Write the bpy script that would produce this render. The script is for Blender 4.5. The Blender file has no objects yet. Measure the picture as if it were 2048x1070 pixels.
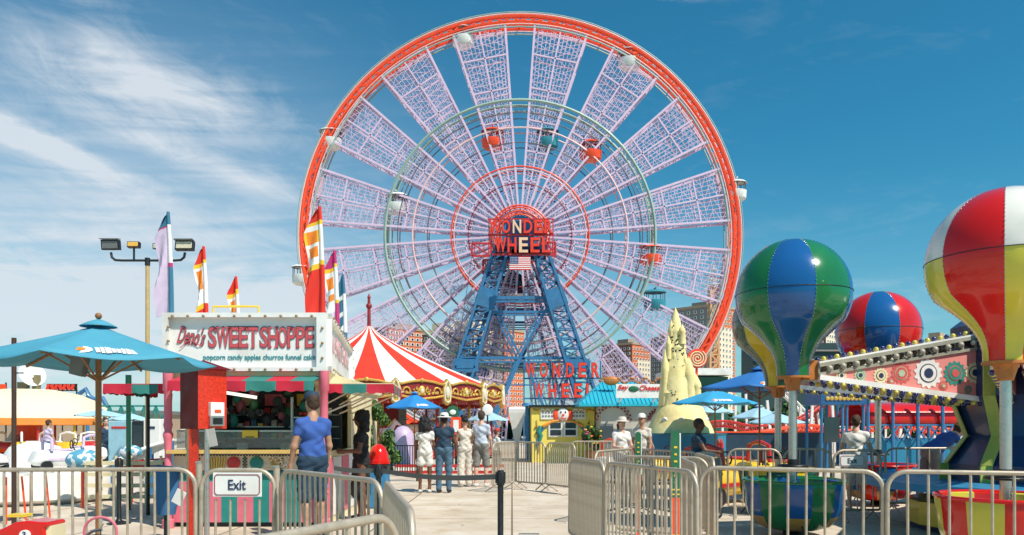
import bpy, math, random
import numpy as np
from mathutils import Vector, Matrix
R = math.radians
random.seed(7)
scene = bpy.context.scene
COL = scene.collection

# ------------------------------------------------------------------ camera
F, HZ, CH = 1500.0, 850.0, 1.5          # focal length in photo px, horizon row, eye height
cam = bpy.data.cameras.new('camera'); camo = bpy.data.objects.new('camera', cam); COL.objects.link(camo)
camo.location = (0, 0, CH); camo.rotation_euler = (R(90), 0, 0)
cam.sensor_width = 36; cam.lens = 36*F/2048; cam.shift_y = (HZ-535)/2048
cam.clip_start = 0.05; cam.clip_end = 5000
scene.camera = camo

# ------------------------------------------------------------------ light
SUN = Vector((0.44, -0.42, 0.80)).normalized()
sl = bpy.data.lights.new('sun', 'SUN'); sl.energy = 4.2; sl.angle = R(0.5); sl.color = (1.0, 0.93, 0.81)
so = bpy.data.objects.new('sun', sl); COL.objects.link(so)
so.rotation_euler = SUN.to_track_quat('Z', 'Y').to_euler(); so.location = (0, 0, 60)
scene.view_settings.view_transform = 'Standard'; scene.view_settings.look = 'None'
scene.view_settings.exposure = 0.38; scene.view_settings.gamma = 1.0

w = bpy.data.worlds.new('World'); scene.world = w; w.use_nodes = True
nt = w.node_tree; nt.nodes.clear()
def N(t, **k):
    n = nt.nodes.new(t)
    for a, b in k.items(): setattr(n, a, b)
    return n
def L(a, b): nt.links.new(a, b)
def M(op, a, b=None, c=None, clamp=False):
    n = N('ShaderNodeMath', operation=op, use_clamp=clamp)
    for i, v in enumerate((a, b, c)):
        if v is None: continue
        if isinstance(v, (int, float)): n.inputs[i].default_value = v
        else: L(v, n.inputs[i])
    return n.outputs[0]
out = N('ShaderNodeOutputWorld'); bg = N('ShaderNodeBackground'); bg.inputs[1].default_value = 0.1
sky = N('ShaderNodeTexSky', sky_type='NISHITA', sun_disc=False)
sky.sun_elevation = math.asin(SUN.z); sky.sun_rotation = math.atan2(SUN.x, SUN.y)
sky.air_density = 1.25; sky.dust_density = 0.35; sky.ozone_density = 1.5; sky.altitude = 0
tint = N('ShaderNodeMixRGB', blend_type='MULTIPLY'); tint.inputs[0].default_value = 1
tint.inputs[2].default_value = (0.15, 0.68, 0.82, 1); L(sky.outputs[0], tint.inputs[1])
tc = N('ShaderNodeTexCoord'); sep = N('ShaderNodeSeparateXYZ'); L(tc.outputs['Generated'], sep.inputs[0])
X, Y, Z = sep.outputs
az = M('MULTIPLY', M('ARCTAN2', X, Y), 57.2958); el = M('MULTIPLY', M('ARCSINE', Z), 57.2958)
def ell(ca, ce, wa, we, tilt=0.0, p=1.0):
    a = M('SUBTRACT', az, ca); e = M('SUBTRACT', el, ce)
    e = M('ADD', e, M('MULTIPLY', a, tilt))
    d = M('ADD', M('POWER', M('DIVIDE', a, wa), 2), M('POWER', M('DIVIDE', e, we), 2))
    return M('MULTIPLY', M('POWER', 2.718, M('MULTIPLY', d, -1.0)), p)
def fbm(sx, sy, rot, detail, warp, off, rough=0.6):
    cv = N('ShaderNodeCombineXYZ'); c, s = math.cos(R(rot)), math.sin(R(rot))
    u = M('ADD', M('MULTIPLY', az, c*sx), M('MULTIPLY', el, s*sx)); v = M('ADD', M('MULTIPLY', az, -s*sy), M('MULTIPLY', el, c*sy))
    L(u, cv.inputs[0]); L(v, cv.inputs[1]); cv.inputs[2].default_value = off
    n = N('ShaderNodeTexNoise'); n.inputs['Scale'].default_value = 1; n.inputs['Detail'].default_value = detail
    n.inputs['Roughness'].default_value = rough; n.inputs['Distortion'].default_value = warp; L(cv.outputs[0], n.inputs['Vector'])
    return n.outputs['Fac']
n1 = fbm(0.13, 0.34, -10, 9, 0.9, 1.3, 0.64); n2 = fbm(0.05, 0.7, 6, 8, 0.5, 7.7, 0.55); n3 = fbm(0.35, 1.1, -25, 6, 0.6, 3.1, 0.65)
mask = M('ADD', ell(-25.5, 21.9, 8.5, 2.3, 0.10, 1.0), ell(-33.5, 18.0, 7, 1.2, 0.30, 0.95))
mask = M('ADD', mask, ell(-21, 17.6, 9, 1.0, 0.25, 0.5)); mask = M('ADD', mask, ell(-29.5, 26.5, 4, 2.2, 0.6, 0.4))
mask = M('ADD', mask, ell(16, 29.3, 7, 0.45, 0, 0.9))
mask = M('ADD', mask, ell(-27, 8, 24, 7.5, 0.0, 0.62)); mask = M('ADD', mask, ell(26, 9, 9, 3.5, -0.3, 0.22))
wisp = M('ADD', M('MULTIPLY', n1, 0.55), M('ADD', M('MULTIPLY', n2, 0.3), M('MULTIPLY', n3, 0.15)))
dens = M('MULTIPLY', M('SUBTRACT', M('ADD', wisp, M('MULTIPLY', mask, 0.27)), 0.53), 3.1, clamp=True)
dens = M('MULTIPLY', dens, M('MULTIPLY', M('ADD', mask, 0.12), 1.1, clamp=True))
base = M('MULTIPLY', M('ADD', ell(-30, 4, 32, 9, 0, 0.72), M('ADD', ell(-29, 16, 19, 9, 0, 0.36), ell(24, 4, 30, 7, 0, 0.22))), M('ADD', M('MULTIPLY', n2, 0.9), 0.5))
dens = M('MINIMUM', M('ADD', M('MULTIPLY', dens, 1.0), base), 0.88)
mix = N('ShaderNodeMixRGB'); L(dens, mix.inputs[0]); L(tint.outputs[0], mix.inputs[1]); mix.inputs[2].default_value = (5.7, 6.15, 6.6, 1)
L(mix.outputs[0], bg.inputs[0]); L(bg.outputs[0], out.inputs[0])

# ------------------------------------------------------------------ helpers
def at(x, y, D):
    """photo pixel at depth D (m along Y) -> world point, used to read real positions off the photograph"""
    return Vector(((x-1024)/F*D, D, CH+(HZ-y)/F*D))
def gx(x, D): return (x-1024)/F*D
def gz(y, D): return CH+(HZ-y)/F*D

MATS = {}
def mat(name, col, rough=0.55, metal=0.0, var=0.12, scale=6.0, bump=0.0, coat=0.0, dirt=None, bscale=40, emit=0, trans=0, alpha=1, spec=0.5, sheen=0):
    if name in MATS: return MATS[name]
    if name.startswith('balloon') and not dirt: dirt = tuple(c*0.5+0.01 for c in col)
    m = bpy.data.materials.new(name); m.use_nodes = True; t = m.node_tree; b = t.nodes['Principled BSDF']
    b.inputs['Roughness'].default_value = rough; b.inputs['Metallic'].default_value = metal
    b.inputs['Coat Weight'].default_value = coat; b.inputs['Coat Roughness'].default_value = 0.06
    b.inputs['Specular IOR Level'].default_value = spec
    c4 = (col[0], col[1], col[2], 1)
    tc = t.nodes.new('ShaderNodeTexCoord'); nz = t.nodes.new('ShaderNodeTexNoise'); nz.inputs['Scale'].default_value = scale
    nz.inputs['Detail'].default_value = 5; nz.inputs['Roughness'].default_value = 0.65; t.links.new(tc.outputs['Object'], nz.inputs['Vector'])
    rp = t.nodes.new('ShaderNodeValToRGB'); rp.color_ramp.elements[0].position = 0.28; rp.color_ramp.elements[1].position = 0.72
    lo = tuple(max(0, c*(1-var)) for c in col)+(1,); hi = tuple(min(1, c*(1+var*0.7)) for c in col)+(1,)
    rp.color_ramp.elements[0].color = lo; rp.color_ramp.elements[1].color = hi
    t.links.new(nz.outputs['Fac'], rp.inputs[0]); src = rp.outputs[0]
    if dirt:
        n2 = t.nodes.new('ShaderNodeTexNoise'); n2.inputs['Scale'].default_value = scale*0.45; n2.inputs['Detail'].default_value = 8
        t.links.new(tc.outputs['Object'], n2.inputs['Vector'])
        r2 = t.nodes.new('ShaderNodeValToRGB'); r2.color_ramp.elements[0].position = 0.52; r2.color_ramp.elements[1].position = 0.72
        r2.color_ramp.elements[0].color = (0, 0, 0, 1); r2.color_ramp.elements[1].color = (0.6, 0.6, 0.6, 1)
        t.links.new(n2.outputs['Fac'], r2.inputs[0])
        mx = t.nodes.new('ShaderNodeMixRGB'); t.links.new(r2.outputs[0], mx.inputs[0]); t.links.new(src, mx.inputs[1]); mx.inputs[2].default_value = (*dirt, 1); src = mx.outputs[0]
    t.links.new(src, b.inputs['Base Color'])
    mr = t.nodes.new('ShaderNodeMapRange'); mr.inputs['From Min'].default_value = 0.3; mr.inputs['From Max'].default_value = 0.7; mr.inputs['To Min'].default_value = rough*0.8; mr.inputs['To Max'].default_value = min(1, rough*1.45); t.links.new(nz.outputs['Fac'], mr.inputs['Value']); t.links.new(mr.outputs[0], b.inputs['Roughness'])
    if bump:
        bp = t.nodes.new('ShaderNodeBump'); bp.inputs['Strength'].default_value = bump; bp.inputs['Distance'].default_value = 0.02
        n3 = t.nodes.new('ShaderNodeTexNoise'); n3.inputs['Scale'].default_value = bscale; n3.inputs['Detail'].default_value = 4
        t.links.new(tc.outputs['Object'], n3.inputs['Vector']); t.links.new(n3.outputs['Fac'], bp.inputs['Height']); t.links.new(bp.outputs[0], b.inputs['Normal'])
    if emit: b.inputs['Emission Color'].default_value = c4; b.inputs['Emission Strength'].default_value = emit
    if trans: b.inputs['Transmission Weight'].default_value = trans
    if alpha < 1: b.inputs['Alpha'].default_value = alpha
    MATS[name] = m; return m

class MB:
    def __init__(s): s.v = []; s.f = []; s.m = []; s.mi = 0
    def add(s, vs, fs):
        o = len(s.v); s.v += [tuple(v) for v in vs]; s.f += [tuple(i+o for i in f) for f in fs]; s.m += [s.mi]*len(fs); return s
    def box(s, c, d, rz=0, rx=0, ry=0):
        h = [k/2 for k in d]; m = Matrix.Rotation(rz, 3, 'Z') @ Matrix.Rotation(ry, 3, 'Y') @ Matrix.Rotation(rx, 3, 'X'); c = Vector(c)
        vs = [c + m @ Vector((x*h[0], y*h[1], z*h[2])) for x in (-1, 1) for y in (-1, 1) for z in (-1, 1)]
        return s.add(vs, [(0, 1, 3, 2), (4, 6, 7, 5), (0, 4, 5, 1), (2, 3, 7, 6), (0, 2, 6, 4), (1, 5, 7, 3)])
    def bar(s, a, b, w=0.1, h=None):
        a, b = Vector(a), Vector(b); h = h or w; d = (b-a)
        if d.length < 1e-6: return s
        q = d.to_track_quat('Z', 'Y'); x = q @ Vector((w/2, 0, 0)); y = q @ Vector((0, h/2, 0))
        vs = [p + i*x + j*y for p in (a, b) for i, j in ((-1, -1), (1, -1), (1, 1), (-1, 1))]
        return s.add(vs, [(3, 2, 1, 0), (4, 5, 6, 7), (0, 1, 5, 4), (1, 2, 6, 5), (2, 3, 7, 6), (3, 0, 4, 7)])
    def cyl(s, a, b, r0, r1=None, n=12, caps=True):
        a, b = Vector(a), Vector(b); r1 = r0 if r1 is None else r1; q = (b-a).to_track_quat('Z', 'Y'); vs = []
        for p, r in ((a, r0), (b, r1)):
            for i in range(n):
                t = 2*math.pi*i/n; vs.append(p + q @ Vector((r*math.cos(t), r*math.sin(t), 0)))
        fs = [(i, (i+1) % n, n+(i+1) % n, n+i) for i in range(n)]
        if caps: fs += [tuple(range(n-1, -1, -1)), tuple(range(n, 2*n))]
        return s.add(vs, fs)
    def lathe(s, prof, c=(0, 0, 0), n=24, a0=0, mats=None, arc=None, sc=(1, 1)):
        c = Vector(c); full = arc is None; arc = arc or 2*math.pi; cols = n if full else n+1; vs = []
        for r, z in prof:
            for i in range(cols):
                t = a0+arc*i/n; vs.append(c+Vector((r*sc[0]*math.cos(t), r*sc[1]*math.sin(t), z)))
        o = len(s.v); s.v += [tuple(v) for v in vs]
        for k in range(len(prof)-1):
            for i in range(n):
                j = (i+1) % cols
                s.f.append((o+k*cols+i, o+k*cols+j, o+(k+1)*cols+j, o+(k+1)*cols+i)); s.m.append(mats(k, i) if mats else s.mi)
        return s
    def tube(s, pts, r, n=8, closed=False):
        pts = [Vector(p) for p in pts]; L_ = len(pts); vs = []; up = None
        for i, p in enumerate(pts):
            if closed: d = pts[(i+1) % L_]-pts[i-1]
            else: d = pts[min(i+1, L_-1)]-pts[max(i-1, 0)]
            d.normalize()
            if up is None: up = d.orthogonal().normalized()
            up = (up-d*up.dot(d)).normalized(); x = d.cross(up)
            rr = r[i] if isinstance(r, (list, tuple)) else r
            for k in range(n):
                t = 2*math.pi*k/n; vs.append(p+(up*math.cos(t)+x*math.sin(t))*rr)
        m = L_ if closed else L_-1; fs = []
        for i in range(m):
            j = (i+1) % L_
            for k in range(n): fs.append((i*n+k, i*n+(k+1) % n, j*n+(k+1) % n, j*n+k))
        if not closed: fs += [tuple(range(n-1, -1, -1)), tuple(range((L_-1)*n, L_*n))]
        return s.add(vs, fs)
    def sph(s, c, r, n=12, m=8, sc=(1, 1, 1)):
        c = Vector(c); vs = [c+Vector((0, 0, r*sc[2]))]
        for j in range(1, m):
            p = math.pi*j/m
            for i in range(n):
                t = 2*math.pi*i/n; vs.append(c+Vector((r*sc[0]*math.sin(p)*math.cos(t), r*sc[1]*math.sin(p)*math.sin(t), r*sc[2]*math.cos(p))))
        vs.append(c-Vector((0, 0, r*sc[2]))); e = len(vs)-1
        fs = [(0, 1+i, 1+(i+1) % n) for i in range(n)]
        for j in range(m-2):
            for i in range(n): fs.append((1+j*n+i, 1+(j+1)*n+i, 1+(j+1)*n+(i+1) % n, 1+j*n+(i+1) % n))
        fs += [(e, 1+(m-2)*n+(i+1) % n, 1+(m-2)*n+i) for i in range(n)]
        return s.add(vs, fs)
    def prism(s, pts2, y0, y1, c=(0, 0, 0)):
        """outline in XZ (counter-clockwise), extruded along Y"""
        n = len(pts2); c = Vector(c); vs = [c+Vector((x, y, z)) for y in (y0, y1) for x, z in pts2]
        fs = [tuple(range(n)), tuple(range(2*n-1, n-1, -1))]+[((i+1) % n, i, n+i, n+(i+1) % n) for i in range(n)]
        return s.add(vs, fs)
    def build(s, name, mats, parent=None, smooth=False, loc=None, rz=None, bevel=0):
        me = bpy.data.meshes.new(name); me.from_pydata(s.v, [], s.f)
        for m in (mats if isinstance(mats, (list, tuple)) else [mats]): me.materials.append(m)
        me.polygons.foreach_set('material_index', s.m)
        if smooth: me.polygons.foreach_set('use_smooth', [True]*len(s.f))
        me.update()
        o = bpy.data.objects.new(name, me); COL.objects.link(o)
        if smooth: 
            try: me.set_sharp_from_angle(angle=R(42))
            except Exception: pass
        if bevel:
            md = o.modifiers.new('bevel', 'BEVEL'); md.width = bevel; md.segments = 2; md.limit_method = 'ANGLE'
        if parent: o.parent = parent
        if loc is not None: o.location = loc
        if rz is not None: o.rotation_euler = (0, 0, rz)
        return o
def tag(o, label, cat, group=None):
    o['label'] = label; o['category'] = cat
    if group: o['group'] = group
    return o
def thing(name, label, cat, loc=(0, 0, 0), rz=0, group=None):
    o = bpy.data.objects.new(name, None); COL.objects.link(o); o.location = loc; o.rotation_euler = (0, 0, rz)
    o.empty_display_size = 0.2
    return tag(o, label, cat, group)
def struct(o, kind='structure'): o['kind'] = kind; return o
def copy_tree(o, parent=None):
    c = o.copy(); COL.objects.link(c); c.parent = parent
    for ch in list(o.children): copy_tree(ch, c)
    return c
def inst(src, name, parent, loc, rot=(0, 0, 0), scale=(1, 1, 1)):
    o = bpy.data.objects.new(name, src.data if hasattr(src, 'data') else src); COL.objects.link(o)
    o.parent = parent; o.location = loc; o.rotation_euler = rot; o.scale = scale; return o
def text_mesh(body, size, ext=0.01, off=0.0, bev=0.0, shear=0.0, space=1.0, key=None):
    c = bpy.data.curves.new('lettering', 'FONT'); c.body = body; c.size = size; c.extrude = ext; c.offset = off; c.bevel_depth = bev
    c.align_x = 'CENTER'; c.align_y = 'CENTER'; c.shear = shear; c.space_character = space; c.resolution_u = 3
    o = bpy.data.objects.new('lettering', c); COL.objects.link(o)
    dg = bpy.context.evaluated_depsgraph_get(); dg.update(); me = bpy.data.meshes.new_from_object(o.evaluated_get(dg))
    bpy.data.objects.remove(o); bpy.data.curves.remove(c); return me
def text(name, body, size, m, loc, parent=None, rz=0, width=None, height=None, **k):
    me = text_mesh(body, size, **k); xs = [v.co.x for v in me.vertices]; ys = [v.co.y for v in me.vertices]
    me.materials.clear(); me.materials.append(m)
    cx, cy = (min(xs)+max(xs))/2, (min(ys)+max(ys))/2
    fx = width/(max(xs)-min(xs)) if width else 1; fy = height/(max(ys)-min(ys)) if height else (fx if width else 1)
    if not width: fx = fy if height else 1
    for v in me.vertices: v.co.x = (v.co.x-cx)*fx; v.co.y = (v.co.y-cy)*fy
    o = bpy.data.objects.new(name, me); COL.objects.link(o); o.location = loc; o.rotation_euler = (R(90), 0, rz)
    if parent: o.parent = parent
    return o

# ------------------------------------------------------------------ palette
m_galv = mat('galvanised steel', (0.52, 0.44, 0.34), 0.45, 0.45, 0.18, 9, dirt=(0.24, 0.15, 0.09))
m_steel = mat('brushed steel', (0.55, 0.54, 0.52), 0.28, 0.9, 0.1, 14)
m_white = mat('white paint', (0.82, 0.81, 0.78), 0.5, 0, 0.06, 3, dirt=(0.55, 0.5, 0.42))
m_cream = mat('cream paint', (0.80, 0.68, 0.42), 0.55, 0, 0.08, 3, dirt=(0.55, 0.45, 0.3))
m_red = mat('red paint', (0.55, 0.02, 0.015), 0.35, 0, 0.12, 5, coat=0.4)
m_orange = mat('orange red enamel', (0.93, 0.075, 0.015), 0.4, 0, 0.1, 3, coat=0.2)
m_blue = mat('tower blue paint', (0.035, 0.17, 0.36), 0.45, 0, 0.15, 2, coat=0.2, dirt=(0.05, 0.12, 0.2))
m_dkblue = mat('dark blue paint', (0.012, 0.035, 0.115), 0.3, 0, 0.15, 3, coat=0.4)
m_black = mat('black plastic', (0.012, 0.014, 0.016), 0.4, 0, 0.2, 10)
m_grey = mat('grey plastic', (0.16, 0.17, 0.17), 0.5, 0, 0.15, 8)
m_yellow = mat('yellow paint', (0.85, 0.58, 0.035), 0.4, 0, 0.1, 4, coat=0.3)
m_teal = mat('teal paint', (0.02, 0.24, 0.21), 0.5, 0, 0.12, 4)
m_pink = mat('pink paint', (0.72, 0.16, 0.22), 0.5, 0, 0.12, 4)
m_wood = mat('varnished wood', (0.30, 0.13, 0.045), 0.5, 0, 0.25, 12)
m_green = mat('green paint', (0.015, 0.13, 0.055), 0.4, 0, 0.12, 4, coat=0.3)
m_navy = mat('navy lettering', (0.012, 0.03, 0.09), 0.6, 0, 0.05)
m_glass = mat('dark glass', (0.03, 0.045, 0.055), 0.08, 0, 0.2, 2)
m_pale = mat('pale bulb', (0.75, 0.66, 0.5), 0.25, 0, 0.1, 3)
m_gold = mat('gilded moulding', (0.72, 0.45, 0.10), 0.35, 0.45, 0.2, 8)
m_maroon = mat('maroon paint', (0.26, 0.015, 0.02), 0.45, 0, 0.15, 5)

# ------------------------------------------------------------------ ground
def ground():
    m = bpy.data.materials.new('sunlit concrete'); m.use_nodes = True; t = m.node_tree; b = t.nodes['Principled BSDF']; b.inputs['Roughness'].default_value = 0.85
    def n_(ty, **k):
        n = t.nodes.new(ty)
        for a, v in k.items(): setattr(n, a, v)
        return n
    tc = n_('ShaderNodeTexCoord'); lk = t.links.new
    def noise(sc, det=6, ro=0.6):
        n = n_('ShaderNodeTexNoise'); n.inputs['Scale'].default_value = sc; n.inputs['Detail'].default_value = det; n.inputs['Roughness'].default_value = ro
        lk(tc.outputs['Object'], n.inputs['Vector']); return n.outputs['Fac']
    def ramp(f, stops):
        r = n_('ShaderNodeValToRGB'); e = r.color_ramp.elements
        e[0].position, e[0].color = stops[0][0], (*stops[0][1], 1); e[1].position, e[1].color = stops[-1][0], (*stops[-1][1], 1)
        for p, c in stops[1:-1]: q = e.new(p); q.color = (*c, 1)
        lk(f, r.inputs[0]); return r.outputs[0]
    c = ramp(noise(0.9, 8), [(0.3, (0.46, 0.37, 0.28)), (0.5, (0.57, 0.485, 0.385)), (0.7, (0.66, 0.59, 0.50))])
    st = ramp(noise(2.3, 10, 0.7), [(0.53, (0, 0, 0)), (0.68, (0.7, 0.7, 0.7))])
    mx = n_('ShaderNodeMixRGB'); lk(st, mx.inputs[0]); lk(c, mx.inputs[1]); mx.inputs[2].default_value = (0.42, 0.31, 0.17, 1)
    sp = ramp(noise(60, 2), [(0.68, (0, 0, 0)), (0.74, (0.5, 0.5, 0.5))])
    mx2 = n_('ShaderNodeMixRGB'); lk(sp, mx2.inputs[0]); lk(mx.outputs[0], mx2.inputs[1]); mx2.inputs[2].default_value = (0.25, 0.2, 0.15, 1)
    br = n_('ShaderNodeTexBrick'); br.offset = 0; br.inputs['Scale'].default_value = 0.5; br.inputs['Mortar Size'].default_value = 0.008; br.inputs['Brick Width'].default_value = 1; br.inputs['Row Height'].default_value = 1
    lk(tc.outputs['Object'], br.inputs['Vector'])
    mx3 = n_('ShaderNodeMixRGB'); lk(br.outputs['Fac'], mx3.inputs[0]); lk(mx2.outputs[0], mx3.inputs[1]); mx3.inputs[2].default_value = (0.2, 0.15, 0.1, 1)
    lk(mx3.outputs[0], b.inputs['Base Color'])
    bp = n_('ShaderNodeBump'); bp.inputs['Strength'].default_value = 0.25; bp.inputs['Distance'].default_value = 0.01; lk(noise(25, 6), bp.inputs['Height']); lk(bp.outputs[0], b.inputs['Normal'])
    g = MB(); g.add([(-2500, -60, 0), (2500, -60, 0), (2500, 3500, 0), (-2500, 3500, 0)], [(0, 1, 2, 3)])
    struct(g.build('ground', m))
ground()
# ------------------------------------------------------------------ the big wheel
def truss(mb, a, b, wa, wb, dep, n, t=0.12, tb=0.07, axis=Vector((1, 0, 0))):
    a, b = Vector(a), Vector(b); ax = Vector(axis); dy = Vector((0, dep/2, 0)); C = []
    for i in range(n+1):
        f = i/n; p = a.lerp(b, f); wd = wa+(wb-wa)*f
        C.append([p-ax*wd/2-dy, p+ax*wd/2-dy, p+ax*wd/2+dy, p-ax*wd/2+dy])
    for k in range(4): mb.bar(C[0][k], C[n][k], t)
    for i in range(n):
        for k in range(4):
            k2 = (k+1) % 4; mb.bar(C[i][k], C[i][k2], tb)
            if (i+k) % 2: mb.bar(C[i][k], C[i+1][k2], tb)
            else: mb.bar(C[i][k2], C[i+1][k], tb)
    for k in range(4): mb.bar(C[n][k], C[n][(k+1) % 4], t)

WD = 70.0; HUB = at(1040, 474, WD); RW = 437/F*WD
wheel = thing('ferris_wheel', 'giant Ferris wheel with orange-red rim, lattice spokes and blue A-frame tower', 'Ferris wheel', (HUB.x, HUB.y, 0))
def wl(p): return Vector(p)-Vector((HUB.x, HUB.y, 0))
def ring(r, th, y, n=128): return [(r*math.cos(2*math.pi*i/n), y, HUB.z+r*math.sin(2*math.pi*i/n)) for i in range(n)]
m_spoke = mat('pale lilac steel', (0.66, 0.50, 0.66), 0.5, 0, 0.08, 1)
m_ringg = mat('sage ring steel', (0.30, 0.42, 0.36), 0.45, 0, 0.1, 1)
m_ringp = mat('pale pink ring', (0.85, 0.55, 0.52), 0.45, 0, 0.1, 1)
m_ringd = mat('dark ring steel', (0.12, 0.10, 0.11), 0.5, 0, 0.1, 1)
# outer rim : twin red hoops with cross lacing
for y in (-0.7, 0.7):
    MB().tube(ring(RW*1.003, 0, y-0.05), 0.06, 5, True).build('light_strip', m_ringp, wheel); MB().tube(ring(RW*0.957, 0, y-0.05), 0.05, 5, True).build('light_strip', m_ringp, wheel)
    b = MB(); b.tube(ring(RW*0.992, 0, y), 0.17, 6, True); b.tube(ring(RW*0.969, 0, y), 0.11, 6, True)
    for i in range(160):
        a0 = 2*math.pi*i/160; a1 = 2*math.pi*(i+1)/160; r0, r1 = (RW*0.992, RW*0.969) if i % 2 else (RW*0.969, RW*0.992)
        b.bar((r0*math.cos(a0), y, HUB.z+r0*math.sin(a0)), (r1*math.cos(a1), y, HUB.z+r1*math.sin(a1)), 0.16)
    if y < 0:
        for i in range(64):
            a0 = 2*math.pi*i/64; b.bar((RW*0.98*math.cos(a0), -0.7, HUB.z+RW*0.98*math.sin(a0)), (RW*0.98*math.cos(a0), 0.7, HUB.z+RW*0.98*math.sin(a0)), 0.09)
    b.build('outer_rim', m_orange, wheel)
    for rr, mm, th in ((0.945, m_ringg, 0.075), (1.012, m_ringg, 0.05), (0.613, m_ringg, 0.14), (0.590, m_ringg, 0.06), (0.555, m_ringd, 0.05), (0.488, m_ringp, 0.075), (0.42, m_ringd, 0.05), (0.312, m_orange, 0.08), (0.30, m_ringp, 0.05), (0.235, m_maroon, 0.06), (0.135, m_orange, 0.09), (0.10, m_orange, 0.07)):
        MB().tube(ring(RW*rr, 0, y, 96), th, 5, True).build('ring', mm, wheel)
# one lattice spoke, copied sixteen times
sb = MB(); r_in, r_out = 1.9, RW*0.955
angs = [R(-7.2+1.2*i) for i in range(13)]
for y in (-0.65, 0.65):
    for k, a in enumerate(angs):
        ri = r_in if k in (0, 6, 12) else (RW*0.22 if k in (3, 9) else (RW*0.36 if k % 2 == 0 else RW*0.6))
        th = 0.19 if k in (0, 12) else (0.13 if k == 6 else 0.036)
        sb.bar((ri*math.sin(a), y, ri*math.cos(a)), (r_out*math.sin(a), y, r_out*math.cos(a)), th)
    rs = [r_in*1.3]
    while rs[-1] < r_out-0.6: rs.append(rs[-1]+0.5+0.008*rs[-1])
    rs.append(r_out)
    for i, r in enumerate(rs):
        sb.bar((r*math.sin(angs[0]), y, r*math.cos(angs[0])), (r*math.sin(angs[12]), y, r*math.cos(angs[12])), 0.13 if i % 5 == 0 else 0.034)
        if i:
            q = rs[i-1]
            for k in (range(0, 12, 3) if r > RW*0.42 else (0, 6)):
                ka, kb = (k, k+3) if r > RW*0.42 else (k, k+6)
                if i % 2: ka, kb = kb, ka
                sb.bar((q*math.sin(angs[ka]), y, q*math.cos(angs[ka])), (r*math.sin(angs[kb]), y, r*math.cos(angs[kb])), 0.038)
for r in rs[::2]:
    for k in (0, 12): sb.bar((r*math.sin(angs[k]), -0.65, r*math.cos(angs[k])), (r*math.sin(angs[k]), 0.65, r*math.cos(angs[k])), 0.07)
sp0 = sb.build('spoke', m_spoke, wheel, loc=(0, 0, HUB.z)); sp0.rotation_euler = (0, R(11.25), 0)
for i in range(1, 16):
    o = sp0.copy(); COL.objects.link(o); o.parent = wheel; o.rotation_euler = (0, R(11.25+22.5*i), 0)
b = MB(); b.cyl((0, -2.0, HUB.z), (0, 2.0, HUB.z), 0.9, n=24); b.cyl((0, -1.0, HUB.z), (0, -0.75, HUB.z), 1.7, n=32); b.cyl((0, 0.75, HUB.z), (0, 1.0, HUB.z), 1.7, n=32)
b.build('hub', m_blue, wheel, True)
for k in range(3): MB().tube(ring(2.5-0.35*k, 0, -0.9-0.1*k, 40), 0.07, 5, True).build('hub_ring', m_orange, wheel)
# tower: front and back A-frames
for side, (yy, s_) in enumerate(((WD-3.2, 1.0), (WD+3.6, 1.0))):
    for (xt, xb, xg) in (((1001, 931, 884), (1082, 1154, 1201)) if side == 0 else ((1012, 948, 903), (1061, 1134, 1182))):
        sgn = 1
        lg = MB(); ptop = wl(Vector((gx(xt, WD-3.2), yy, gz(506, WD-3.2)))); pmid = wl(Vector((gx(xb, WD-3.2), yy, gz(735, WD-3.2)))); pbot = Vector((gx(xg, WD-3.2)-HUB.x, yy-HUB.y, 0))
        truss(lg, ptop, pmid, 1.25, 1.75, 1.3, 12, 0.22, 0.11); truss(lg, pmid, pbot, 1.75, 1.95, 1.3, 5, 0.22, 0.11)
        pl = ptop.lerp(pmid, 0.40); lg.box(pl, (1.75, 1.42, 1.7), ry=(0.33 if xt < 1040 else -0.33)); pl = ptop.lerp(pmid, 0.985); lg.box(pl, (2.2, 1.42, 1.1))
        lg.build('tower_leg', m_blue, wheel)
    bm_ = MB()
    def seg(x0, y0, x1, y1, w_=0.16, D=WD-3.2): 
        bm_.bar(Vector((gx(x0, D), yy, gz(y0, D)))-Vector((HUB.x, HUB.y, 0)), Vector((gx(x1, D), yy, gz(y1, D)))-Vector((HUB.x, HUB.y, 0)), w_, w_)
    seg(985, 596, 1100, 596, 0.3); seg(985, 603, 1100, 603, 0.2); seg(980, 624, 1108, 624, 0.22); seg(980, 630, 1108, 630, 0.14)
    for k in range(6): seg(985+k*19, 596, 985+(k+1)*19, 603, 0.08)
    seg(935, 716, 1150, 716, 0.26); seg(935, 724, 1150, 724, 0.16)
    seg(990, 612, 1040, 712, 0.2); seg(982, 612, 1032, 712, 0.14); seg(1096, 612, 1040, 712, 0.26); seg(1088, 612, 1032, 712, 0.14)
    if side: bm_.build('cross_bracing', m_blue, wheel); continue
    seg(1040, 716, 975, 868, 0.34); seg(1046, 716, 1110, 868, 0.26); seg(1054, 716, 1118, 868, 0.12); seg(1034, 716, 969, 868, 0.12)
    seg(940, 724, 1000, 868, 0.18); seg(1146, 724, 1090, 868, 0.18); seg(1138, 724, 1082, 868, 0.12); seg(920, 770, 1165, 770, 0.12)
    bm_.build('cross_bracing', m_blue, wheel)
b = MB()
for x0, x1, y in ((992, 1092, 510), (990, 1094, 500)): b.bar(wl(at(x0, y, WD-3.2)), wl(at(x1, y, WD-3.2)), 0.45, 0.9)
for x in (998, 1040, 1086): b.bar(wl(at(x, 508, WD-3.2)), wl(Vector((gx(x, WD-3.2), WD+3.6, gz(508, WD-3.2)))), 0.3)
b.box(wl(Vector((gx(1040, WD-3.2), WD-2.4, gz(475, WD-3.2)))), (2.5, 1.0, 3.1))
b.build('top_platform', m_dkblue, wheel)
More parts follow.
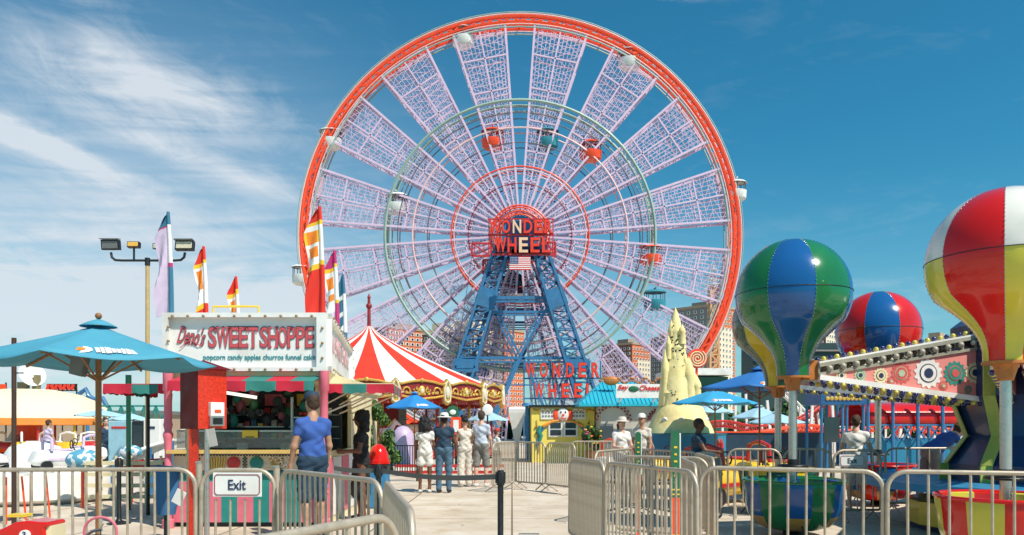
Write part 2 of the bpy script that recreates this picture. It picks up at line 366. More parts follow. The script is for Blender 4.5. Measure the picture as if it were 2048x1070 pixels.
b = MB(); c = wl(Vector((gx(1028, WD), WD+2.2, gz(567, WD)))); b.box(c, (2.2, 1.8, 1.4)); b.mi = 1; b.box(c+Vector((0, -0.95, 0.1)), (1.8, 0.06, 0.7)); b.mi = 0; b.prism([(-1.3, 0), (1.3, 0), (0, 0.7)], -1.1, 1.1, c+Vector((0, 0, 0.72)))
b.build('machine_cabin', [m_dkblue, m_glass], wheel)
# rear seen red service frames beside the sign
for x0, x1, y0, y1, D in ((944, 982, 487, 512, WD-2.6), (1094, 1111, 485, 512, WD-2.6), (966, 980, 520, 545, WD-2.2)):
    b = MB(); q = [wl(at(x0, y0, D)), wl(at(x1, y0, D)), wl(at(x1, y1, D)), wl(at(x0, y1, D))]
    for k in range(4): b.bar(q[k], q[(k+1) % 4], 0.16)
    for k in range(4):
        f = (k+0.5)/4; b.bar(q[0].lerp(q[1], f), q[3].lerp(q[2], f), 0.08)
    b.bar(q[0], q[2], 0.1); b.build('service_frame', m_red, wheel)
for x0, y0, x1, y1 in ((944, 512, 905, 770), (984, 560, 944, 514), (984, 560, 966, 800), (1111, 512, 1092, 540), (1100, 512, 1185, 765)): MB().cyl(wl(at(x0, y0, WD-2.6)), wl(at(x1, y1, WD-2.6)), 0.025, n=5).build('guy_wire', m_ringd, wheel)
# stars and stripes under the sign
m_flagred = mat('flag red', (0.6, 0.02, 0.03), 0.6); m_flagw = mat('flag white', (0.8, 0.78, 0.76), 0.6); m_flagb = mat('flag blue', (0.03, 0.06, 0.2), 0.6)
c = wl(at(1040, 526.5, WD-5.6)); fw, fh = 42/F*(WD-5.6), 27/F*(WD-5.6); b = MB()
for k in range(13):
    b.mi = k % 2; b.box(c+Vector((0, 0, fh/2-fh*(k+0.5)/13)), (fw, 0.08, fh/13))
b.mi = 2; b.box(c+Vector((-fw*0.29, -0.01, fh*0.23)), (fw*0.42, 0.1, fh*0.54)); b.mi = 1
for i in range(5):
    for j in range(4): b.box(c+Vector((-fw*0.29+(i-2)*fw*0.07, -0.07, fh*0.23+(j-1.5)*fh*0.12)), (0.05, 0.02, 0.05))
b.build('flag', [m_flagred, m_flagw, m_flagb], wheel)
# letters of the upper sign, part of the wheel
m_neon = mat('red sign letters', (0.80, 0.045, 0.02), 0.4, 0, 0.1, 2); m_neono = mat('pale sign letters', (0.85, 0.55, 0.36), 0.4, 0, 0.1, 2); m_rust = mat('dark sign edge', (0.10, 0.01, 0.01), 0.6)
def sign_letters(parent, word, xs, y, hpx, wpx, D, pale=(), bulbs=False, back=m_rust, origin=Vector((0, 0, 0))):
    s_ = F/D
    for i, (ch, x) in enumerate(zip(word, xs)):
        p = at(x, y, D)-origin
        l = text('letter', ch, 1, m_neono if i in pale else m_neon, p, parent, width=wpx/s_*(1.25 if ch == 'W' else 1), height=hpx/s_, ext=0.06, off=0.02)
        e = text('letter_edge', ch, 1, back, (0, 0, -0.08), l, width=wpx/s_*(1.25 if ch == 'W' else 1)*1.06, height=hpx/s_*1.06, ext=0.05, off=0.035); e.rotation_euler = (0, 0, 0)
us = MB().bar(wl(at(975, 470, WD-4.6)), wl(at(1108, 470, WD-4.6)), 0.14).bar(wl(at(985, 509, WD-4.6)), wl(at(1112, 509, WD-4.6)), 0.16).bar(wl(at(975, 438, WD-4.6)), wl(at(1108, 438, WD-4.6)), 0.1)
for x in (978, 1000, 1022, 1045, 1067, 1088, 1106): us.bar(wl(at(x, 437, WD-4.6)), wl(at(x, 510, WD-4.6)), 0.09)
us = us.build('sign_frame', m_red, wheel)
O_ = Vector((HUB.x, HUB.y, 0))
sign_letters(us, 'WONDER', (990, 1012, 1034, 1056, 1077, 1097), 453, 27, 17, WD-4.9, pale=(2,), origin=O_)
sign_letters(us, 'WHEEL', (1001, 1024, 1047, 1070, 1093), 490, 30, 18, WD-4.9, pale=(2,), origin=O_)

# gondolas
m_car = mat('white gondola paint', (0.78, 0.78, 0.76), 0.45, 0, 0.08, 2)
def gondola(col, s_=1.0):
    g = thing('wheel_gondola', '', 'gondola', group='gondolas of the big wheel')
    b = MB(); b.lathe([(0.0, -2.0), (0.75, -2.0), (1.0, -1.8), (1.05, -1.1), (1.0, -1.08)], n=16, sc=(1, 0.8)); b.build('tub', col, g, True)
    b = MB()
    for zz in (-1.1, -0.4): b.tube([(0.95*math.cos(a*0.785), 0.76*math.sin(a*0.785), zz) for a in range(8)], 0.03, 5, True)
    for a in range(8): b.cyl((0.95*math.cos(a*0.785), 0.76*math.sin(a*0.785), -1.1), (0.95*math.cos(a*0.785), 0.76*math.sin(a*0.785), -0.35), 0.035, n=6)
    b.build('cage', m_ringd, g)
    b = MB(); b.lathe([(1.12, -0.38), (0.9, -0.2), (0.4, -0.08), (0.0, -0.05)], n=16, sc=(1, 0.8)); b.bar((0, -0.7, 0), (0, 0.7, 0), 0.1); b.build('roof', col, g, True)
    return g
g_w = gondola(m_car); g_r = gondola(m_orange); g_b = gondola(mat('teal gondola paint', (0.03, 0.25, 0.33), 0.45))
clock = {90: 'top', 60: 'one o\'clock', 30: 'two o\'clock', 0: 'three o\'clock', 330: 'four o\'clock', 150: 'ten o\'clock', 180: 'nine o\'clock', 210: 'eight o\'clock', 120: 'eleven o\'clock'}
def put(src, first, ang, r, label):
    g = src if first else copy_tree(src)
    g.location = (HUB.x+RW*r*math.cos(R(ang)), WD, HUB.z+RW*r*math.sin(R(ang))); g['label'] = label; return g
put(g_w, True, 15, 1.02, 'white gondola on the outer rim at half past two')
for a, t in ((60, 'one o\'clock'), (105, 'half past eleven'), (150, 'ten o\'clock'), (187, 'nearly nine o\'clock')): put(g_w, False, a, 1.0, 'white gondola hanging on the outer rim at '+t)
put(g_r, True, 54, 0.55, 'red gondola on the inner ring, upper right of the hub')
put(g_r, False, 104, 0.515, 'red gondola on the inner ring, almost straight above the hub')
put(g_r, False, -3, 0.60, 'red gondola on the inner ring, right of the hub')
put(g_b, True, -21, 0.66, 'teal gondola on the inner ring, lower right of the hub')
put(g_b, False, 76, 0.515, 'teal gondola on the inner ring above the hub, right of the vertical')
put(g_w, False, 160, 0.60, 'white gondola inside the wheel, left of the hub')

# lower free-standing sign
SD = 56.0
sg = thing('wheel_sign', 'blue steel frame sign with red bulb letters at the foot of the big wheel', 'sign', (gx(1125, SD), SD, 0))
O2 = Vector((gx(1125, SD), SD, 0)); b = MB()
for y in (757, 797): b.bar(at(1046, y, SD+0.4)-O2, at(1203, y, SD+0.4)-O2, 0.12)
for x in (1048, 1100, 1150, 1201): b.bar(at(x, 722, SD+0.4)-O2, Vector((gx(x, SD+0.4), SD+0.4, 0))-O2, 0.1)
for x in (1060, 1100, 1140, 1180): b.bar(at(x, 722, SD+0.4)-O2, at(x+18 if x < 1120 else x-18, 850, SD+0.4)-O2, 0.1)
fr = b.build('frame', m_blue, sg)
sign_letters(sg, 'WONDER', (1061, 1087, 1113, 1140, 1165, 1191), 740, 29, 15, SD, origin=O2)
sign_letters(sg, 'WHEEL', (1078, 1105, 1131, 1156, 1180), 781, 28, 15, SD, origin=O2)
bulb0 = None

# ------------------------------------------------------------------ far apartment blocks
m_brick = mat('orange brick', (0.62, 0.16, 0.06), 0.85, 0, 0.15, 0.3); m_shbrick = mat('shaded brick', (0.20, 0.085, 0.06), 0.85, 0, 0.15, 0.3)  # second brick is a darker copy for left walls, shade painted into it
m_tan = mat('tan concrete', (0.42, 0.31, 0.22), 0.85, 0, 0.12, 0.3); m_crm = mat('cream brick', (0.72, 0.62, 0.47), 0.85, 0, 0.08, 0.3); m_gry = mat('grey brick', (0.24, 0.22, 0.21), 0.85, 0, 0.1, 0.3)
def block(name, label, D, x0, xc, x1, ytop, m_l, m_r, nl, nr, wm=(2.0, 1.7), roof=None, panel=None, pm=None, balc=False, a=45):
    s_ = F/D; C = Vector((gx(xc, D), D, 0)); H = gz(ytop, D); a = R(a)
    wL = (xc-x0)/s_/math.cos(a); wR = (x1-xc)/s_/math.sin(a)
    dl = Vector((-math.cos(a), math.sin(a), 0)); dr = Vector((math.sin(a), math.cos(a), 0))
    t = thing(name, label, 'apartment block', C)
    def wallmb(d0, wd, dep, m, nm):
        inn = Vector((d0.y if nm else -d0.y, -d0.x if nm else d0.x, 0)); inn = Vector((0, 1, 0)) if False else inn
        return inn
    b = MB(); q = [Vector((0, 0, 0)), dr*wR, dr*wR+dl*wL, dl*wL]; up = Vector((0, 0, H))
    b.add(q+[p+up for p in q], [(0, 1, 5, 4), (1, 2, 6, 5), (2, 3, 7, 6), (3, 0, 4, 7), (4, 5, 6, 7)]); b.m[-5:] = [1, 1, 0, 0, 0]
    b.build('wall', [m_l, m_r], t)  # left wall colour carries shade, right wall colour carries sun
    b = MB(); 
    for p0, p1 in ((q[0], q[1]), (q[0], q[3])): b.bar(p0+up+Vector((0, 0, 0.5)), p1+up+Vector((0, 0, 0.5)), 0.8, 1.2)
    for (fx, fy, sx, sy, h) in (roof or ((0.5, 0.5, 0.35, 0.35, 4),)):
        c = dr*wR*fx+dl*wL*fy+up; b.box(c+Vector((0, 0, h/2)), (wR*sx, wL*sy, h), rz=math.pi/2-a)
    b.build('roof', m_crm if balc else m_tan, t)
    # windows
    fl = 2.9; rows = int(H/fl)-1; vis = min(rows, 26)
    nL = -dr; nR = -dl
    win = MB(); win.box((0, 0, 0), (wm[0], 0.30, wm[1])); win.mi = 1; win.box((0, -0.1, 0), (wm[0]*0.55, 0.3, wm[1]*0.72))
    wo = win.build('window', [m_white, m_glass], t); cnt = 0; rest = MB()
    for r in range(vis):
        z = H-2.4-r*fl
        for (d, wd, n, nrm, rz) in ((dl, wL, nl, nL, math.atan2(dl.y, dl.x)+math.pi), (dr, wR, nr, nR, math.atan2(dr.y, dr.x))):
            for k in range(n):
                p = d*wd*(k+0.7)/(n+0.4)+nrm*0.12+Vector((0, 0, z))
                if cnt < 100:
                    if cnt == 0: wo.location = p; wo.rotation_euler = (0, 0, rz)
                    else: inst(wo, 'window', t, p, (0, 0, rz))
                else: rest.mi = 0; rest.box(p, (wm[0], 0.30, wm[1]), rz); rest.mi = 1; rest.box(p+nrm*0.1, (wm[0]*0.55, 0.30, wm[1]*0.72), rz)
                cnt += 1
    if rest.v: struct(rest.build('window', [m_white, m_glass], t), 'stuff')
    if panel:   # lighter brick bay on the right or left face
        side, f0, f1, yt = panel; d, wd, nrm = (dr, wR, nR) if side == 'r' else (dl, wL, nL); pz = gz(yt, D)
        p0, p1 = d*wd*f0, d*wd*f1; b = MB(); e = nrm*0.09
        b.add([p0+e, p1+e, p1+e+Vector((0, 0, pz)), p0+e+Vector((0, 0, pz)), p0-e, p1-e, p1-e+Vector((0, 0, pz)), p0-e+Vector((0, 0, pz))], [(0, 1, 2, 3), (1, 5, 6, 2), (5, 4, 7, 6), (4, 0, 3, 7), (3, 2, 6, 7)])
        b.build('light_bay', pm or m_crm, t)
    if balc:
        b = MB()
        for r in range(vis):
            z = H-3.6-r*fl; e = nL*0.7
            b.bar(e+dl*wL*0.04+Vector((0, 0, z)), e+dl*wL*0.96+Vector((0, 0, z)), 1.2, 1.0)
        b.build('balconies', m_tan, t)
    return t
block('apartment_block', 'orange brick apartment block just right of the carousel roof peak', 420, 742, 775, 853, 655, m_shbrick, m_brick, 3, 8, (2.6, 1.7))
block('apartment_block', 'wide brown apartment block with balconies left of the wheel tower', 400, 836, 948, 985, 660, m_shbrick, m_tan, 9, 3, (2.2, 1.5), roof=((0.5, 0.25, 0.8, 0.3, 6), (0.5, 0.75, 0.7, 0.25, 6)), balc=True, a=35)
block('apartment_block', 'red brick apartment block seen through the legs of the wheel tower', 410, 950, 1009, 1049, 661, m_shbrick, m_brick, 6, 5, (1.5, 1.6), panel=('l', 0.1, 0.95, 693))
block('apartment_block', 'red brick apartment block right of the wheel sign, with a cream bay', 430, 1210, 1264, 1309, 688, m_shbrick, m_brick, 7, 6, (1.5, 1.7), panel=('r', 0.3, 0.98, 718))
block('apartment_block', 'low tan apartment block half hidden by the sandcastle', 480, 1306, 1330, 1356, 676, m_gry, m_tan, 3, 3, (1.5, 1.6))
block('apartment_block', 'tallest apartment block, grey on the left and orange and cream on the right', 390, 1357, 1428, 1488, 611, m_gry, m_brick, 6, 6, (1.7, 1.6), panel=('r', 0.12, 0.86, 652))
block('apartment_block', 'red and cream apartment block between the green and the red-blue balloons', 400, 1632, 1652, 1694, 640, m_shbrick, m_crm, 2, 5, (1.6, 1.7))
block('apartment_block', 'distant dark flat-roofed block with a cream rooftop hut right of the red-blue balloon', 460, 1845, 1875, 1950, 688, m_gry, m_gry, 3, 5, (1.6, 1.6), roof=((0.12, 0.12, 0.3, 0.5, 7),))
# stadium-like dark stand
b = MB(); D = 120; b.box((gx(1600, D), D, gz(690, D)/2), (gx(1712, D)-gx(1500, D), 6, gz(690, D)))
t = thing('grandstand', 'dark green grandstand with pale horizontal bands behind the green balloon', 'grandstand'); b.build('wall', mat('dark green cladding', (0.012, 0.045, 0.05), 0.6), t)
for k in range(5): MB().box((gx(1600, D), D-3.2, gz(705+k*18, D)), (gx(1711, D)-gx(1501, D), 0.3, 0.25)).build('band', m_gry, t)
D = 60
t = thing('pavilion', 'low dark green pavilion with a white roof band right of the sandcastle', 'pavilion'); MB().box((gx(1382, D), D, gz(758, D)/2), (4.2, 6, gz(758, D)-0.02)).build('wall', mat('pavilion green', (0.015, 0.10, 0.075), 0.6), t); MB().box((gx(1382, D), D-0.3, gz(752, D)+0.1), (4.5, 6.8, 0.5)).build('roof', m_white, t)
# ornamental tower
D = 90; t = thing('lattice_mast', 'slim orange and white lattice tower with a crown-like antenna top', 'tower', (gx(1427, D), D, 0)); b = MB()
truss(b, (0, 0, 0), (0, 0, gz(575, D)), 1.25, 0.8, 1.1, 20, 0.22, 0.15); b.build('mast', mat('sand steel', (0.72, 0.42, 0.22), 0.6), t)
b = MB(); z0 = gz(575, D); b.cyl((0, 0, z0), (0, 0, gz(530, D)), 0.10, n=6)
for k, rr in enumerate((0.85, 0.6, 0.4, 0.22)):
    zz = z0+0.3+k*0.62
    for i in range(8): b.sph((rr*math.cos(i*.785), rr*math.sin(i*.785), zz), 0.12, 6, 4)
    b.tube([(rr*math.cos(i*.785), rr*math.sin(i*.785), zz) for i in range(8)], 0.05, 4, True)
b.bar((-1.1, 0, z0-0.4), (1.1, 0, z0-0.4), 0.09); b.build('crown', mat('white steel', (0.75, 0.72, 0.66), 0.5), t)
# ------------------------------------------------------------------ carousel
CD = 38.0; cc = Vector((gx(738, CD), CD, 0)); ez = gz(780, CD); RC = 6.7; az_ = gz(650, CD)
m_cred = mat('canvas red', (0.80, 0.035, 0.01), 0.6, 0, 0.06, 1.5); m_cwht = mat('canvas white', (0.80, 0.78, 0.74), 0.6, 0, 0.04, 1.5)
car = thing('carousel', 'carousel with a red and white striped tent roof and gilded scalloped cornice', 'carousel', cc)
prof = []
for i in range(13):
    f = i/12; prof.append((RC*f+0.02, az_-(az_-ez)*(f**0.78)))
nst = 28
MB().lathe(prof, (0, 0, 0), nst*2, a0=R(4), mats=lambda k, i: (i//2) % 2).build('tent_roof', [m_cwht, m_cred], car, True)
b = MB(); b.cyl((0, 0, az_-0.1), (0, 0, gz(595, CD)), 0.10, 0.07, 8); b.sph((0, 0, gz(612, CD)), 0.16, 8, 6); b.cyl((0, 0, gz(595, CD)), (0, 0, gz(587, CD)), 0.1, 0.01, 8); b.build('finial', m_maroon, car, True)
n = 18
pan = MB(); hw = math.pi*RC/n*1.0; H_ = 0.66
pts = [(-hw, -H_*0.75), (-hw*0.5, -H_*0.9), (0, -H_), (hw*0.5, -H_*0.9), (hw, -H_*0.75), (hw, 0.03), (hw*0.8, -0.02), (hw*0.45, 0.08), (0, 0.14), (-hw*0.45, 0.08), (-hw*0.8, -0.02), (-hw, 0.03)]
pan.prism(pts, -0.06, 0.06)
pan.mi = 1
top = [(x, -0.1, z) for x, z in pts[5:]]; pan.tube(top, 0.055, 6); pan.tube([(x, -0.1, z) for x, z in pts[:5]], 0.05, 6)
for s_ in (-1, 1):
    pan.tube([(s_*(0.25+0.16*k/9*math.cos(k*0.8)), -0.1, -0.28+0.16*math.sin(k*0.8)*(1-k/14)) for k in range(10)], 0.035, 5)
    pan.tube([(s_*(0.68+0.2*math.cos(k*0.7)*(1-k/12)), -0.1, -0.33+0.2*math.sin(k*0.7)*(1-k/12)) for k in range(10)], 0.04, 5)
    for k in range(5): pan.sph((s_*(0.12+0.2*k), -0.08, -H_*0.6-0.05+0.02*k), 0.07, 6, 4, (1.2, 0.5, 1))
pan.sph((0, -0.08, -0.3), 0.2, 10, 6, (0.8, 0.4, 1.1)); pan.sph((0, -0.1, 0.14), 0.10, 8, 5)
pan.mi = 2; pan.sph((0, -0.12, -0.3), 0.12, 8, 6, (0.8, 0.4, 1.1))
p0 = None
for i in range(n):
    a = 2*math.pi*(i+0.5)/n; loc = (RC*math.sin(a), -RC*math.cos(a), ez+0.0)
    if i == 0: p0 = pan.build('cornice_panel', [m_maroon, m_gold, m_pale], car, loc=loc, rz=a)
    else: inst(p0, 'cornice_panel', car, loc, (0, 0, a))
sh = MB(); sh.prism([(-0.18, -0.8), (0, -0.92), (0.18, -0.8), (0.24, -0.25), (0.16, 0.08), (0, 0.24), (-0.16, 0.08), (-0.24, -0.25)], -0.1, 0.06); sh.mi = 1; sh.tube([(x, -0.12, z) for x, z in ((-0.13, -0.72), (0, -0.8), (0.13, -0.72), (0.17, -0.25), (0.08, 0.02), (0, 0.14), (-0.08, 0.02), (-0.17, -0.25))], 0.04, 5, True); sh.sph((0, -0.12, -0.35), 0.16, 8, 6, (0.8, 0.5, 1.6))
s0 = None
for i in range(n):
    a = 2*math.pi*i/n; loc = ((RC+0.1)*math.sin(a), -(RC+0.1)*math.cos(a), ez)
    if i == 0: s0 = sh.build('cornice_shield', [m_gold, m_pale], car, loc=loc, rz=a)
    else: inst(s0, 'cornice_shield', car, loc, (0, 0, a))
b = MB(); b.lathe([(RC-0.3, ez-0.85), (RC-0.3, ez-0.5)], n=48); b.lathe([(0.5, ez-0.2), (RC-0.2, ez-0.2)], n=48); b.build('soffit', m_red, car)
lb = MB(); 
for i in range(60): a = 2*math.pi*i/60; lb.sph(((RC-0.33)*math.sin(a), -(RC-0.33)*math.cos(a), ez-0.78), 0.045, 6, 4)
struct(lb.build('light_bulbs', m_pale, car), 'stuff')
b = MB(); b.lathe([(0, 0.35), (RC-0.2, 0.35), (RC-0.2, 0.05)], n=48); b.build('platform', m_red, car)
b = MB(); b.lathe([(1.9, 0.35), (1.9, ez-0.2)], n=12, mats=lambda k, i: i % 2); b.build('centre_drum', [m_maroon, mat('mirror panel', (0.5, 0.45, 0.4), 0.15, 0.8)], car)
for i in range(12):
    a = 2*math.pi*(i+0.3)/12
    p = MB().cyl(((RC-0.45)*math.sin(a), -(RC-0.45)*math.cos(a), 0.35), ((RC-0.45)*math.sin(a), -(RC-0.45)*math.cos(a), ez-0.2), 0.07, n=8); p.build('post', m_maroon if i % 2 else m_gold, car, True)

# ------------------------------------------------------------------ signed-distance body builder (one continuous surface)
def surface_nets(prims, res, k=0.03):
    """prims: list of (a, b, ra, rb) tapered capsules, or (c, (rx,ry,rz)) ellipsoids; returns verts, quads of their smooth union"""
    lo = np.full(3, 1e9); hi = -lo
    for p in prims:
        if len(p) == 4: 
            for q, r in ((p[0], p[2]), (p[1], p[3])): lo = np.minimum(lo, np.array(q)-r); hi = np.maximum(hi, np.array(q)+r)
        else: lo = np.minimum(lo, np.array(p[0])-p[1]); hi = np.maximum(hi, np.array(p[0])+p[1])
    lo -= 3*res; hi += 3*res; n = np.ceil((hi-lo)/res).astype(int)+1
    g = np.full(n, 0.2, dtype=np.float32)
    for p in prims:
        if len(p) == 4: l_ = np.minimum(np.array(p[0])-p[2], np.array(p[1])-p[3]); h_ = np.maximum(np.array(p[0])+p[2], np.array(p[1])+p[3]); kk = min(k, 1.2*min(p[2], p[3]))
        else: l_ = np.array(p[0])-p[1]; h_ = np.array(p[0])+p[1]; kk = k
        pad = kk+2.5*res
        i0 = np.maximum(((l_-pad-lo)/res).astype(int), 0); i1 = np.minimum(((h_+pad-lo)/res).astype(int)+2, n)
        ax = [lo[d]+res*np.arange(i0[d], i1[d]) for d in range(3)]
        P = np.stack(np.meshgrid(*ax, indexing='ij'), -1)
        if len(p) == 4:
            a = np.array(p[0]); d = np.array(p[1])-a; L2 = max(d@d, 1e-9); t = np.clip(((P-a)@d)/L2, 0, 1)
            s = np.linalg.norm(P-a-t[..., None]*d, axis=-1)-(p[2]+(p[3]-p[2])*t)
        else:
            q = (P-np.array(p[0]))/np.array(p[1]); l1 = np.linalg.norm(q, axis=-1); l2 = np.linalg.norm(q/np.array(p[1]), axis=-1)+1e-9; s = l1*(l1-1)/l2
        sl = tuple(slice(i0[d], i1[d]) for d in range(3)); o = g[sl]
        h = np.clip(kk-np.abs(o-s), 0, None)/kk; g[sl] = np.minimum(o, s)-h*h*kk*0.25
    ins = g < 0
    c = [ins[i:n[0]-1+i, j:n[1]-1+j, l:n[2]-1+l] for i in (0, 1) for j in (0, 1) for l in (0, 1)]
    tot = sum(x.astype(np.int8) for x in c); act = (tot > 0) & (tot < 8); idx = np.full(act.shape, -1, dtype=np.int64); cells = np.argwhere(act); idx[act] = np.arange(len(cells))
    acc = np.zeros((len(cells), 3)); cnt = np.zeros(len(cells)); ci = cells
    cor = [(i, j, l) for i in (0, 1) for j in (0, 1) for l in (0, 1)]
    for A in cor:
        for ax_ in range(3):
            if A[ax_]: continue
            B = list(A); B[ax_] = 1
            va = g[ci[:, 0]+A[0], ci[:, 1]+A[1], ci[:, 2]+A[2]]; vb = g[ci[:, 0]+B[0], ci[:, 1]+B[1], ci[:, 2]+B[2]]
            m = (va < 0) != (vb < 0); t = np.where(m, va/(va-vb+1e-12), 0); pt = np.array(A, float)[None, :].repeat(len(ci), 0); pt[:, ax_] += t
            acc[m] += pt[m]; cnt[m] += 1
    V = lo+(cells+acc/cnt[:, None])*res
    Q = []
    for ax_ in range(3):
        s0 = [slice(None)]*3; s1 = [slice(None)]*3; s0[ax_] = slice(0, -1); s1[ax_] = slice(1, None)
        ed = np.argwhere(ins[tuple(s0)] != ins[tuple(s1)]); u, v = [(1, 2), (2, 0), (0, 1)][ax_]
        ok = (ed[:, u] > 0) & (ed[:, v] > 0) & (ed[:, u] < n[u]-1) & (ed[:, v] < n[v]-1); ed = ed[ok]
        fl = ins[ed[:, 0], ed[:, 1], ed[:, 2]]
        def ic(du, dv):
            e = ed.copy(); e[:, u] -= du; e[:, v] -= dv; return idx[e[:, 0], e[:, 1], e[:, 2]]
        q = np.stack([ic(1, 1), ic(0, 1), ic(0, 0), ic(1, 0)], 1); q[~fl] = q[~fl][:, ::-1]; Q.append(q)
    Q = np.concatenate(Q); Q = Q[(Q >= 0).all(1)]
    return V, Q
def sdf_obj(name, prims, m, parent, res=0.011, k=0.03, fold=0.0, fine=0.0):
    V, Q = surface_nets([tuple(np.array(x, float) if not isinstance(x, (int, float)) else x for x in p) for p in prims], res, k)
    if fold:
        x, y, z = V[:, 0], V[:, 1], V[:, 2]; q = np.sin(34*x+17*z+3*np.sin(21*z+9*y))+0.7*np.sin(27*y-38*z+2.5*np.sin(19*x)); c_ = np.array([V[:, 0].mean(), V[:, 1].mean()]); d = V[:, :2]-c_; d = d/(np.linalg.norm(d, axis=1)[:, None]+1e-6); V[:, :2] += d*(fold*q)[:, None]
    if fine: V += np.random.RandomState(3).uniform(-fine, fine, V.shape)
    me = bpy.data.meshes.new(name); me.from_pydata(V.tolist(), [], Q.tolist()); me.materials.append(m); me.polygons.foreach_set('use_smooth', [True]*len(Q)); me.update()
    o = bpy.data.objects.new(name, me); COL.objects.link(o); o.parent = parent; return o

def V3(*a): return np.array(a, float)
def person(label, loc, rz, h, skin, top, bot, shoe, hair, hairm, pose, sleeve=0.45, leg='shorts', hat=None, build=1.0, group=None, fat=1.0):
    """standing figure facing -Y in its own frame; all lengths as fractions of a 1.75 m adult"""
    t = thing('person', label, 'person', loc, rz, group); s = h/1.75
    lean = pose.get('lean', 0.0); hip = V3(0, 0, 0.93)
    def sp(x, y, z):     # spine frame with forward lean about the hip
        c, d = math.cos(lean), math.sin(lean); return hip+V3(x, y*c-z*d, y*d+z*c)
    neck = sp(0, 0.01, 0.53); chest = sp(0, 0.0, 0.36); waist = sp(0, 0.0, 0.12); head = sp(0, -0.02-0.02*lean, 0.70) if not pose.get('headup') else sp(0, -0.06, 0.66)
    shl, shr = sp(-0.163*build, 0.01, 0.45), sp(0.163*build, 0.01, 0.45); nb = sp(0, 0.01, 0.492)
    def limb(a, d1, l1, d2, l2):
        d1 = V3(*d1)/np.linalg.norm(d1); d2 = V3(*d2)/np.linalg.norm(d2); e = a+d1*l1; return e, e+d2*l2, d2
    el_l, wr_l, hd_l = limb(shl, pose['al'][0], 0.29, pose['al'][1], 0.25); el_r, wr_r, hd_r = limb(shr, pose['ar'][0], 0.29, pose['ar'][1], 0.25)
    hl, hr = hip+V3(-0.085, 0, -0.03), hip+V3(0.085, 0, -0.03)
    kl, ankl, _ = limb(hl, pose['ll'][0], 0.42, pose['ll'][1], 0.42); kr, ankr, _ = limb(hr, pose['lr'][0], 0.42, pose['lr'][1], 0.42)
    f = fat
    P = [(hl+V3(0.02, 0.02, 0.03), hr+V3(-0.02, 0.02, 0.03), 0.10*f, 0.10*f), (hip+V3(0, 0, 0.02), waist, 0.11*f, 0.105*f), (waist+V3(-0.04*f, 0, 0), waist+V3(0.04*f, 0, 0), 0.095*f, 0.095*f), (waist, chest, 0.105*f, 0.115*f), (chest+V3(-0.065, 0, 0), chest+V3(0.065, 0, 0), 0.10*f, 0.10*f), (nb, shl, 0.055, 0.045), (nb, shr, 0.055, 0.045), (chest, neck, 0.1, 0.055), (neck-V3(0, 0, 0.04), head-V3(0, 0, 0.03), 0.052, 0.055),
         (head+V3(0, 0.008, 0.02), V3(0.075, 0.095, 0.11)), (head+V3(0, -0.025, -0.055), V3(0.052, 0.06, 0.06)), (head+V3(0, -0.095, 0.0), head+V3(0, -0.108, -0.025), 0.010, 0.014), (head+V3(-0.03, -0.082, 0.028), head+V3(0.03, -0.082, 0.028), 0.014, 0.014),
         (head+V3(-0.078, 0.01, 0.015), head+V3(-0.08, 0.015, -0.02), 0.012, 0.009), (head+V3(0.078, 0.01, 0.015), head+V3(0.08, 0.015, -0.02), 0.012, 0.009)]
    for a, e, wv, hd in ((shl, el_l, wr_l, hd_l), (shr, el_r, wr_r, hd_r)):
        P += [(a, e, 0.046*f, 0.038), (e, wv, 0.038, 0.026)]
        sd = -1 if a[0] < 0 else 1
        n0 = np.cross(hd, V3(0, 1, 0.2)); n0 /= np.linalg.norm(n0)+1e-9; bk = np.cross(hd, n0)      # n0: across the palm normal, bk: across fingers
        palm = wv+hd*0.075; P += [(wv, wv+hd*0.02, 0.026, 0.024), (wv+hd*0.025-bk*0.016, palm-bk*0.024, 0.016, 0.014), (wv+hd*0.025+bk*0.016, palm+bk*0.024, 0.016, 0.014), (wv+hd*0.02, palm, 0.018, 0.015)]
        cu = pose.get('curl', 0.5)
        for j, ln in enumerate((0.036, 0.041, 0.039, 0.031)):
            o = palm+bk*(j-1.5)*0.0185; d1 = hd*math.cos(cu)-n0*sd*math.sin(cu); d2 = hd*math.cos(cu*2.1)-n0*sd*math.sin(cu*2.1); P += [(o, o+d1*ln, 0.0088, 0.008), (o+d1*ln, o+d1*ln+d2*ln*0.85, 0.008, 0.0068)]
        th = wv+hd*0.03+bk*(-0.028); d = hd*0.75-bk*0.55-n0*sd*0.3; d /= np.linalg.norm(d); P += [(th, th+d*0.035, 0.0125, 0.010), (th+d*0.035, th+d*0.035+(hd*0.95-n0*sd*0.3)*0.028, 0.010, 0.0085)]
    for a, kn, an in ((hl, kl, ankl), (hr, kr, ankr)):
        P += [(a, kn, 0.082*f, 0.052), (kn, an, 0.054, 0.034), (kn*0.7+an*0.3+V3(0, 0.018, 0), kn*0.45+an*0.55+V3(0, 0.012, 0), 0.045, 0.036), (an, an+V3(0, 0.02, -0.05), 0.034, 0.034), (an+V3(0, 0.0, -0.06), an+V3(0, -0.12, -0.072), 0.034, 0.026)]
    body = sdf_obj('body', P, skin, t, 0.0105, 0.035)
    g = 0.012
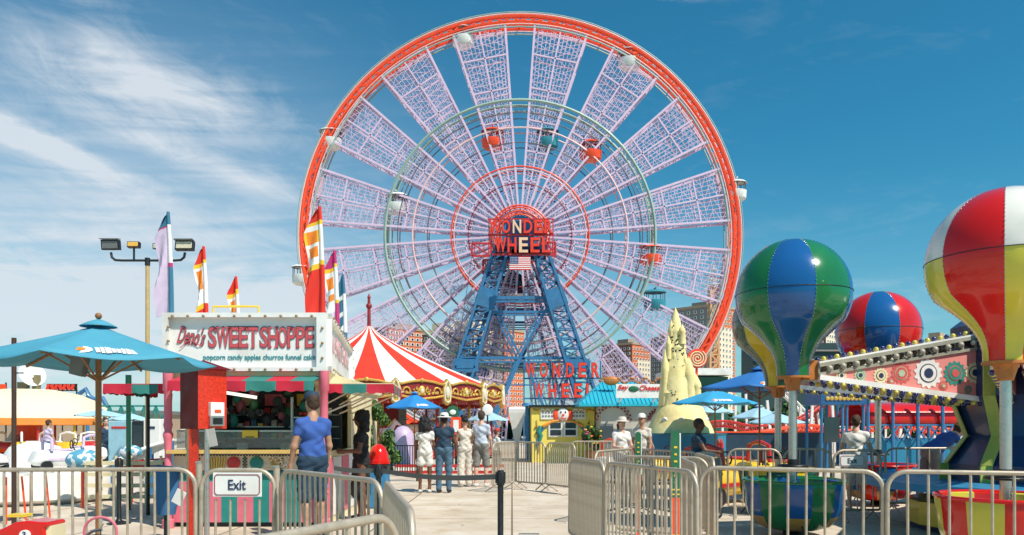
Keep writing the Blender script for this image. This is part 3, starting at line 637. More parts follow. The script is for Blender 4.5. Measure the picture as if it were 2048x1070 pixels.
    T = [(waist+V3(-0.045*f, 0, 0), waist+V3(0.045*f, 0, 0), 0.105*f+g, 0.105*f+g), (hip+V3(0, 0, 0.06), waist, 0.11*f+g, 0.11*f+g), (waist, chest, 0.11*f+g, 0.116*f+g), (chest+V3(-0.065, 0, 0), chest+V3(0.065, 0, 0), 0.102*f+g, 0.102*f+g), (nb, shl, 0.052+g, 0.042+g), (nb, shr, 0.052+g, 0.042+g), (chest, neck-V3(0, 0, 0.04), 0.09, 0.055), (hip+V3(-0.06, 0.01, 0.03), hip+V3(0.06, 0.01, 0.03), 0.102*f+g, 0.102*f+g)]
    for a, e in ((shl, el_l), (shr, el_r)):
        if sleeve > 0: T += [(a, a+(e-a)*min(sleeve, 1), 0.045*f+g, 0.045+g*0.4)]
    if sleeve > 1:
        for e, wv in ((el_l, wr_l), (el_r, wr_r)): T += [(e, e+(wv-e)*0.92, 0.05+g, 0.036+g)]
    sdf_obj('shirt', T, top, t, 0.014, 0.025, 0.0055)
    if leg:
        B = [(hl+V3(0.02, 0.02, 0.03), hr+V3(-0.02, 0.02, 0.03), 0.104*f+g, 0.104*f+g)]
        for a, kn, an in ((hl, kl, ankl), (hr, kr, ankr)):
            if leg == 'shorts': B += [(a, a+(kn-a)*0.55, 0.092*f+g, 0.092*f+g)]
            elif leg == 'knee': B += [(a, kn, 0.092*f+g, 0.078+g)]
            elif leg == 'wide': B += [(a, kn, 0.092*f+g, 0.078+g), (kn, an+V3(0, 0, 0.0), 0.078+g, 0.085+g)]
            elif leg == 'dress': pass
            else: B += [(a, kn, 0.09*f+g, 0.066+g), (kn, an-V3(0, 0, 0.01), 0.066+g, 0.05+g)]
        if leg == 'dress': B += [(hip, (kl+kr)/2+V3(0, 0, -0.05), 0.125*f+g, 0.165)]
        sdf_obj('trousers' if leg in ('long', 'wide') else ('dress' if leg == 'dress' else 'shorts'), B, bot, t, 0.014, 0.035, 0.006)
    for an in (ankl, ankr):
        sdf_obj('shoe', [(an+V3(0, 0.025, -0.062), an+V3(0, -0.06, -0.066), 0.042, 0.04), (an+V3(0, -0.06, -0.07), an+V3(0, -0.15, -0.078), 0.042, 0.033)], shoe, t, 0.012, 0.03)
    for sx in (-1, 1): MB().sph(tuple(head+V3(sx*0.03, -0.082, 0.008)), 0.011, 8, 6).build('eye', m_glass, t, True)
    MB().tube([tuple(head+V3(x, -0.088+abs(x)*0.3, -0.055-abs(x)*0.05)) for x in (-0.022, -0.011, 0, 0.011, 0.022)], 0.0045, 6).build('mouth', mat('lips', (0.3, 0.08, 0.07), 0.5), t)
    if hair:
        if hair == 'short': Hh = [(head+V3(0, 0.02, 0.045), V3(0.084, 0.098, 0.092)), (head+V3(0, 0.05, 0.0), V3(0.078, 0.062, 0.09))]
        elif hair == 'big':
            random.seed(len(label)); Hh = [(head+V3(0, 0.035, 0.03), V3(0.13, 0.12, 0.13)), (head+V3(0, 0.07, -0.08), V3(0.15, 0.09, 0.14))]
            for i in range(40):
                a = random.uniform(0, 6.28); z = random.uniform(-0.2, 0.12); r = 0.13 if z < 0 else 0.1; Hh.append((head+V3(r*math.cos(a), 0.06+abs(math.sin(a))*0.07, z), V3(0.03, 0.03, 0.04)))
        elif hair == 'bun': Hh = [(head+V3(0, 0.02, 0.04), V3(0.084, 0.098, 0.09)), (head+V3(0, 0.06, 0.13), V3(0.045, 0.045, 0.045))]
        elif hair == 'long': Hh = [(head+V3(0, 0.02, 0.045), V3(0.09, 0.1, 0.095)), (head+V3(0, 0.07, -0.05), head+V3(0, 0.085, -0.26), 0.085, 0.05)]
        sdf_obj('hair', Hh, hairm, t, 0.012, 0.02, 0.003, 0.004)
    if hat:
        kind, hm = hat
        if kind == 'cap':
            b = MB(); b.lathe([(0.094, 0.045), (0.097, 0.075), (0.085, 0.12), (0.05, 0.148), (0, 0.155)], tuple(head), 20, sc=(0.93, 1.12)); b.prism([(-0.07, 0), (0.07, 0), (0.07, 0.006), (-0.07, 0.006)], -0.2, -0.07, tuple(head+V3(0, 0.0, 0.05)))
            b.build('cap', hm, t, True)
        else:
            b = MB(); b.lathe([(0.17, 0.035), (0.168, 0.045), (0.1, 0.06), (0.097, 0.11), (0.07, 0.145), (0, 0.15)], tuple(head), 24, sc=(1, 1.1)); b.build('hat', hm, t, True)
    t['head_z'] = 0; del t['head_z']
    # stand the soles on the ground
    zmin = min(min(v.co.z for v in c.data.vertices) for c in t.children if c.name.startswith('shoe'))
    t.scale = (s, s, s); t.location = (loc[0], loc[1], loc[2]-zmin*s)
    return t
dn = (0, 0, -1)
def std(out=0.16, fwd=0.0, step=0.05): return dict(al=((-out, -fwd, -1), (-0.05, -0.25-fwd, -1)), ar=((out, -fwd, -1), (0.05, -0.25-fwd, -1)), ll=((-0.06, -step, -1), (0, step*0.7, -1)), lr=((0.06, step, -1), (0, step*1.2, -1)))
sk_d = mat('deep brown skin', (0.16, 0.065, 0.035), 0.5, 0, 0.06, 12); sk_m = mat('tan skin', (0.45, 0.24, 0.15), 0.5, 0, 0.06, 12); sk_l = mat('light skin', (0.62, 0.37, 0.27), 0.5, 0, 0.06, 12)
hr_k = mat('black hair', (0.008, 0.007, 0.008), 0.55, 0, 0.3, 40, bump=0.6, bscale=90); hr_b = mat('brown hair', (0.06, 0.03, 0.015), 0.55, 0, 0.3, 40, bump=0.6, bscale=90)
def cloth(n, c): return mat(n, c, 0.85, 0, 0.12, 7, bump=0.35, bscale=9)
c_blue = cloth('royal blue cotton', (0.035, 0.10, 0.36)); c_blk = cloth('black cotton', (0.012, 0.012, 0.015)); c_wht = cloth('white cotton', (0.74, 0.72, 0.68)); c_navy = cloth('navy cotton', (0.015, 0.045, 0.085)); c_jean = cloth('blue denim', (0.07, 0.14, 0.22)); c_pal = cloth('pale blue cotton', (0.50, 0.55, 0.64)); c_gry = cloth('grey cotton', (0.22, 0.21, 0.19)); c_org = cloth('orange cotton', (0.78, 0.25, 0.06)); c_crm = cloth('cream linen', (0.66, 0.60, 0.52)); c_shoe = mat('white trainers', (0.7, 0.69, 0.67), 0.6); c_red = cloth('red cotton', (0.55, 0.04, 0.02)); c_shb = mat('black shoes', (0.015, 0.015, 0.015), 0.5)

hold = dict(al=((-0.2, -0.15, -1), (0.15, -1, -0.1)), ar=((0.25, -0.2, -1), (-0.25, -1, 0.0)), ll=((-0.07, -0.06, -1), (0, 0.06, -1)), lr=((0.07, 0.04, -1), (0, 0.05, -1)), curl=0.8)
person('man in a royal blue shirt and cap standing at the corner of the sweet stand', (gx(625, 9.8), 9.8, 0), R(-140), 1.86, sk_m, c_blue, c_navy, c_shb, 'short', hr_b, std(0.2, 0.1, 0.08), leg='knee', hat=('cap', c_navy), fat=1.05, build=1.06)
person('woman in a black dress holding a drink beside the red-lidded bin', (gx(722, 11.8), 11.8, 0), R(-75), 1.66, sk_d, c_blk, c_blk, c_shb, 'big', hr_k, hold, leg='dress')
person('woman with big black hair, white t-shirt and white shorts seen from behind', (gx(850, 16.6), 16.6, 0), R(176), 1.60, sk_d, c_wht, c_wht, c_shoe, 'big', hr_k, std(0.22, 0.12, 0.06), leg='shorts')
person('man in a navy t-shirt, jeans shorts and a white hat in the queue', (gx(888, 16.6), 16.6, 0), R(170), 1.70, sk_d, c_navy, c_jean, c_shb, 'short', hr_k, std(0.25, 0.25, 0.05), leg='long', hat=('hat', c_wht), fat=1.1, build=1.08)
person('woman in an orange and white top with loose cream trousers in the queue', (gx(930, 18.2), 18.2, 0), R(200), 1.64, sk_m, c_crm, c_crm, c_shoe, 'bun', hr_k, hold, sleeve=0, leg='wide')
person('tall person in a pale blue shirt and grey shorts at the right of the queue', (gx(963, 18.2), 18.2, 0), R(160), 1.78, sk_l, c_pal, c_gry, c_shoe, 'short', hr_b, std(0.18, 0.1, 0.1), leg='knee', sleeve=0.55)
person('small person with a red cap and white top beyond the queue', (gx(993, 21), 21, 0), R(120), 1.35, sk_m, c_wht, c_gry, c_shoe, 'short', hr_b, std(), leg='knee', hat=('cap', c_red))
person('person in a navy shirt sitting in front of the sandcastle', (gx(1397, 13.2), 13.2, 0), R(75), 1.56, sk_d, c_navy, c_navy, c_shb, 'short', hr_b, dict(hold, al=((-0.2, -0.5, -0.9), (0, -1, -0.1))), leg='long', fat=1.15)
person('person in a white shirt beside the far right exit sign', (gx(1712, 13.2), 13.2, 0), R(150), 1.62, sk_l, c_wht, c_crm, c_shoe, 'short', hr_b, std(0.3, 0.1), leg='knee', fat=1.15, build=1.08)
person('person in a blue shirt and orange cap bending forward by the ride centre', (gx(1862, 14.2), 14.2, 0), R(95), 1.78, sk_l, c_blue, c_gry, c_shoe, 'short', hr_b, dict(al=((-0.15, -0.6, -0.8), (0, -0.9, -0.5)), ar=((0.15, -0.7, -0.7), (0, -0.9, -0.4)), ll=((-0.07, -0.1, -1), (0, 0.15, -1)), lr=((0.07, 0.2, -1), (0, 0.2, -1)), lean=0.9), leg='long', hat=('cap', c_org), fat=1.1)
person('woman in a white sun hat and white top left of the sandcastle', (gx(1243, 15.5), 15.5, 0), R(20), 1.60, sk_l, c_wht, c_jean, c_shoe, 'long', hr_b, hold, leg='knee', hat=('hat', c_crm))
person('person in a cream shirt and white cap just left of the sandcastle drum', (gx(1284, 16.5), 16.5, 0), R(-30), 1.68, sk_m, c_crm, c_gry, c_shoe, 'short', hr_b, std(0.2, 0.2), leg='knee', hat=('cap', c_wht))
# ------------------------------------------------------------------ sweet stand
SX0, SX1, SY0, SY1 = -5.06, -2.78, 11.0, 15.6
shop = thing('sweet_stand', 'white sweets stand with a bulb-framed sign box and red and green awnings', 'food stand', ((SX0+SX1)/2, SY0, 0))
so_ = Vector(((SX0+SX1)/2, SY0, 0))
def S(x, y, z): return Vector((x, y, z))-so_
m_maw_r = mat('awning red canvas', (0.52, 0.015, 0.04), 0.8, 0, 0.1, 4); m_maw_g = mat('awning green canvas', (0.03, 0.20, 0.17), 0.8, 0, 0.1, 4)
m_dark = mat('interior shade panel', (0.03, 0.04, 0.05), 0.6, 0, 0.3, 3)
# interior shell: back wall, side walls, floor, ceiling
b = MB(); b.box(S((SX0+SX1)/2, SY1, 1.1), (SX1-SX0-0.1, 0.08, 2.1)); b.box(S(SX0+0.04, 13.6, 1.1), (0.06, 4.0, 2.1)); b.box(S(SX1-0.04, 14.3, 1.1), (0.06, 2.6, 2.1)); b.box(S((SX0+SX1)/2, 13.3, 2.17), (SX1-SX0-0.1, 4.4, 0.06)); b.build('wall', m_cream, shop)
b = MB(); b.box(S((SX0+SX1)/2, 12.9, 1.15), (SX1-SX0-0.3, 0.06, 1.9)); b.build('shade_partition', m_dark, shop)  # dark sheet, its colour stands for the shade inside the stand
# sign box with side panel leaning slightly outward
zt, zb = gz(627, 11), gz(743, 11)
b = MB(); xr = gx(655, 11); xl = gx(330, 11); xr2, xl2 = gx(706, 16.5), gx(330, 11)-0.1
b.add([S(xl, 11, zb), S(xr, 11, zb), S(xr2, 16.2, zb), S(xl2, 16.2, zb), S(xl, 11, zt), S(xr, 11, zt), S(xr2, 16.2, zt), S(xl2, 16.2, zt)], [(3, 2, 1, 0), (4, 5, 6, 7), (0, 1, 5, 4), (1, 2, 6, 5), (2, 3, 7, 6), (3, 0, 4, 7)])
sbx = b.build('sign_box', m_white, shop)
fw = 0.09; b = MB()
px0, px1, pz0, pz1 = gx(341, 11), gx(636, 11), gz(735, 11), gz(636, 11)
for (x0, x1, z0, z1) in ((xl, xr, pz1, zt), (xl, xr, zb, pz0), (xl, px0, pz0, pz1), (px1, xr, pz0, pz1)): b.box(S((x0+x1)/2, 10.955, (z0+z1)/2), (x1-x0, 0.09, z1-z0))
b.build('sign_frame', m_white, sbx)
bl = MB().sph((0, 0, 0), 0.016, 8, 6).cyl((0, 0.0, 0), (0, 0.03, 0), 0.02, n=8); m_bulb = mat('dim bulb glass', (0.35, 0.24, 0.12), 0.2, 0, 0.3, 20); b0 = None
pos = [(345+i*31, 632) for i in range(10)]+[(345+i*31, 738.5) for i in range(10)]+[(337, 654), (337, 682), (337, 710), (645, 656), (645, 686), (645, 716)]
for x, y in pos:
    p = S(gx(x, 10.91), 10.89, gz(y, 10.91))
    if b0 is None: b0 = bl.build('bulb', m_bulb, sbx, True, loc=p)
    else: inst(b0, 'bulb', sbx, p)
m_ltr = mat('sweet letter red', (0.60, 0.085, 0.10), 0.5); m_lto = mat('letter outline grey', (0.12, 0.12, 0.14), 0.5); m_lteal = mat('teal lettering', (0.02, 0.27, 0.30), 0.5); m_ltw = mat('letter inline white', (0.78, 0.76, 0.74), 0.5)
# western slab letters: each a glyph with serifs, dark outline behind
def slab(ch, x0, x1, y0, y1, D=10.99):
    w_ = gx(x1, D)-gx(x0, D); h_ = gz(y0, D)-gz(y1, D); c = S((gx(x0, D)+gx(x1, D))/2, D-0.002, (gz(y0, D)+gz(y1, D))/2)
    l = text('letter', ch, 1, m_ltr, c, sbx, width=w_, height=h_, ext=0.004, off=0.012)
    o = text('letter_outline', ch, 1, m_lto, (0, 0, -0.004), l, width=w_*1.13, height=h_*1.09, ext=0.003, off=0.035); o.rotation_euler = (0, 0, 0)
    sr = MB(); sv = {'W': [(-.36, .5), (0.36, .5)], 'E': [(-.3, .5), (-.3, -.5)], 'T': [(0, -.5)], 'H': [(-.34, .5), (.34, .5), (-.34, -.5), (.34, -.5)], 'P': [(-.3, -.5), (-.32, .5)]}.get(ch, [])
    for fx, fy in sv: sr.box((fx*w_, fy*h_*0.94, 0.002), (w_*0.36, h_*0.07, 0.011))
    if ch in 'ETSP': sr.box((w_*0.4, h_*0.34, 0.002), (w_*0.1, h_*0.16, 0.011))
    if ch == 'E': sr.box((w_*0.4, -h_*0.34, 0.002), (w_*0.1, h_*0.16, 0.011)); sr.box((w_*0.12, 0, 0.002), (w_*0.1, h_*0.2, 0.011))
    if ch == 'T': sr.box((-w_*0.42, h_*0.34, 0.002), (w_*0.1, h_*0.16, 0.011))
    if ch in 'SH': sr.box((0, 0, 0.002), (w_*0.12, h_*0.2, 0.011))
    if sr.v: sr.build('serif', m_ltr, l)
x = 417
for ch, wd in zip('SWEET', (17, 25, 19, 19, 20)): slab(ch, x, x+wd-1.5, 654, 695); x += wd
x = 520
for ch, wd in zip('SHOPPE', (17, 20, 18, 18, 18, 18)): slab(ch, x, x+wd-1.5, 654, 695); x += wd
l = text('lettering', "Deno's", 1, m_ltr, S(gx(382, 10.98), 10.988, gz(672, 10.98)), sbx, width=54/F*11, height=36/F*11, ext=0.004, shear=0.35)
l.rotation_euler = (R(90), R(8), 0)
o = text('lettering_outline', "Deno's", 1, m_lto, (0.006, 0.004, -0.004), l, width=56/F*11, height=38/F*11, ext=0.003, shear=0.35, off=0.03); o.rotation_euler = (0, 0, 0)
MB().tube([S(gx(360+k*3.6, 10.98), 10.975, gz(690+6*math.sin(k*0.5+2)-k*0.5, 10.98)) for k in range(12)], 0.006, 5).build('flourish', m_ltr, sbx)
text('lettering', 'popcorn candy apples churros funnel cake', 1, m_lteal, S(gx(518, 10.98), 10.994, gz(715.5, 10.98)), sbx, width=224/F*11, height=14.5/F*11, ext=0.004, off=0.006)
# side sign panel, framed, with the same words along it
sd = (S(xr2, 16.2, 0)-S(xr, 11, 0)).normalized(); sn = Vector((sd.y, -sd.x, 0)); ln = (S(xr2, 16.2, 0)-S(xr, 11, 0)).length; ang = math.atan2(sd.y, sd.x)
b = MB()
for (u0, u1, z0, z1) in ((0, ln, zt-0.08, zt), (0, ln, zb, zb+0.08), (0, 0.12, zb, zt), (ln-0.12, ln, zb, zt)):
    c = S(xr, 11, 0)+sd*(u0+u1)/2+sn*0.03; c.z = (z0+z1)/2; b.box(c, (u1-u0, 0.06, z1-z0), rz=ang)
b.build('sign_frame', m_white, sbx)
for k in range(14):
    for z in (zt-0.04, zb+0.04): p = S(xr, 11, 0)+sd*(0.2+k*ln/14)+sn*0.07; p.z = z; inst(b0, 'bulb', sbx, p)
m_fade = mat('faded pink lettering', (0.62, 0.38, 0.40), 0.6)
text('lettering', 'SWEET SHOPPE', 1, m_fade, S(xr, 11, 0)+sd*ln*0.55+sn*0.012+Vector((0, 0, (zt+zb)/2+0.08)), sbx, rz=ang, width=ln*0.6, height=0.34, ext=0.004)
text('lettering', "Deno's", 1, m_fade, S(xr, 11, 0)+sd*ln*0.14+sn*0.012+Vector((0, 0, (zt+zb)/2+0.08)), sbx, rz=ang, width=ln*0.14, height=0.3, ext=0.004)
b = MB()
for k in range(5):
    p = S(xr2, 16.2, 0)+sn*0.05; b.sph(p+Vector((0, 0.02, zt-0.15-k*0.19)), 0.10, 10, 6, (0.5, 0.6, 1))
b.build('scroll_trim', m_white, sbx)
# fascia, awnings
b = MB(); b.box(S((xl+xr)/2+0.02, 11.06, (zb+gz(762, 11.1))/2-0.005), (xr-xl-0.12, 0.1, zb-gz(762, 11.1))); b.box(S(xr-0.09, 13.5, zb-0.09), (0.1, 4.7, 0.17)); b.build('fascia', m_cream, shop)
def valance(pts, z1, h, name='awning', colw=0.42, parent=shop, org=so_, ph=0):
    """striped scalloped valance hanging along a polyline"""
    b = MB()
    for a, c in zip(pts[:-1], pts[1:]):
        a, c = Vector((*a, 0)), Vector((*c, 0)); L_ = (c-a).length; n_ = max(3, int(L_/0.035)); nr = Vector((c.y-a.y, -(c.x-a.x), 0)).normalized()*0.01
        for i in range(n_):
            u0, u1 = L_*i/n_, L_*(i+1)/n_; col = int((u0+ph)/colw) % 2
            z = lambda u: z1-h*(0.86+0.14*abs(math.sin(math.pi*(u+ph)/(colw/2.5))))+0.006*math.sin(u*17)
            q0, q1 = a.lerp(c, i/n_), a.lerp(c, (i+1)/n_); w0 = nr*(1+1.3*math.sin(u0*13)); w1 = nr*(1+1.3*math.sin(u1*13)); b.mi = col
            V_ = [q0+Vector((0, 0, z1)), q1+Vector((0, 0, z1)), q1+w1+Vector((0, 0, z(u1))), q0+w0+Vector((0, 0, z(u0)))]
            V_ += [v-nr*0.6 for v in V_]; b.add([v-org for v in V_], [(0, 1, 2, 3), (7, 6, 5, 4), (2, 6, 7, 3)])
    return b.build(name+'_valance', [m_maw_r, m_maw_g], parent)
yv = 10.55; zv = gz(762, yv)
valance([(gx(335, yv), yv), (gx(628, yv), yv)], zv, 0.15, colw=0.40, ph=0.1)
b = MB(); xa, xb = gx(335, yv), gx(628, yv)
for k in range(6):
    b.mi = k % 2; u0, u1 = xa+(xb-xa)*k/6, xa+(xb-xa)*(k+1)/6; b.add([S(u0, yv, zv), S(u1, yv, zv), S(u1, 11.0, zv+0.10), S(u0, 11.0, zv+0.10), S(u0, yv, zv-0.01), S(u1, yv, zv-0.01), S(u1, 11.0, zv+0.09), S(u0, 11.0, zv+0.09)], [(0, 1, 2, 3), (7, 6, 5, 4)])
b.build('awning_roof', [m_maw_r, m_maw_g], shop)
yv = 11.0; zv2 = gz(768, yv); xe = gx(786, yv)
valance([(gx(657, yv), yv), (xe, yv), (xe-0.15, 12.9)], zv2, 0.14, colw=0.38, ph=0.2)
b = MB(); b.add([S(SX1+0.02, yv, zv2), S(xe, yv, zv2), S(xe-0.15, 12.9, zv2), S(SX1-0.1, 12.9, zv2)]+[S(SX1+0.02, yv, zv2+0.012), S(xe, yv, zv2+0.012), S(xe-0.15, 12.9, zv2+0.012), S(SX1-0.1, 12.9, zv2+0.012)], [(3, 2, 1, 0), (4, 5, 6, 7), (0, 1, 5, 4), (1, 2, 6, 5)]); b.build('awning_roof', m_cream, shop)
b = MB()
for yy in (11.2, 12.0, 12.8): b.cyl(S(xe-0.1, yy, zv2-0.03), S(SX1+0.02, yy, zv2-0.42), 0.014, n=6); b.cyl(S(xe-0.55, yy, zv2-0.03), S(SX1+0.02, yy, zv2-0.28), 0.012, n=6)
b.build('awning_strut', m_pale, shop)
yv = 11.25; zv3 = gz(769, yv); xs = gx(206, yv)
valance([(xs, 13.0), (xs, yv), (gx(330, yv), yv)], zv3, 0.145, colw=0.40)
b = MB(); b.add([S(xs, yv, zv3), S(SX0, yv, zv3), S(SX0, 13.0, zv3), S(xs, 13.0, zv3), S(xs, yv, zv3+0.012), S(SX0, yv, zv3+0.012), S(SX0, 13.0, zv3+0.012), S(xs, 13.0, zv3+0.012)], [(3, 2, 1, 0), (4, 5, 6, 7), (0, 1, 5, 4), (3, 0, 4, 7)]); b.build('awning_roof', m_maw_r, shop)
valance([(xs+0.2, 13.0), (gx(345, 13), 13.0)], zv3-0.06, 0.16, colw=0.33, ph=.2)
# posts
def turned(x, y, h, m1, m2, r=0.052, base=0.0):
    b = MB(); pr = [(r*1.5, 0), (r*1.5, 0.12), (r, 0.14), (r, 0.5), (r*1.35, 0.52), (r*0.8, 0.56), (r*1.25, 0.62), (r*0.95, 0.7), (r*0.8, 1.1), (r*1.1, 1.3), (r*1.35, 1.36), (r*0.85, 1.42), (r*1.2, 1.5), (r, 1.55), (r, h-0.3), (r*1.3, h-0.28), (r*1.3, h)]
    b.lathe(pr, tuple(S(x, y, base)), 20, mats=lambda k, i: 1 if 4 < k < 12 else 0); return b.build('corner_post', [m1, m2], shop, True)
m_lil = mat('lilac paint', (0.47, 0.20, 0.50), 0.35, 0, 0.08, 4, coat=0.3)
turned(gx(648, 10.9), 10.9, gz(742, 10.9), m_pink, m_lil, 0.058); turned(gx(336, 10.9), 10.9, gz(742, 10.9), m_pink, m_pink, 0.055)
MB().box(S(gx(638, 11.1), 11.12, 1.05), (0.10, 0.1, 2.05)).build('side_post', m_cream, shop)
# counter: shelf, glass guard, decorated panel, striped skirt, plinth
b = MB(); b.box(S((SX0+SX1)/2, 10.98, gz(903, 11)), (SX1-SX0-0.14, 0.32, 0.05)); b.build('counter_top', mat('counter yellow', (0.70, 0.46, 0.14), 0.5), shop)
MB().box(S((SX0+SX1)/2, 11.15, gz(878, 11.1)), (SX1-SX0-0.16, 0.012, 0.27)).build('glass_guard', mat('guard glass', (0.55, 0.6, 0.6), 0.05, 0, 0.05, 2, trans=0.85), shop)
MB().box(S((SX0+SX1)/2, 11.15, gz(862, 11.1)), (SX1-SX0-0.16, 0.03, 0.02)).build('guard_rail', m_steel, shop)
b = MB()
for k in range(9):
    b.mi = k % 3; b.box(S(SX0+0.35+k*0.22, 11.35, 1.17), (0.17, 0.2, 0.12))
b.build('serving_trays', [m_steel, m_black, m_teal], shop, bevel=0.01)
b = MB(); z0, z1 = gz(941, 11), gz(906, 11)
b.box(S((SX0+SX1)/2, 11.05, (z0+z1)/2), (SX1-SX0-0.16, 0.06, z1-z0)); b.mi = 1
cs = 0.022; ncol = int((SX1-SX0-0.2)/cs)
for i in range(ncol):
    for j in range(2):
        if (i+j) % 2: b.box(S(SX0+0.1+cs*(i+0.5), 11.015, z1-cs*(j+0.5)), (cs, 0.012, cs))
for xx in (gx(489, 11), gx(395, 11), gx(560, 11)):
    for i in range(3):
        for j in range(10):
            if (i+j) % 2: b.box(S(xx+cs*(i-1), 11.015, z1-0.05-cs*(j+0.5)), (cs, 0.012, cs))
b.mi = 2; b.sph(S(gx(467, 11), 11.0, (z0+z1)/2-0.02), 0.10, 16, 10, (1, 0.2, 0.95)); b.mi = 3
for k in range(8): b.bar(S(gx(415+k*4.5, 11), 11.005, z0+0.02), S(gx(412+k*5.5, 11), 11.005, z1-0.06), 0.02)
b.mi = 4; b.sph(S(gx(513, 11), 11.0, (z0+z1)/2-0.02), 0.10, 14, 8, (1, 0.2, 1)); b.mi = 0
b.mi = 5
for k in range(26): b.sph(S(gx(537+random.uniform(0, 36), 11), 11.0, z0+0.05+random.uniform(0, 0.16)), 0.014, 6, 4, (1, 0.5, 1))
b.mi = 3
for k in range(9): b.tube([S(gx(540+k*3.4, 11)+0.02*math.sin(j+k), 11.005, z0+0.04+j*0.035) for j in range(5)], 0.008, 5)
b.build('menu_panel', [m_crm, m_black, m_red, m_gold, m_teal, m_white], shop)
b = MB(); n_ = 9; z0_, z1_ = 0.07, gz(943, 11)
for k in range(n_):
    u0, u1 = SX0+0.08+(SX1-SX0-0.16)*k/n_, SX0+0.08+(SX1-SX0-0.16)*(k+1)/n_; b.mi = k % 2
    b.box(S((u0+u1)/2, 11.05, z0_+0.3), (u1-u0, 0.06, 0.6)); b.mi = 1; zt_ = 0.67
    b.box(S((u0+u1)/2, 11.052, (zt_+z1_)/2), (u1-u0-0.004, 0.05, z1_-zt_))
b.build('skirt_panel', [m_pink, m_teal], shop)
MB().box(S((SX0+SX1)/2, 11.12, 0.035), (SX1-SX0-0.2, 0.1, 0.07)).build('plinth', m_black, shop)
b = MB(); b.box(S(SX1-0.03, 12.8, 0.55), (0.07, 3.3, 1.1)); b.build('side_counter', m_cream, shop)
b = MB()
for k in range(6): b.mi = k % 2; b.box(S(SX1+0.012, 11.35+k*0.55, 0.55), (0.012, 0.5, 0.9))
b.build('side_skirt', [m_pink, m_white], shop)
MB().box(S(gx(465, 11.7), 12.0, gz(788, 11.7)), (0.55, 0.05, 0.05), ry=0.16).build('strip_light', mat('strip lamp', (0.95, 0.9, 0.75), 0.4, emit=1.0), shop)
b = MB()
for i in range(46):
    b.mi = random.choice((0, 3, 3, 1, 3, 2)); b.sph(S(random.uniform(-4.9, -3.2), random.uniform(12.2, 12.6), random.uniform(1.55, 2.05)), random.uniform(0.05, 0.10), 9, 6, (1, 0.8, random.uniform(0.8, 1.5)))
b.build('candy_floss_bags', [m_teal, m_green, mat('dimmed candy pink', (0.3, 0.08, 0.12), 0.4), m_dark], shop, True)  # stock colours darkened to put the interior's dimness into them
b = MB(); b.box(S(-3.3, 12.2, 1.35), (0.45, 0.3, 0.03)); b.box(S(-3.3, 12.2, 1.62), (0.42, 0.3, 0.02)); b.cyl(S(-3.55, 12.1, 1.2), S(-3.55, 12.1, 1.95), 0.025); b.cyl(S(-3.05, 12.3, 1.2), S(-3.05, 12.3, 1.7), 0.02); b.build('display_rack', m_steel, shop)
b = MB()
for k in range(5): b.sph(S(-3.42+k*0.07, 12.15, 1.68), 0.035, 8, 6)
b.build('candy_apples', m_red, shop, True)
b = MB(); b.box(S(gx(500, 11.1), 11.1, gz(868, 11.1)), (0.23, 0.01, 0.11)); b.mi = 1; b.box(S(gx(500, 11.1), 11.09, gz(874, 11.1)), (0.13, 0.005, 0.012)); b.build('notice_card', [m_yellow, m_black], shop)
m_skirt = None
b = MB()
for r_ in range(3):
    for k in range(16):
        b.mi = (k*3+r_) % 5; hh_ = 0.05+0.03*((k*7+r_) % 3); b.box(S(-4.85+k*0.115, 12.78, 1.28+r_*0.2+hh_/2), (0.085, 0.08, hh_))
b.build('packet_row', [m_red, m_yellow, m_white, m_blue, m_orange], shop)
b = MB()
for r_ in range(3): b.box(S(-3.95, 12.8, 1.27+r_*0.2), (2.0, 0.16, 0.015))
b.build('shelf', m_steel, shop)
for k, m in enumerate((m_crm, m_pink, m_yellow)): MB().box(S(-4.6+k*0.55, 12.84, 1.93), (0.36, 0.012, 0.2)).build('menu_card', m, shop)
# roof rail
b = MB(); D = 12.6; zz = gz(613, D); b.tube([S(gx(427, D), D, 3.13), S(gx(427, D), D, zz), S(gx(471, D), D, zz), S(gx(517, D), D, zz), S(gx(517, D), D, 3.13)], 0.022, 8); b.build('roof_rail', m_yellow, shop)

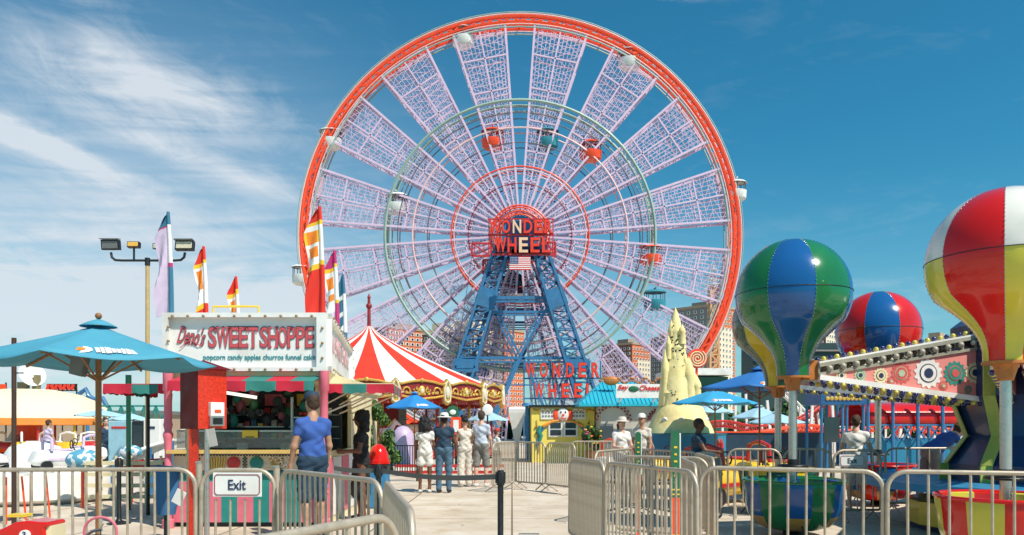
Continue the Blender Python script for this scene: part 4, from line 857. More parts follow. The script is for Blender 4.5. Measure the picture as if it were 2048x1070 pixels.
# ------------------------------------------------------------------ feather flags on the stand's roof
f_blue = mat('flag cloth blue', (0.04, 0.17, 0.27), 0.8, 0, 0.1, 6); f_mag = mat('flag cloth magenta', (0.5, 0.03, 0.16), 0.8); f_lil = mat('flag cloth lilac', (0.62, 0.5, 0.66), 0.8); f_red = mat('flag cloth red', (0.72, 0.03, 0.015), 0.8); f_org = mat('flag cloth orange', (0.9, 0.24, 0.02), 0.8); f_yel = mat('flag cloth yellow', (0.85, 0.5, 0.03), 0.8); f_wht = mat('flag cloth white', (0.8, 0.78, 0.76), 0.8)
def feather(label, X, Yd, z0, z1, w_, bands, pole_m, sleeve_b, ph):
    t = thing('feather_flag', label, 'flag', (X, Yd, z0), 0, 'feather flags on the roof of the sweet stand'); H_ = z1-z0
    def band(f, bs):
        for lim, m in bs:
            if f <= lim: return m
        return bs[-1][1]
    ms = []; 
    def mi(m):
        if m not in ms: ms.append(m)
        return ms.index(m)
    b = MB(); nr, nc = 60, 6
    def P_(i, j):
        f = i/nr; u = j/nc; ww = w_*min(1, ((1-f)/0.22)**0.7 if f > 0.78 else 1)*(0.9+0.1*math.sin(f*9+ph)); bend = -0.05*f*f
        return Vector((bend-0.02-ww*u, 0.045*math.sin(6*f+4*u+ph)*u+0.03*math.sin(15*f+7*u)*u, 0.04+f*(H_-0.04)-0.10*u*(1-f*0.5)))
    vs = [P_(i, j) for i in range(nr+1) for j in range(nc+1)]; o = len(vs)
    vs += [v+Vector((0, 0.006, 0)) for v in vs]; b.v = [tuple(v) for v in vs]
    for i in range(nr):
        for j in range(nc):
            q = (i*(nc+1)+j, i*(nc+1)+j+1, (i+1)*(nc+1)+j+1, (i+1)*(nc+1)+j); f = i/nr; m = band(f, bands)
            if isinstance(m, tuple): m = m[0] if 0 < j < nc-1 else m[1]
            k = mi(m); b.f.append(q); b.m.append(k); b.f.append(tuple(x+o for x in q[::-1])); b.m.append(k)
    b.build('cloth', ms or [f_red], t, True)
    b = MB(); pts = [Vector((-0.05*(f/24)**2, 0, (f/24)*H_)) for f in range(25)]; ms2 = []
    for i in range(24):
        m = band(i/24, sleeve_b)
        if m not in ms2: ms2.append(m)
        b.mi = ms2.index(m); r = 0.038*(1-0.35*i/24); b.cyl(pts[i], pts[i+1], r, r, 8, caps=(i == 23))
    b.build('pole_sleeve', ms2, t, True)
feather('tall blue, magenta and lilac feather flag at the front left of the stand roof', gx(343, 11.1), 11.1, 3.14, gz(424, 11.1), 0.22, [(0.5, f_lil), (0.84, f_lil), (0.86, f_mag), (1, f_blue)], None, [(0.45, f_blue), (0.48, f_mag), (0.84, f_wht), (0.87, f_mag), (1, f_blue)], 0)
feather('middle orange and red feather flag on the left of the stand roof', gx(413, 12.5), 12.5, 3.14, gz(493, 12.5), 0.16, [(0.2, f_red), (0.27, f_yel), (0.45, f_wht), (0.52, (f_org, f_wht)), (0.7, (f_org, f_wht)), (0.74, f_wht), (0.79, f_yel), (1, f_red)], None, [(0.25, f_red), (0.29, f_yel), (0.76, f_wht), (0.8, f_yel), (1, f_red)], 1)
feather('shortest orange and red feather flag behind the yellow roof rail', gx(477, 14), 14.0, 3.14, gz(553, 14), 0.15, [(0.3, f_org), (0.38, f_wht), (0.6, (f_org, f_wht)), (0.66, f_wht), (0.72, f_yel), (1, f_red)], None, [(0.05, f_red), (0.7, f_wht), (0.76, f_yel), (1, f_red)], 2)
feather('biggest red and orange feather flag at the front right corner of the stand roof', gx(646, 11.1), 11.1, 3.14, gz(413, 11.1), 0.24, [(0.4, f_red), (0.46, f_yel), (0.52, f_wht), (0.62, (f_org, f_wht)), (0.66, f_wht), (0.78, (f_org, f_yel)), (0.82, f_wht), (0.86, f_yel), (1, f_red)], None, [(0.43, f_red), (0.47, f_yel), (0.82, f_wht), (0.86, f_yel), (1, f_red)], 0.5)
feather('orange and white feather flag with a crimson tip, second on the roof right side', gx(675, 12.9), 12.9, 3.14, gz(501, 12.9), 0.19, [(0.2, f_lil), (0.36, f_wht), (0.44, (f_org, f_wht)), (0.5, f_wht), (0.66, (f_org, f_wht)), (0.72, f_wht), (0.77, f_yel), (1, f_mag)], None, [(0.3, f_mag), (0.36, f_yel), (0.76, f_wht), (0.8, f_yel), (1, f_mag)], 1.5)
feather('blue and white feather flag farthest back on the right of the stand roof', gx(691, 14.6), 14.6, 3.14, gz(549, 14.6), 0.15, [(0.12, f_blue), (0.2, f_wht), (0.36, f_blue), (0.42, f_wht), (0.6, f_blue), (0.68, f_wht), (1, f_blue)], None, [(0.1, f_blue), (0.7, f_wht), (1, f_blue)], 2.2)

# ------------------------------------------------------------------ token kiosk on posts
KD = 8.6; kx = gx(396, KD); k_ = thing('token_kiosk', 'red box kiosk with card reader and cup holder on tall posts', 'kiosk', (kx, KD, 0))
m_kred = mat('sparkling red paint', (0.66, 0.03, 0.008), 0.3, 0.0, 0.45, 45, coat=0.4); m_kdk = mat('shaded kiosk red', (0.14, 0.004, 0.006), 0.5, 0, 0.1, 4, spec=0.3)  # second red is darker: shade of the left side painted in
zt, zb = gz(737, KD), gz(858, KD); ws = 0.32
b = MB(); al = R(38); dl = Vector((-math.cos(al), math.sin(al), 0)); dr = Vector((math.sin(al), math.cos(al), 0)); q = [Vector((0, 0, 0)), dr*0.36, dr*0.36+dl*0.40, dl*0.40]; H_ = Vector((0, 0, zt)); B_ = Vector((0, 0, zb))
b.add([p+B_ for p in q]+[p+H_ for p in q], [(3, 2, 1, 0), (4, 5, 6, 7), (0, 1, 5, 4), (1, 2, 6, 5), (2, 3, 7, 6), (3, 0, 4, 7)]); b.m = [0, 0, 1, 1, 0, 0]; b.build('box', [m_kdk, m_kred], k_, bevel=0.004)
b = MB(); e = 0.06; qq = [-dr*e-dl*e, dr*(0.36+e)-dl*e, dr*(0.36+e)+dl*(0.4+e), -dr*e+dl*(0.4+e)]; ap = (dr*0.18+dl*0.2)+Vector((0, 0, zt+0.12)); b.add([p+H_ for p in qq]+[ap], [(3, 2, 1, 0), (0, 1, 4), (1, 2, 4), (2, 3, 4), (3, 0, 4)]); b.build('roof', m_kdk, k_)
rz_ = math.atan2(dr.y, dr.x); nr = -dl
b = MB(); c = dr*0.21+nr*0.03; b.box(c+Vector((0, 0, gz(818, KD))), (0.17, 0.06, 0.16), rz_); b.mi = 1; b.box(c+nr*0.034+Vector((0, 0, gz(822, KD))), (0.08, 0.01, 0.035), rz_); b.build('cup_dispenser', [m_white, m_orange], k_, bevel=0.006)
b = MB(); b.box(c+Vector((0, 0, gz(842, KD))), (0.18, 0.06, 0.115), rz_); b.mi = 1; b.box(c+nr*0.034+Vector((0, 0, gz(842, KD))), (0.12, 0.012, 0.075), rz_); b.build('card_reader', [m_steel, m_black], k_, bevel=0.01)
MB().box(dl*0.33+dr*0.1+Vector((0, 0, zb/2)), (0.08, 0.08, zb)).build('post', m_cream, k_); MB().box(dl*0.18+dr*0.05+Vector((0, 0, zb/2)), (0.085, 0.085, zb)).build('post', m_kred, k_); MB().cyl(dl*0.02+dr*0.12, dl*0.02+dr*0.12+Vector((0, 0, zb)), 0.03).build('post', m_steel, k_)
b = MB().box((gx(358, 8.1), 8.1, 0.72), (0.11, 0.01, 0.16), ry=0.5, rx=0.1); tag(b.build('paper_menu', m_white), 'crumpled white paper sheet hanging beside the kiosk post', 'paper')
b = MB().box((gx(424, 8.4), 8.4, gz(875, 8.4)), (0.09, 0.02, 0.2), ry=-0.2); tag(b.build('plastic_bag', mat('clear bag', (0.6, 0.58, 0.55), 0.3, alpha=0.55), smooth=False), 'clear plastic bag hanging below the card reader', 'bag')
t = thing('waste_bin', 'tall blue fabric bin beside the kiosk posts', 'bin', (gx(333, 8.8), 8.8, 0)); b = MB(); b.lathe([(0.10, 0.45), (0.135, 0.62), (0.15, 0.95), (0.14, 0.98)], (0, 0, 0), 14, sc=(1, 0.8)); b.build('bag', cloth('blue bag', (0.04, 0.14, 0.30)), t, True); MB().cyl((0, 0, 0), (0, 0, 0.46), 0.03).box((0, 0, 0.02), (0.3, 0.3, 0.03)).build('stand', m_black, t); MB().box((0.02, -0.02, 1.0), (0.3, 0.2, 0.03), ry=0.1).build('lid', c_jean, t)

# ------------------------------------------------------------------ umbrellas
def umbrella(label, loc, r, ztip, zrim, col, npan=6, a0=0, pole=m_wood, sag=0.08, logo=None, pr=0.02, group=None, base=True, colm=None, hub=None):
    t = thing('umbrella', label, 'umbrella', loc, 0, group); b = MB(); nr, nk = 8, 8; b.v = [(0, 0, ztip)]; nn = npan*nk
    for j in range(1, nr+1):
        f = j/nr
        for i in range(nn):
            a = a0+2*math.pi*i/nn; ph = (i % nk)/nk; sgm = math.cos(math.pi/npan)/math.cos((ph-0.5)*2*math.pi/npan)
            rr = r*f*sgm; dip = sag*f*f*math.sin(math.pi*ph); z = ztip-(ztip-zrim)*(f**0.92)-dip*0.55
            b.v.append((rr*math.cos(a)*(1-0.05*dip*4*f), rr*math.sin(a)*(1-0.05*dip*4*f), z))
    for i in range(nn): b.f.append((0, 1+i, 1+(i+1) % nn)); b.m.append(0)
    for j in range(nr-1):
        for i in range(nn): b.f.append((1+j*nn+i, 1+(j+1)*nn+i, 1+(j+1)*nn+(i+1) % nn, 1+j*nn+(i+1) % nn)); b.m.append(0)
    o = b.build('canopy', col, t, True); md = o.modifiers.new('thickness', 'SOLIDIFY'); md.thickness = 0.008
    b = MB(); rv = r*0.15; zc = ztip+0.012*r
    b.lathe([(0.01, zc+0.035*r), (rv*0.5, zc+0.01*r), (rv, zc-0.03*r)], (0, 0, 0), npan*2, a0=a0); o = b.build('vent', col, t, True); md = o.modifiers.new('thickness', 'SOLIDIFY'); md.thickness = 0.006
    b = MB()
    for k in range(npan):
        a = a0+2*math.pi*k/npan; d = Vector((math.cos(a), math.sin(a), 0)); b.bar(Vector((0, 0, ztip-0.05))+d*0.03, d*r*0.97+Vector((0, 0, zrim-0.02)), 0.016, 0.022); b.bar(Vector((0, 0, zrim-0.18*r)), d*r*0.5+Vector((0, 0, (ztip+zrim)/2-0.05)), 0.013, 0.018)
    b.build('ribs', pole, t)
    b = MB(); b.cyl((0, 0, 0), (0, 0, ztip+0.05), pr, n=12); b.sph((0, 0, ztip+0.09), pr*1.2, 8, 6); b.build('pole', pole, t, True)
    if base: MB().cyl((0, 0, 0), (0, 0, 0.07), 0.25, 0.22, 20).build('base', m_black, t)
    if logo:       # white oval badge and a run of white brush marks on one panel, laid on the cloth
        rng = random.Random(len(label)); al = a0+2*math.pi*(logo-0.5)/npan; 
        def onp(u, v, up=0.012):
            rr = r*math.cos(math.pi/npan)*v; ph = 0.5+u; f = v; q = Vector((rr*math.cos(al)-u*r*math.sin(al)*0.9, rr*math.sin(al)+u*r*math.cos(al)*0.9, 0)); rp = q.length
            f = min(1, rp/(r*math.cos(math.pi/npan)/math.cos(u*2*math.pi/npan*0.5+0.0001))); q.z = ztip-(ztip-zrim)*(f**0.92)-sag*f*f*math.sin(math.pi*(0.5+u*0.8))*0.55+up; return q
        b = MB(); n_ = 16; cu, cv = -0.26, 0.80; b.add([onp(cu, cv, 0.016)]+[onp(cu+0.12*math.cos(k*2*math.pi/n_), cv+0.10*math.sin(k*2*math.pi/n_), 0.016) for k in range(n_)], [(0, 1+k, 1+(k+1) % n_) for k in range(n_)])
        b.mi = 1; b.add([onp(cu, cv, 0.022)]+[onp(cu+0.065*math.cos(k*2*math.pi/n_), cv+0.045*math.sin(k*2*math.pi/n_), 0.022) for k in range(n_)], [(0, 1+k, 1+(k+1) % n_) for k in range(n_)]); b.mi = 0
        u = -0.12
        while u < 0.34:
            w_ = rng.uniform(0.03, 0.05); h0 = rng.uniform(0.05, 0.085); b.add([onp(u, cv-h0), onp(u+w_, cv-h0*0.8), onp(u+w_, cv+h0*0.8), onp(u, cv+h0)], [(0, 1, 2, 3)]); u += w_+0.006
        b.build('printed_badge', [f_wht, f_org], t)
    return t
c_cyan = mat('sun-faded blue canvas', (0.065, 0.31, 0.43), 0.75, 0, 0.08, 2, bump=0.2, bscale=120); c_ub = mat('bright blue canvas', (0.02, 0.22, 0.55), 0.75, 0, 0.08, 2, bump=0.2, bscale=120); c_ul = mat('pale blue canvas', (0.35, 0.56, 0.68), 0.75, 0, 0.08, 2)
UD = 7.5
umbrella('large faded blue umbrella at the front left with white print on the hem', (gx(197, UD), UD, 0), 1.14, gz(650, UD), gz(722, UD), c_cyan, 6, R(-84), logo=1, sag=0.10, pr=0.028)
t = thing('hanging_box', 'grey plastic box hanging under the front left umbrella', 'box', (gx(170, UD), UD-0.1, gz(735, UD))); MB().prism([(-0.075, -0.07), (0.04, -0.1), (0.085, 0.09), (-0.05, 0.12)], -0.05, 0.05).build('case', m_grey, t)
umbrella('blue umbrella in front of the carousel with a white oval badge', (gx(829, 27), 27, 0), 1.10, gz(786, 27), gz(815, 27), c_ub, 6, R(-150), logo=2)
umbrella('mid blue umbrella right of the sandcastle, the lower of two', (gx(1430, 20), 20, 0), 1.17, gz(777, 20), gz(806, 20), c_ub if False else mat('mid blue canvas', (0.03, 0.32, 0.56), 0.75, 0, 0.08, 2), 6, R(-120), logo=1)
umbrella('dark blue umbrella partly behind the yellow and green balloon', (gx(1519, 15.5), 15.5, 0), 1.25, gz(738, 15.5), gz(776, 15.5), mat('strong blue canvas', (0.02, 0.16, 0.46), 0.75, 0, 0.08, 2), 6, R(-118), logo=1)
umbrella('pale blue umbrella in the distance left of the sunny drink stand pole', (gx(1420, 33), 33, 0), 1.1, gz(806, 33), gz(824, 33), c_ul, 6)
umbrella('pale blue distant umbrella below the dark blue one', (gx(1518, 30), 30, 0), 1.15, gz(812, 30), gz(835, 30), c_ul, 6)
umbrella('pale blue distant umbrella lowest and farthest right of three', (gx(1552, 27), 27, 0), 1.1, gz(824, 27), gz(845, 27), c_ul, 6, R(20), logo=1)
umbrella('small pale blue umbrella in front of the peach canopy', (gx(200, 24), 24, 0), 0.85, gz(818, 24), gz(830, 24), c_ul, 6)
umbrella('small light blue umbrella over the blue drinks cooler', (gx(258, 22), 22, 0), 0.6, gz(825, 22), gz(838, 22), c_ul, 6, R(10))
umbrella('light blue umbrella far behind the queue near the white cone', (gx(975, 34), 34, 0), 1.0, gz(820, 34), gz(840, 34), c_ul, 6)
# ------------------------------------------------------------------ crowd barriers
_bars = {}; _rb = random.Random(12)
def barrier(label, a, b, h=1.1, pitch=0.125, sign=None, feet=True, group='steel crowd barriers', panel=None):
    _rb.random()
    a, b_ = Vector((*a, 0)), Vector((*b, 0)); L_ = (b_-a).length; rz = math.atan2(b_.y-a.y, b_.x-a.x); t = thing('crowd_barrier', label, 'barrier', a, rz+_rb.uniform(-0.006, 0.006), group); t.rotation_euler[0] = _rb.uniform(-0.018, 0.018); t.rotation_euler[1] = _rb.uniform(-0.004, 0.004)
    r = 0.16; z0 = 0.17; pts = []
    for cx, cz, s in ((r, z0+0.05, 180), (L_-r, z0+0.05, 270), (L_-r, h-r, 0), (r, h-r, 90)):
        rr = r if cz > 0.5 else 0.05; ccx = cx if cz > 0.5 else (0.05 if cx < 1e-3+r else L_-0.05)
        for k in range(7): an = R(s+90*k/6); pts.append((ccx+rr*math.cos(an), 0, cz+rr*math.sin(an)))
    MB().tube(pts, 0.0195, 10, True).build('frame', m_galv, t, True)
    n = max(2, int(round(L_/pitch))); key = round(h, 2)
    for i in range(1, n):
        x = L_*i/n; tp = h-0.0 if r < x < L_-r else h-r+math.sqrt(max(0, r*r-(r-min(x, L_-x))**2))
        if sign and sign[0] < x < sign[1]: tp = sign[2]
        k2 = round(tp, 3)
        if k2 not in _bars: _bars[k2] = MB().cyl((0, 0, z0), (0, 0, tp-0.01), 0.0115, n=8); o = _bars[k2].build('bar', m_galv, t, True, loc=(x, 0, 0)); _bars[k2] = o.data
        else: inst(_bars[k2], 'bar', t, (x, 0, 0))
    if feet:
        for x in (0.12, L_-0.12):
            MB().tube([(x, -0.24, 0.01), (x, -0.2, 0.03), (x, 0, 0.15), (x, 0.2, 0.03), (x, 0.24, 0.01)], 0.014, 8).cyl((x, 0, 0.14), (x, 0, z0), 0.016, n=8).build('foot', m_galv, t, True)
    return t
def exit_panel(t, cx, cz, w_, h_, words=True, m=None):
    b = MB(); b.box((cx, -0.02, cz), (w_, 0.012, h_)); p = b.build('sign_panel', m or m_white, t, bevel=0.004)
    if words:
        b = MB(); i = 0.018
        for s in (-1, 1): b.box((cx+s*(w_/2-i), -0.029, cz), (0.006, 0.004, h_-4*i)); b.box((cx, -0.029, cz+s*(h_/2-i)), (w_-4*i, 0.004, 0.006))
        for sx in (-1, 1):
            for sz in (-1, 1): b.bar((cx+sx*(w_/2-i), -0.029, cz+sz*(h_/2-2*i)), (cx+sx*(w_/2-2*i), -0.029, cz+sz*(h_/2-i)), 0.006)
        b.build('sign_border', m_maroon, p)
        text('lettering', 'Exit', 1, m_navy, (cx, -0.03, cz), p, width=w_*0.36, height=h_*0.42, ext=0.002, off=0.012)
D = 6.7
barrier('long barrier across the front left corner of the picture', (gx(-45, D), D), (gx(392, D), D))
t = barrier('short barrier gate carrying a large white exit sign', (gx(403, D), D-0.02), (gx(549, D), D-0.02), sign=(0.12, 0.55, 0.85))
exit_panel(t, 0.33, 0.97, 0.435, 0.215)
barrier('barrier angling back right beside the large exit gate', (gx(562, 6.65), 6.65), (gx(764, 5.35), 5.35), pitch=0.095)
barrier('barrier running toward the viewer from the black belt post', (gx(768, 5.3), 5.28), (-0.47, 3.45), pitch=0.1)
barrier('nearest barrier, only its curved top corner showing at the bottom', (-1.15, 2.0), (-0.50, 3.36), pitch=0.12)
t = thing('barrier_post', 'weathered upright steel post between the front left barrier and the exit gate', 'post', (gx(398, 6.75), 6.75, 0)); MB().cyl((0, 0, 0), (0, 0, 1.16), 0.028, n=12).build('tube', m_galv, t, True); MB().cyl((0, 0, 1.16), (0, 0, 1.175), 0.031, n=12).build('cap', m_steel, t, True)
t = thing('barrier_post', 'weathered upright steel post right of the exit gate', 'post', (gx(553, 6.75), 6.75, 0)); MB().cyl((0, 0, 0), (0, 0, 1.12), 0.03, n=12).build('tube', m_galv, t, True); MB().cyl((0, 0, 1.12), (0, 0, 1.135), 0.034, n=12).build('cap', m_steel, t, True)
barrier('barrier beside the queue, seen nearly end on', (-0.44, 16.6), (0.08, 17.6), pitch=0.07)
barrier('barrier across the middle of the plaza, left panel', (0.10, 17.6), (0.75, 16.9), pitch=0.09)
barrier('barrier across the middle of the plaza, centre panel', (0.77, 16.9), (1.32, 15.9), pitch=0.08)
barrier('barrier behind the plaza panels running right toward the flower pot', (1.4, 18.2), (3.4, 18.0), pitch=0.09)
barrier('steep barrier at the left end of the balloon ride enclosure', (0.71, 9.3), (0.985, 8.05), pitch=0.05)
barrier('curved-ended barrier in front of the height post', (1.0, 8.0), (1.57, 6.35), pitch=0.085)
barrier('long front barrier before the green and blue gondola', (gx(1400, 7.1), 7.1), (gx(1765, 6.55), 6.55), pitch=0.155)
barrier('front barrier at the right edge before the big red gondola', (gx(1775, 6.5), 6.5), (gx(2120, 6.1), 6.1), pitch=0.155)
barrier('queue barrier left of the thin green post', (1.25, 11.2), (2.05, 12.6), pitch=0.09)
barrier('queue barrier between the two green posts', (2.1, 12.4), (2.72, 10.9), pitch=0.08)
barrier('second row queue barrier behind the height post', (1.35, 9.6), (2.35, 9.0), pitch=0.09)
barrier('queue barrier leading in beside the grey panel gate', (2.4, 8.9), (2.62, 10.7), pitch=0.08)
barrier('inner queue barrier just right of the height post', (1.85, 7.5), (2.05, 9.0), pitch=0.08)
t = barrier('queue gate with a plain grey panel in front of the seated person', (gx(1383, 10.8), 10.8), (gx(1442, 10.8), 10.8), sign=(0.02, 0.40, 0.6)); exit_panel(t, 0.22, 0.93, 0.36, 0.19, False, m_grey)
barrier('far barrier right of the grey panel gate', (gx(1456, 12.4), 12.4), (gx(1562, 12.2), 12.2))
barrier('far barrier behind the silver balloon poles', (gx(1568, 12.6), 12.6), (gx(1662, 12.4), 12.4))
t = barrier('far gate with a small white exit sign by the dark pole', (gx(1668, 11.75), 11.75), (gx(1762, 11.75), 11.75), sign=(0.05, 0.6, 0.85)); exit_panel(t, 0.28, 0.94, 0.40, 0.19)
barrier('far barrier right of the small exit sign', (gx(1772, 12.8), 12.8), (gx(1948, 12.8), 12.8), pitch=0.2)

# belt posts
def stanchion(label, x, y, h=1.0):
    t = thing('belt_post', label, 'belt post', (x, y, 0)); b = MB(); b.lathe([(0.17, 0), (0.17, 0.015), (0.05, 0.05), (0.033, 0.08), (0.033, h-0.17), (0.045, h-0.16), (0.045, h-0.03), (0.036, h-0.02), (0.036, h), (0, h)], n=20); b.build('post', m_black, t, True)
    b = MB()
    for k in range(4): a = k*math.pi/2; b.box((0.045*math.cos(a), 0.045*math.sin(a), h-0.08), (0.022, 0.04, 0.12), rz=a)
    b.build('belt_slot', m_black, t); return t
A_ = (gx(1001, 8.3), 8.3); B_ = (gx(757, 9.6), 9.6); C_ = (gx(668, 9.9), 9.9)
stanchion('black belt post standing alone in the middle foreground', *A_); stanchion('black belt post behind the angled barrier, left end of the long belt', *B_); stanchion('black belt post on the dark shadow left of the blue fabric bin', gx(238, 11.4), 11.4)
m_belt = mat('grey webbing', (0.13, 0.13, 0.12), 0.7, 0, 0.1, 30)
def belt(label, a, b, z0, z1, drop=0.05):
    m = MB(); pts = [Vector((*a, z0)).lerp(Vector((*b, z1)), k/12)-Vector((0, 0, drop*math.sin(math.pi*k/12))) for k in range(13)]
    for p, q in zip(pts[:-1], pts[1:]):
        V_ = [p+Vector((0, 0, 0.03)), q+Vector((0, 0, 0.03)), q-Vector((0, 0, 0.03)), p-Vector((0, 0, 0.03))]; V_ += [v+Vector((0, 0.004, 0)) for v in V_]; m.add(V_, [(0, 1, 2, 3), (7, 6, 5, 4), (0, 4, 5, 1), (3, 2, 6, 7)])
    tag(m.build('queue_belt', m_belt), label, 'belt')
belt('long grey queue belt sagging to the foreground belt post', B_, A_, 0.92, 0.93); belt('short grey queue belt behind the angled barrier', C_, B_, 0.93, 0.92, 0.02)
# height posts
def height_post(label, x, y, h, r=0.045):
    t = thing('height_post', label, 'height post', (x, y, 0)); b = MB(); b.box((0, 0, h*0.29), (2*r, 2*r*0.6, h*0.58)); b.mi = 1; b.box((0, 0, h*0.78), (2*r+0.004, 2*r*0.62, h*0.40)); b.cyl((0, -r*0.31, h*0.98), (0, r*0.31, h*0.98), r, n=20); b.mi = 2
    for z in (0.30, 0.34, 0.60, 0.63): b.box((0, 0, h*z), (2*r+0.006, 2*r*0.66, 0.012))
    b.build('board', [m_orange, m_green, m_yellow], t)
    for k in range(7): MB().box((0, -r*0.62-0.002, h*0.90-k*h*0.045), (0.03-0.008*(k % 2), 0.004, 0.018)).build('mark', m_yellow, t)
    MB().box((r+0.008, 0, h*0.79), (0.012, 0.03, h*0.4)).build('edge_strip', m_white, t)
height_post('green and red height post standing among the front barriers', gx(1350, 6.9), 6.9, 1.44, 0.036); height_post('thin green post farther back, left of the sandcastle drum', gx(1276, 10.2), 10.2, 1.40, 0.035)

# ------------------------------------------------------------------ balloon ride
BC = Vector((7.3, 10.57, 0)); BR = 3.53
ride = thing('balloon_ride', 'balloon ride centre tower with pink flower-panelled arms edged with bulbs', 'fairground ride', BC)
b = MB(); b.lathe([(1.5, 0), (1.5, 0.12), (1.2, 0.14), (1.2, 0.5), (1.05, 0.55), (1.05, 0.95), (0.78, 1.35), (0.98, 1.9), (0.98, 2.9), (0.6, 3.2), (0, 3.3)], n=8, a0=R(22.5)); b.build('centre_column', m_dkblue, ride)
for k in range(8):
    b = MB(); a = R(22.5+45*k)+R(6); q = [(1.07, 0.56), (1.07, 0.95), (0.80, 1.35), (1.0, 1.9), (1.0, 2.5)]
    for (r0, z0), (r1, z1) in zip(q[:-1], q[1:]): b.bar((r0*math.cos(a), r0*math.sin(a), z0), (r1*math.cos(a), r1*math.sin(a), z1), 0.16, 0.02)
    b.build('yellow_trim', mat('lime trim', (0.45, 0.50, 0.10), 0.4), ride)
MB().lathe([(1.56, 0.1), (1.56, 0.42), (1.3, 0.44)], n=16).build('base_ring', m_yellow, ride)
MB().lathe([(0, 0.62), (2.1, 0.62), (2.1, 0.72), (0, 0.72)], n=40).build('deck', mat('deck blue', (0.03, 0.22, 0.42), 0.4), ride)
m_ppan = mat('ride pink panel', (0.80, 0.27, 0.24), 0.45, 0, 0.06, 2, coat=0.3); m_bb = mat('blue bulb', (0.01, 0.012, 0.12), 0.15, 0, 0.1, 2, coat=1); m_yb = mat('yellow bulb', (0.62, 0.5, 0.06), 0.15, 0, 0.1, 2, coat=1); m_gb = mat('frosted bulb', (0.42, 0.38, 0.30), 0.3, 0, 0.1, 2)
flo = [mat('flower white', (0.8, 0.76, 0.72), 0.5), mat('flower sage', (0.45, 0.55, 0.36), 0.5), mat('flower teal', (0.03, 0.25, 0.2), 0.5), mat('flower cream', (0.8, 0.66, 0.4), 0.5), mat('flower red', (0.62, 0.1, 0.09), 0.5)]
m_lattice = mat('weathered arm paint', (0.33, 0.31, 0.24), 0.5, 0, 0.2, 8)
bbm = MB().sph((0, 0, 0), 0.031, 12, 8); bb_ = {}
def bulb_at(par, m, p, r=1.0):
    if m.name not in bb_: o = bbm.build('bulb', m, par, True, loc=p); bb_[m.name] = o.data; o.scale = (r, r, r)
    else: inst(bb_[m.name], 'bulb', par, p, scale=(r, r, r))
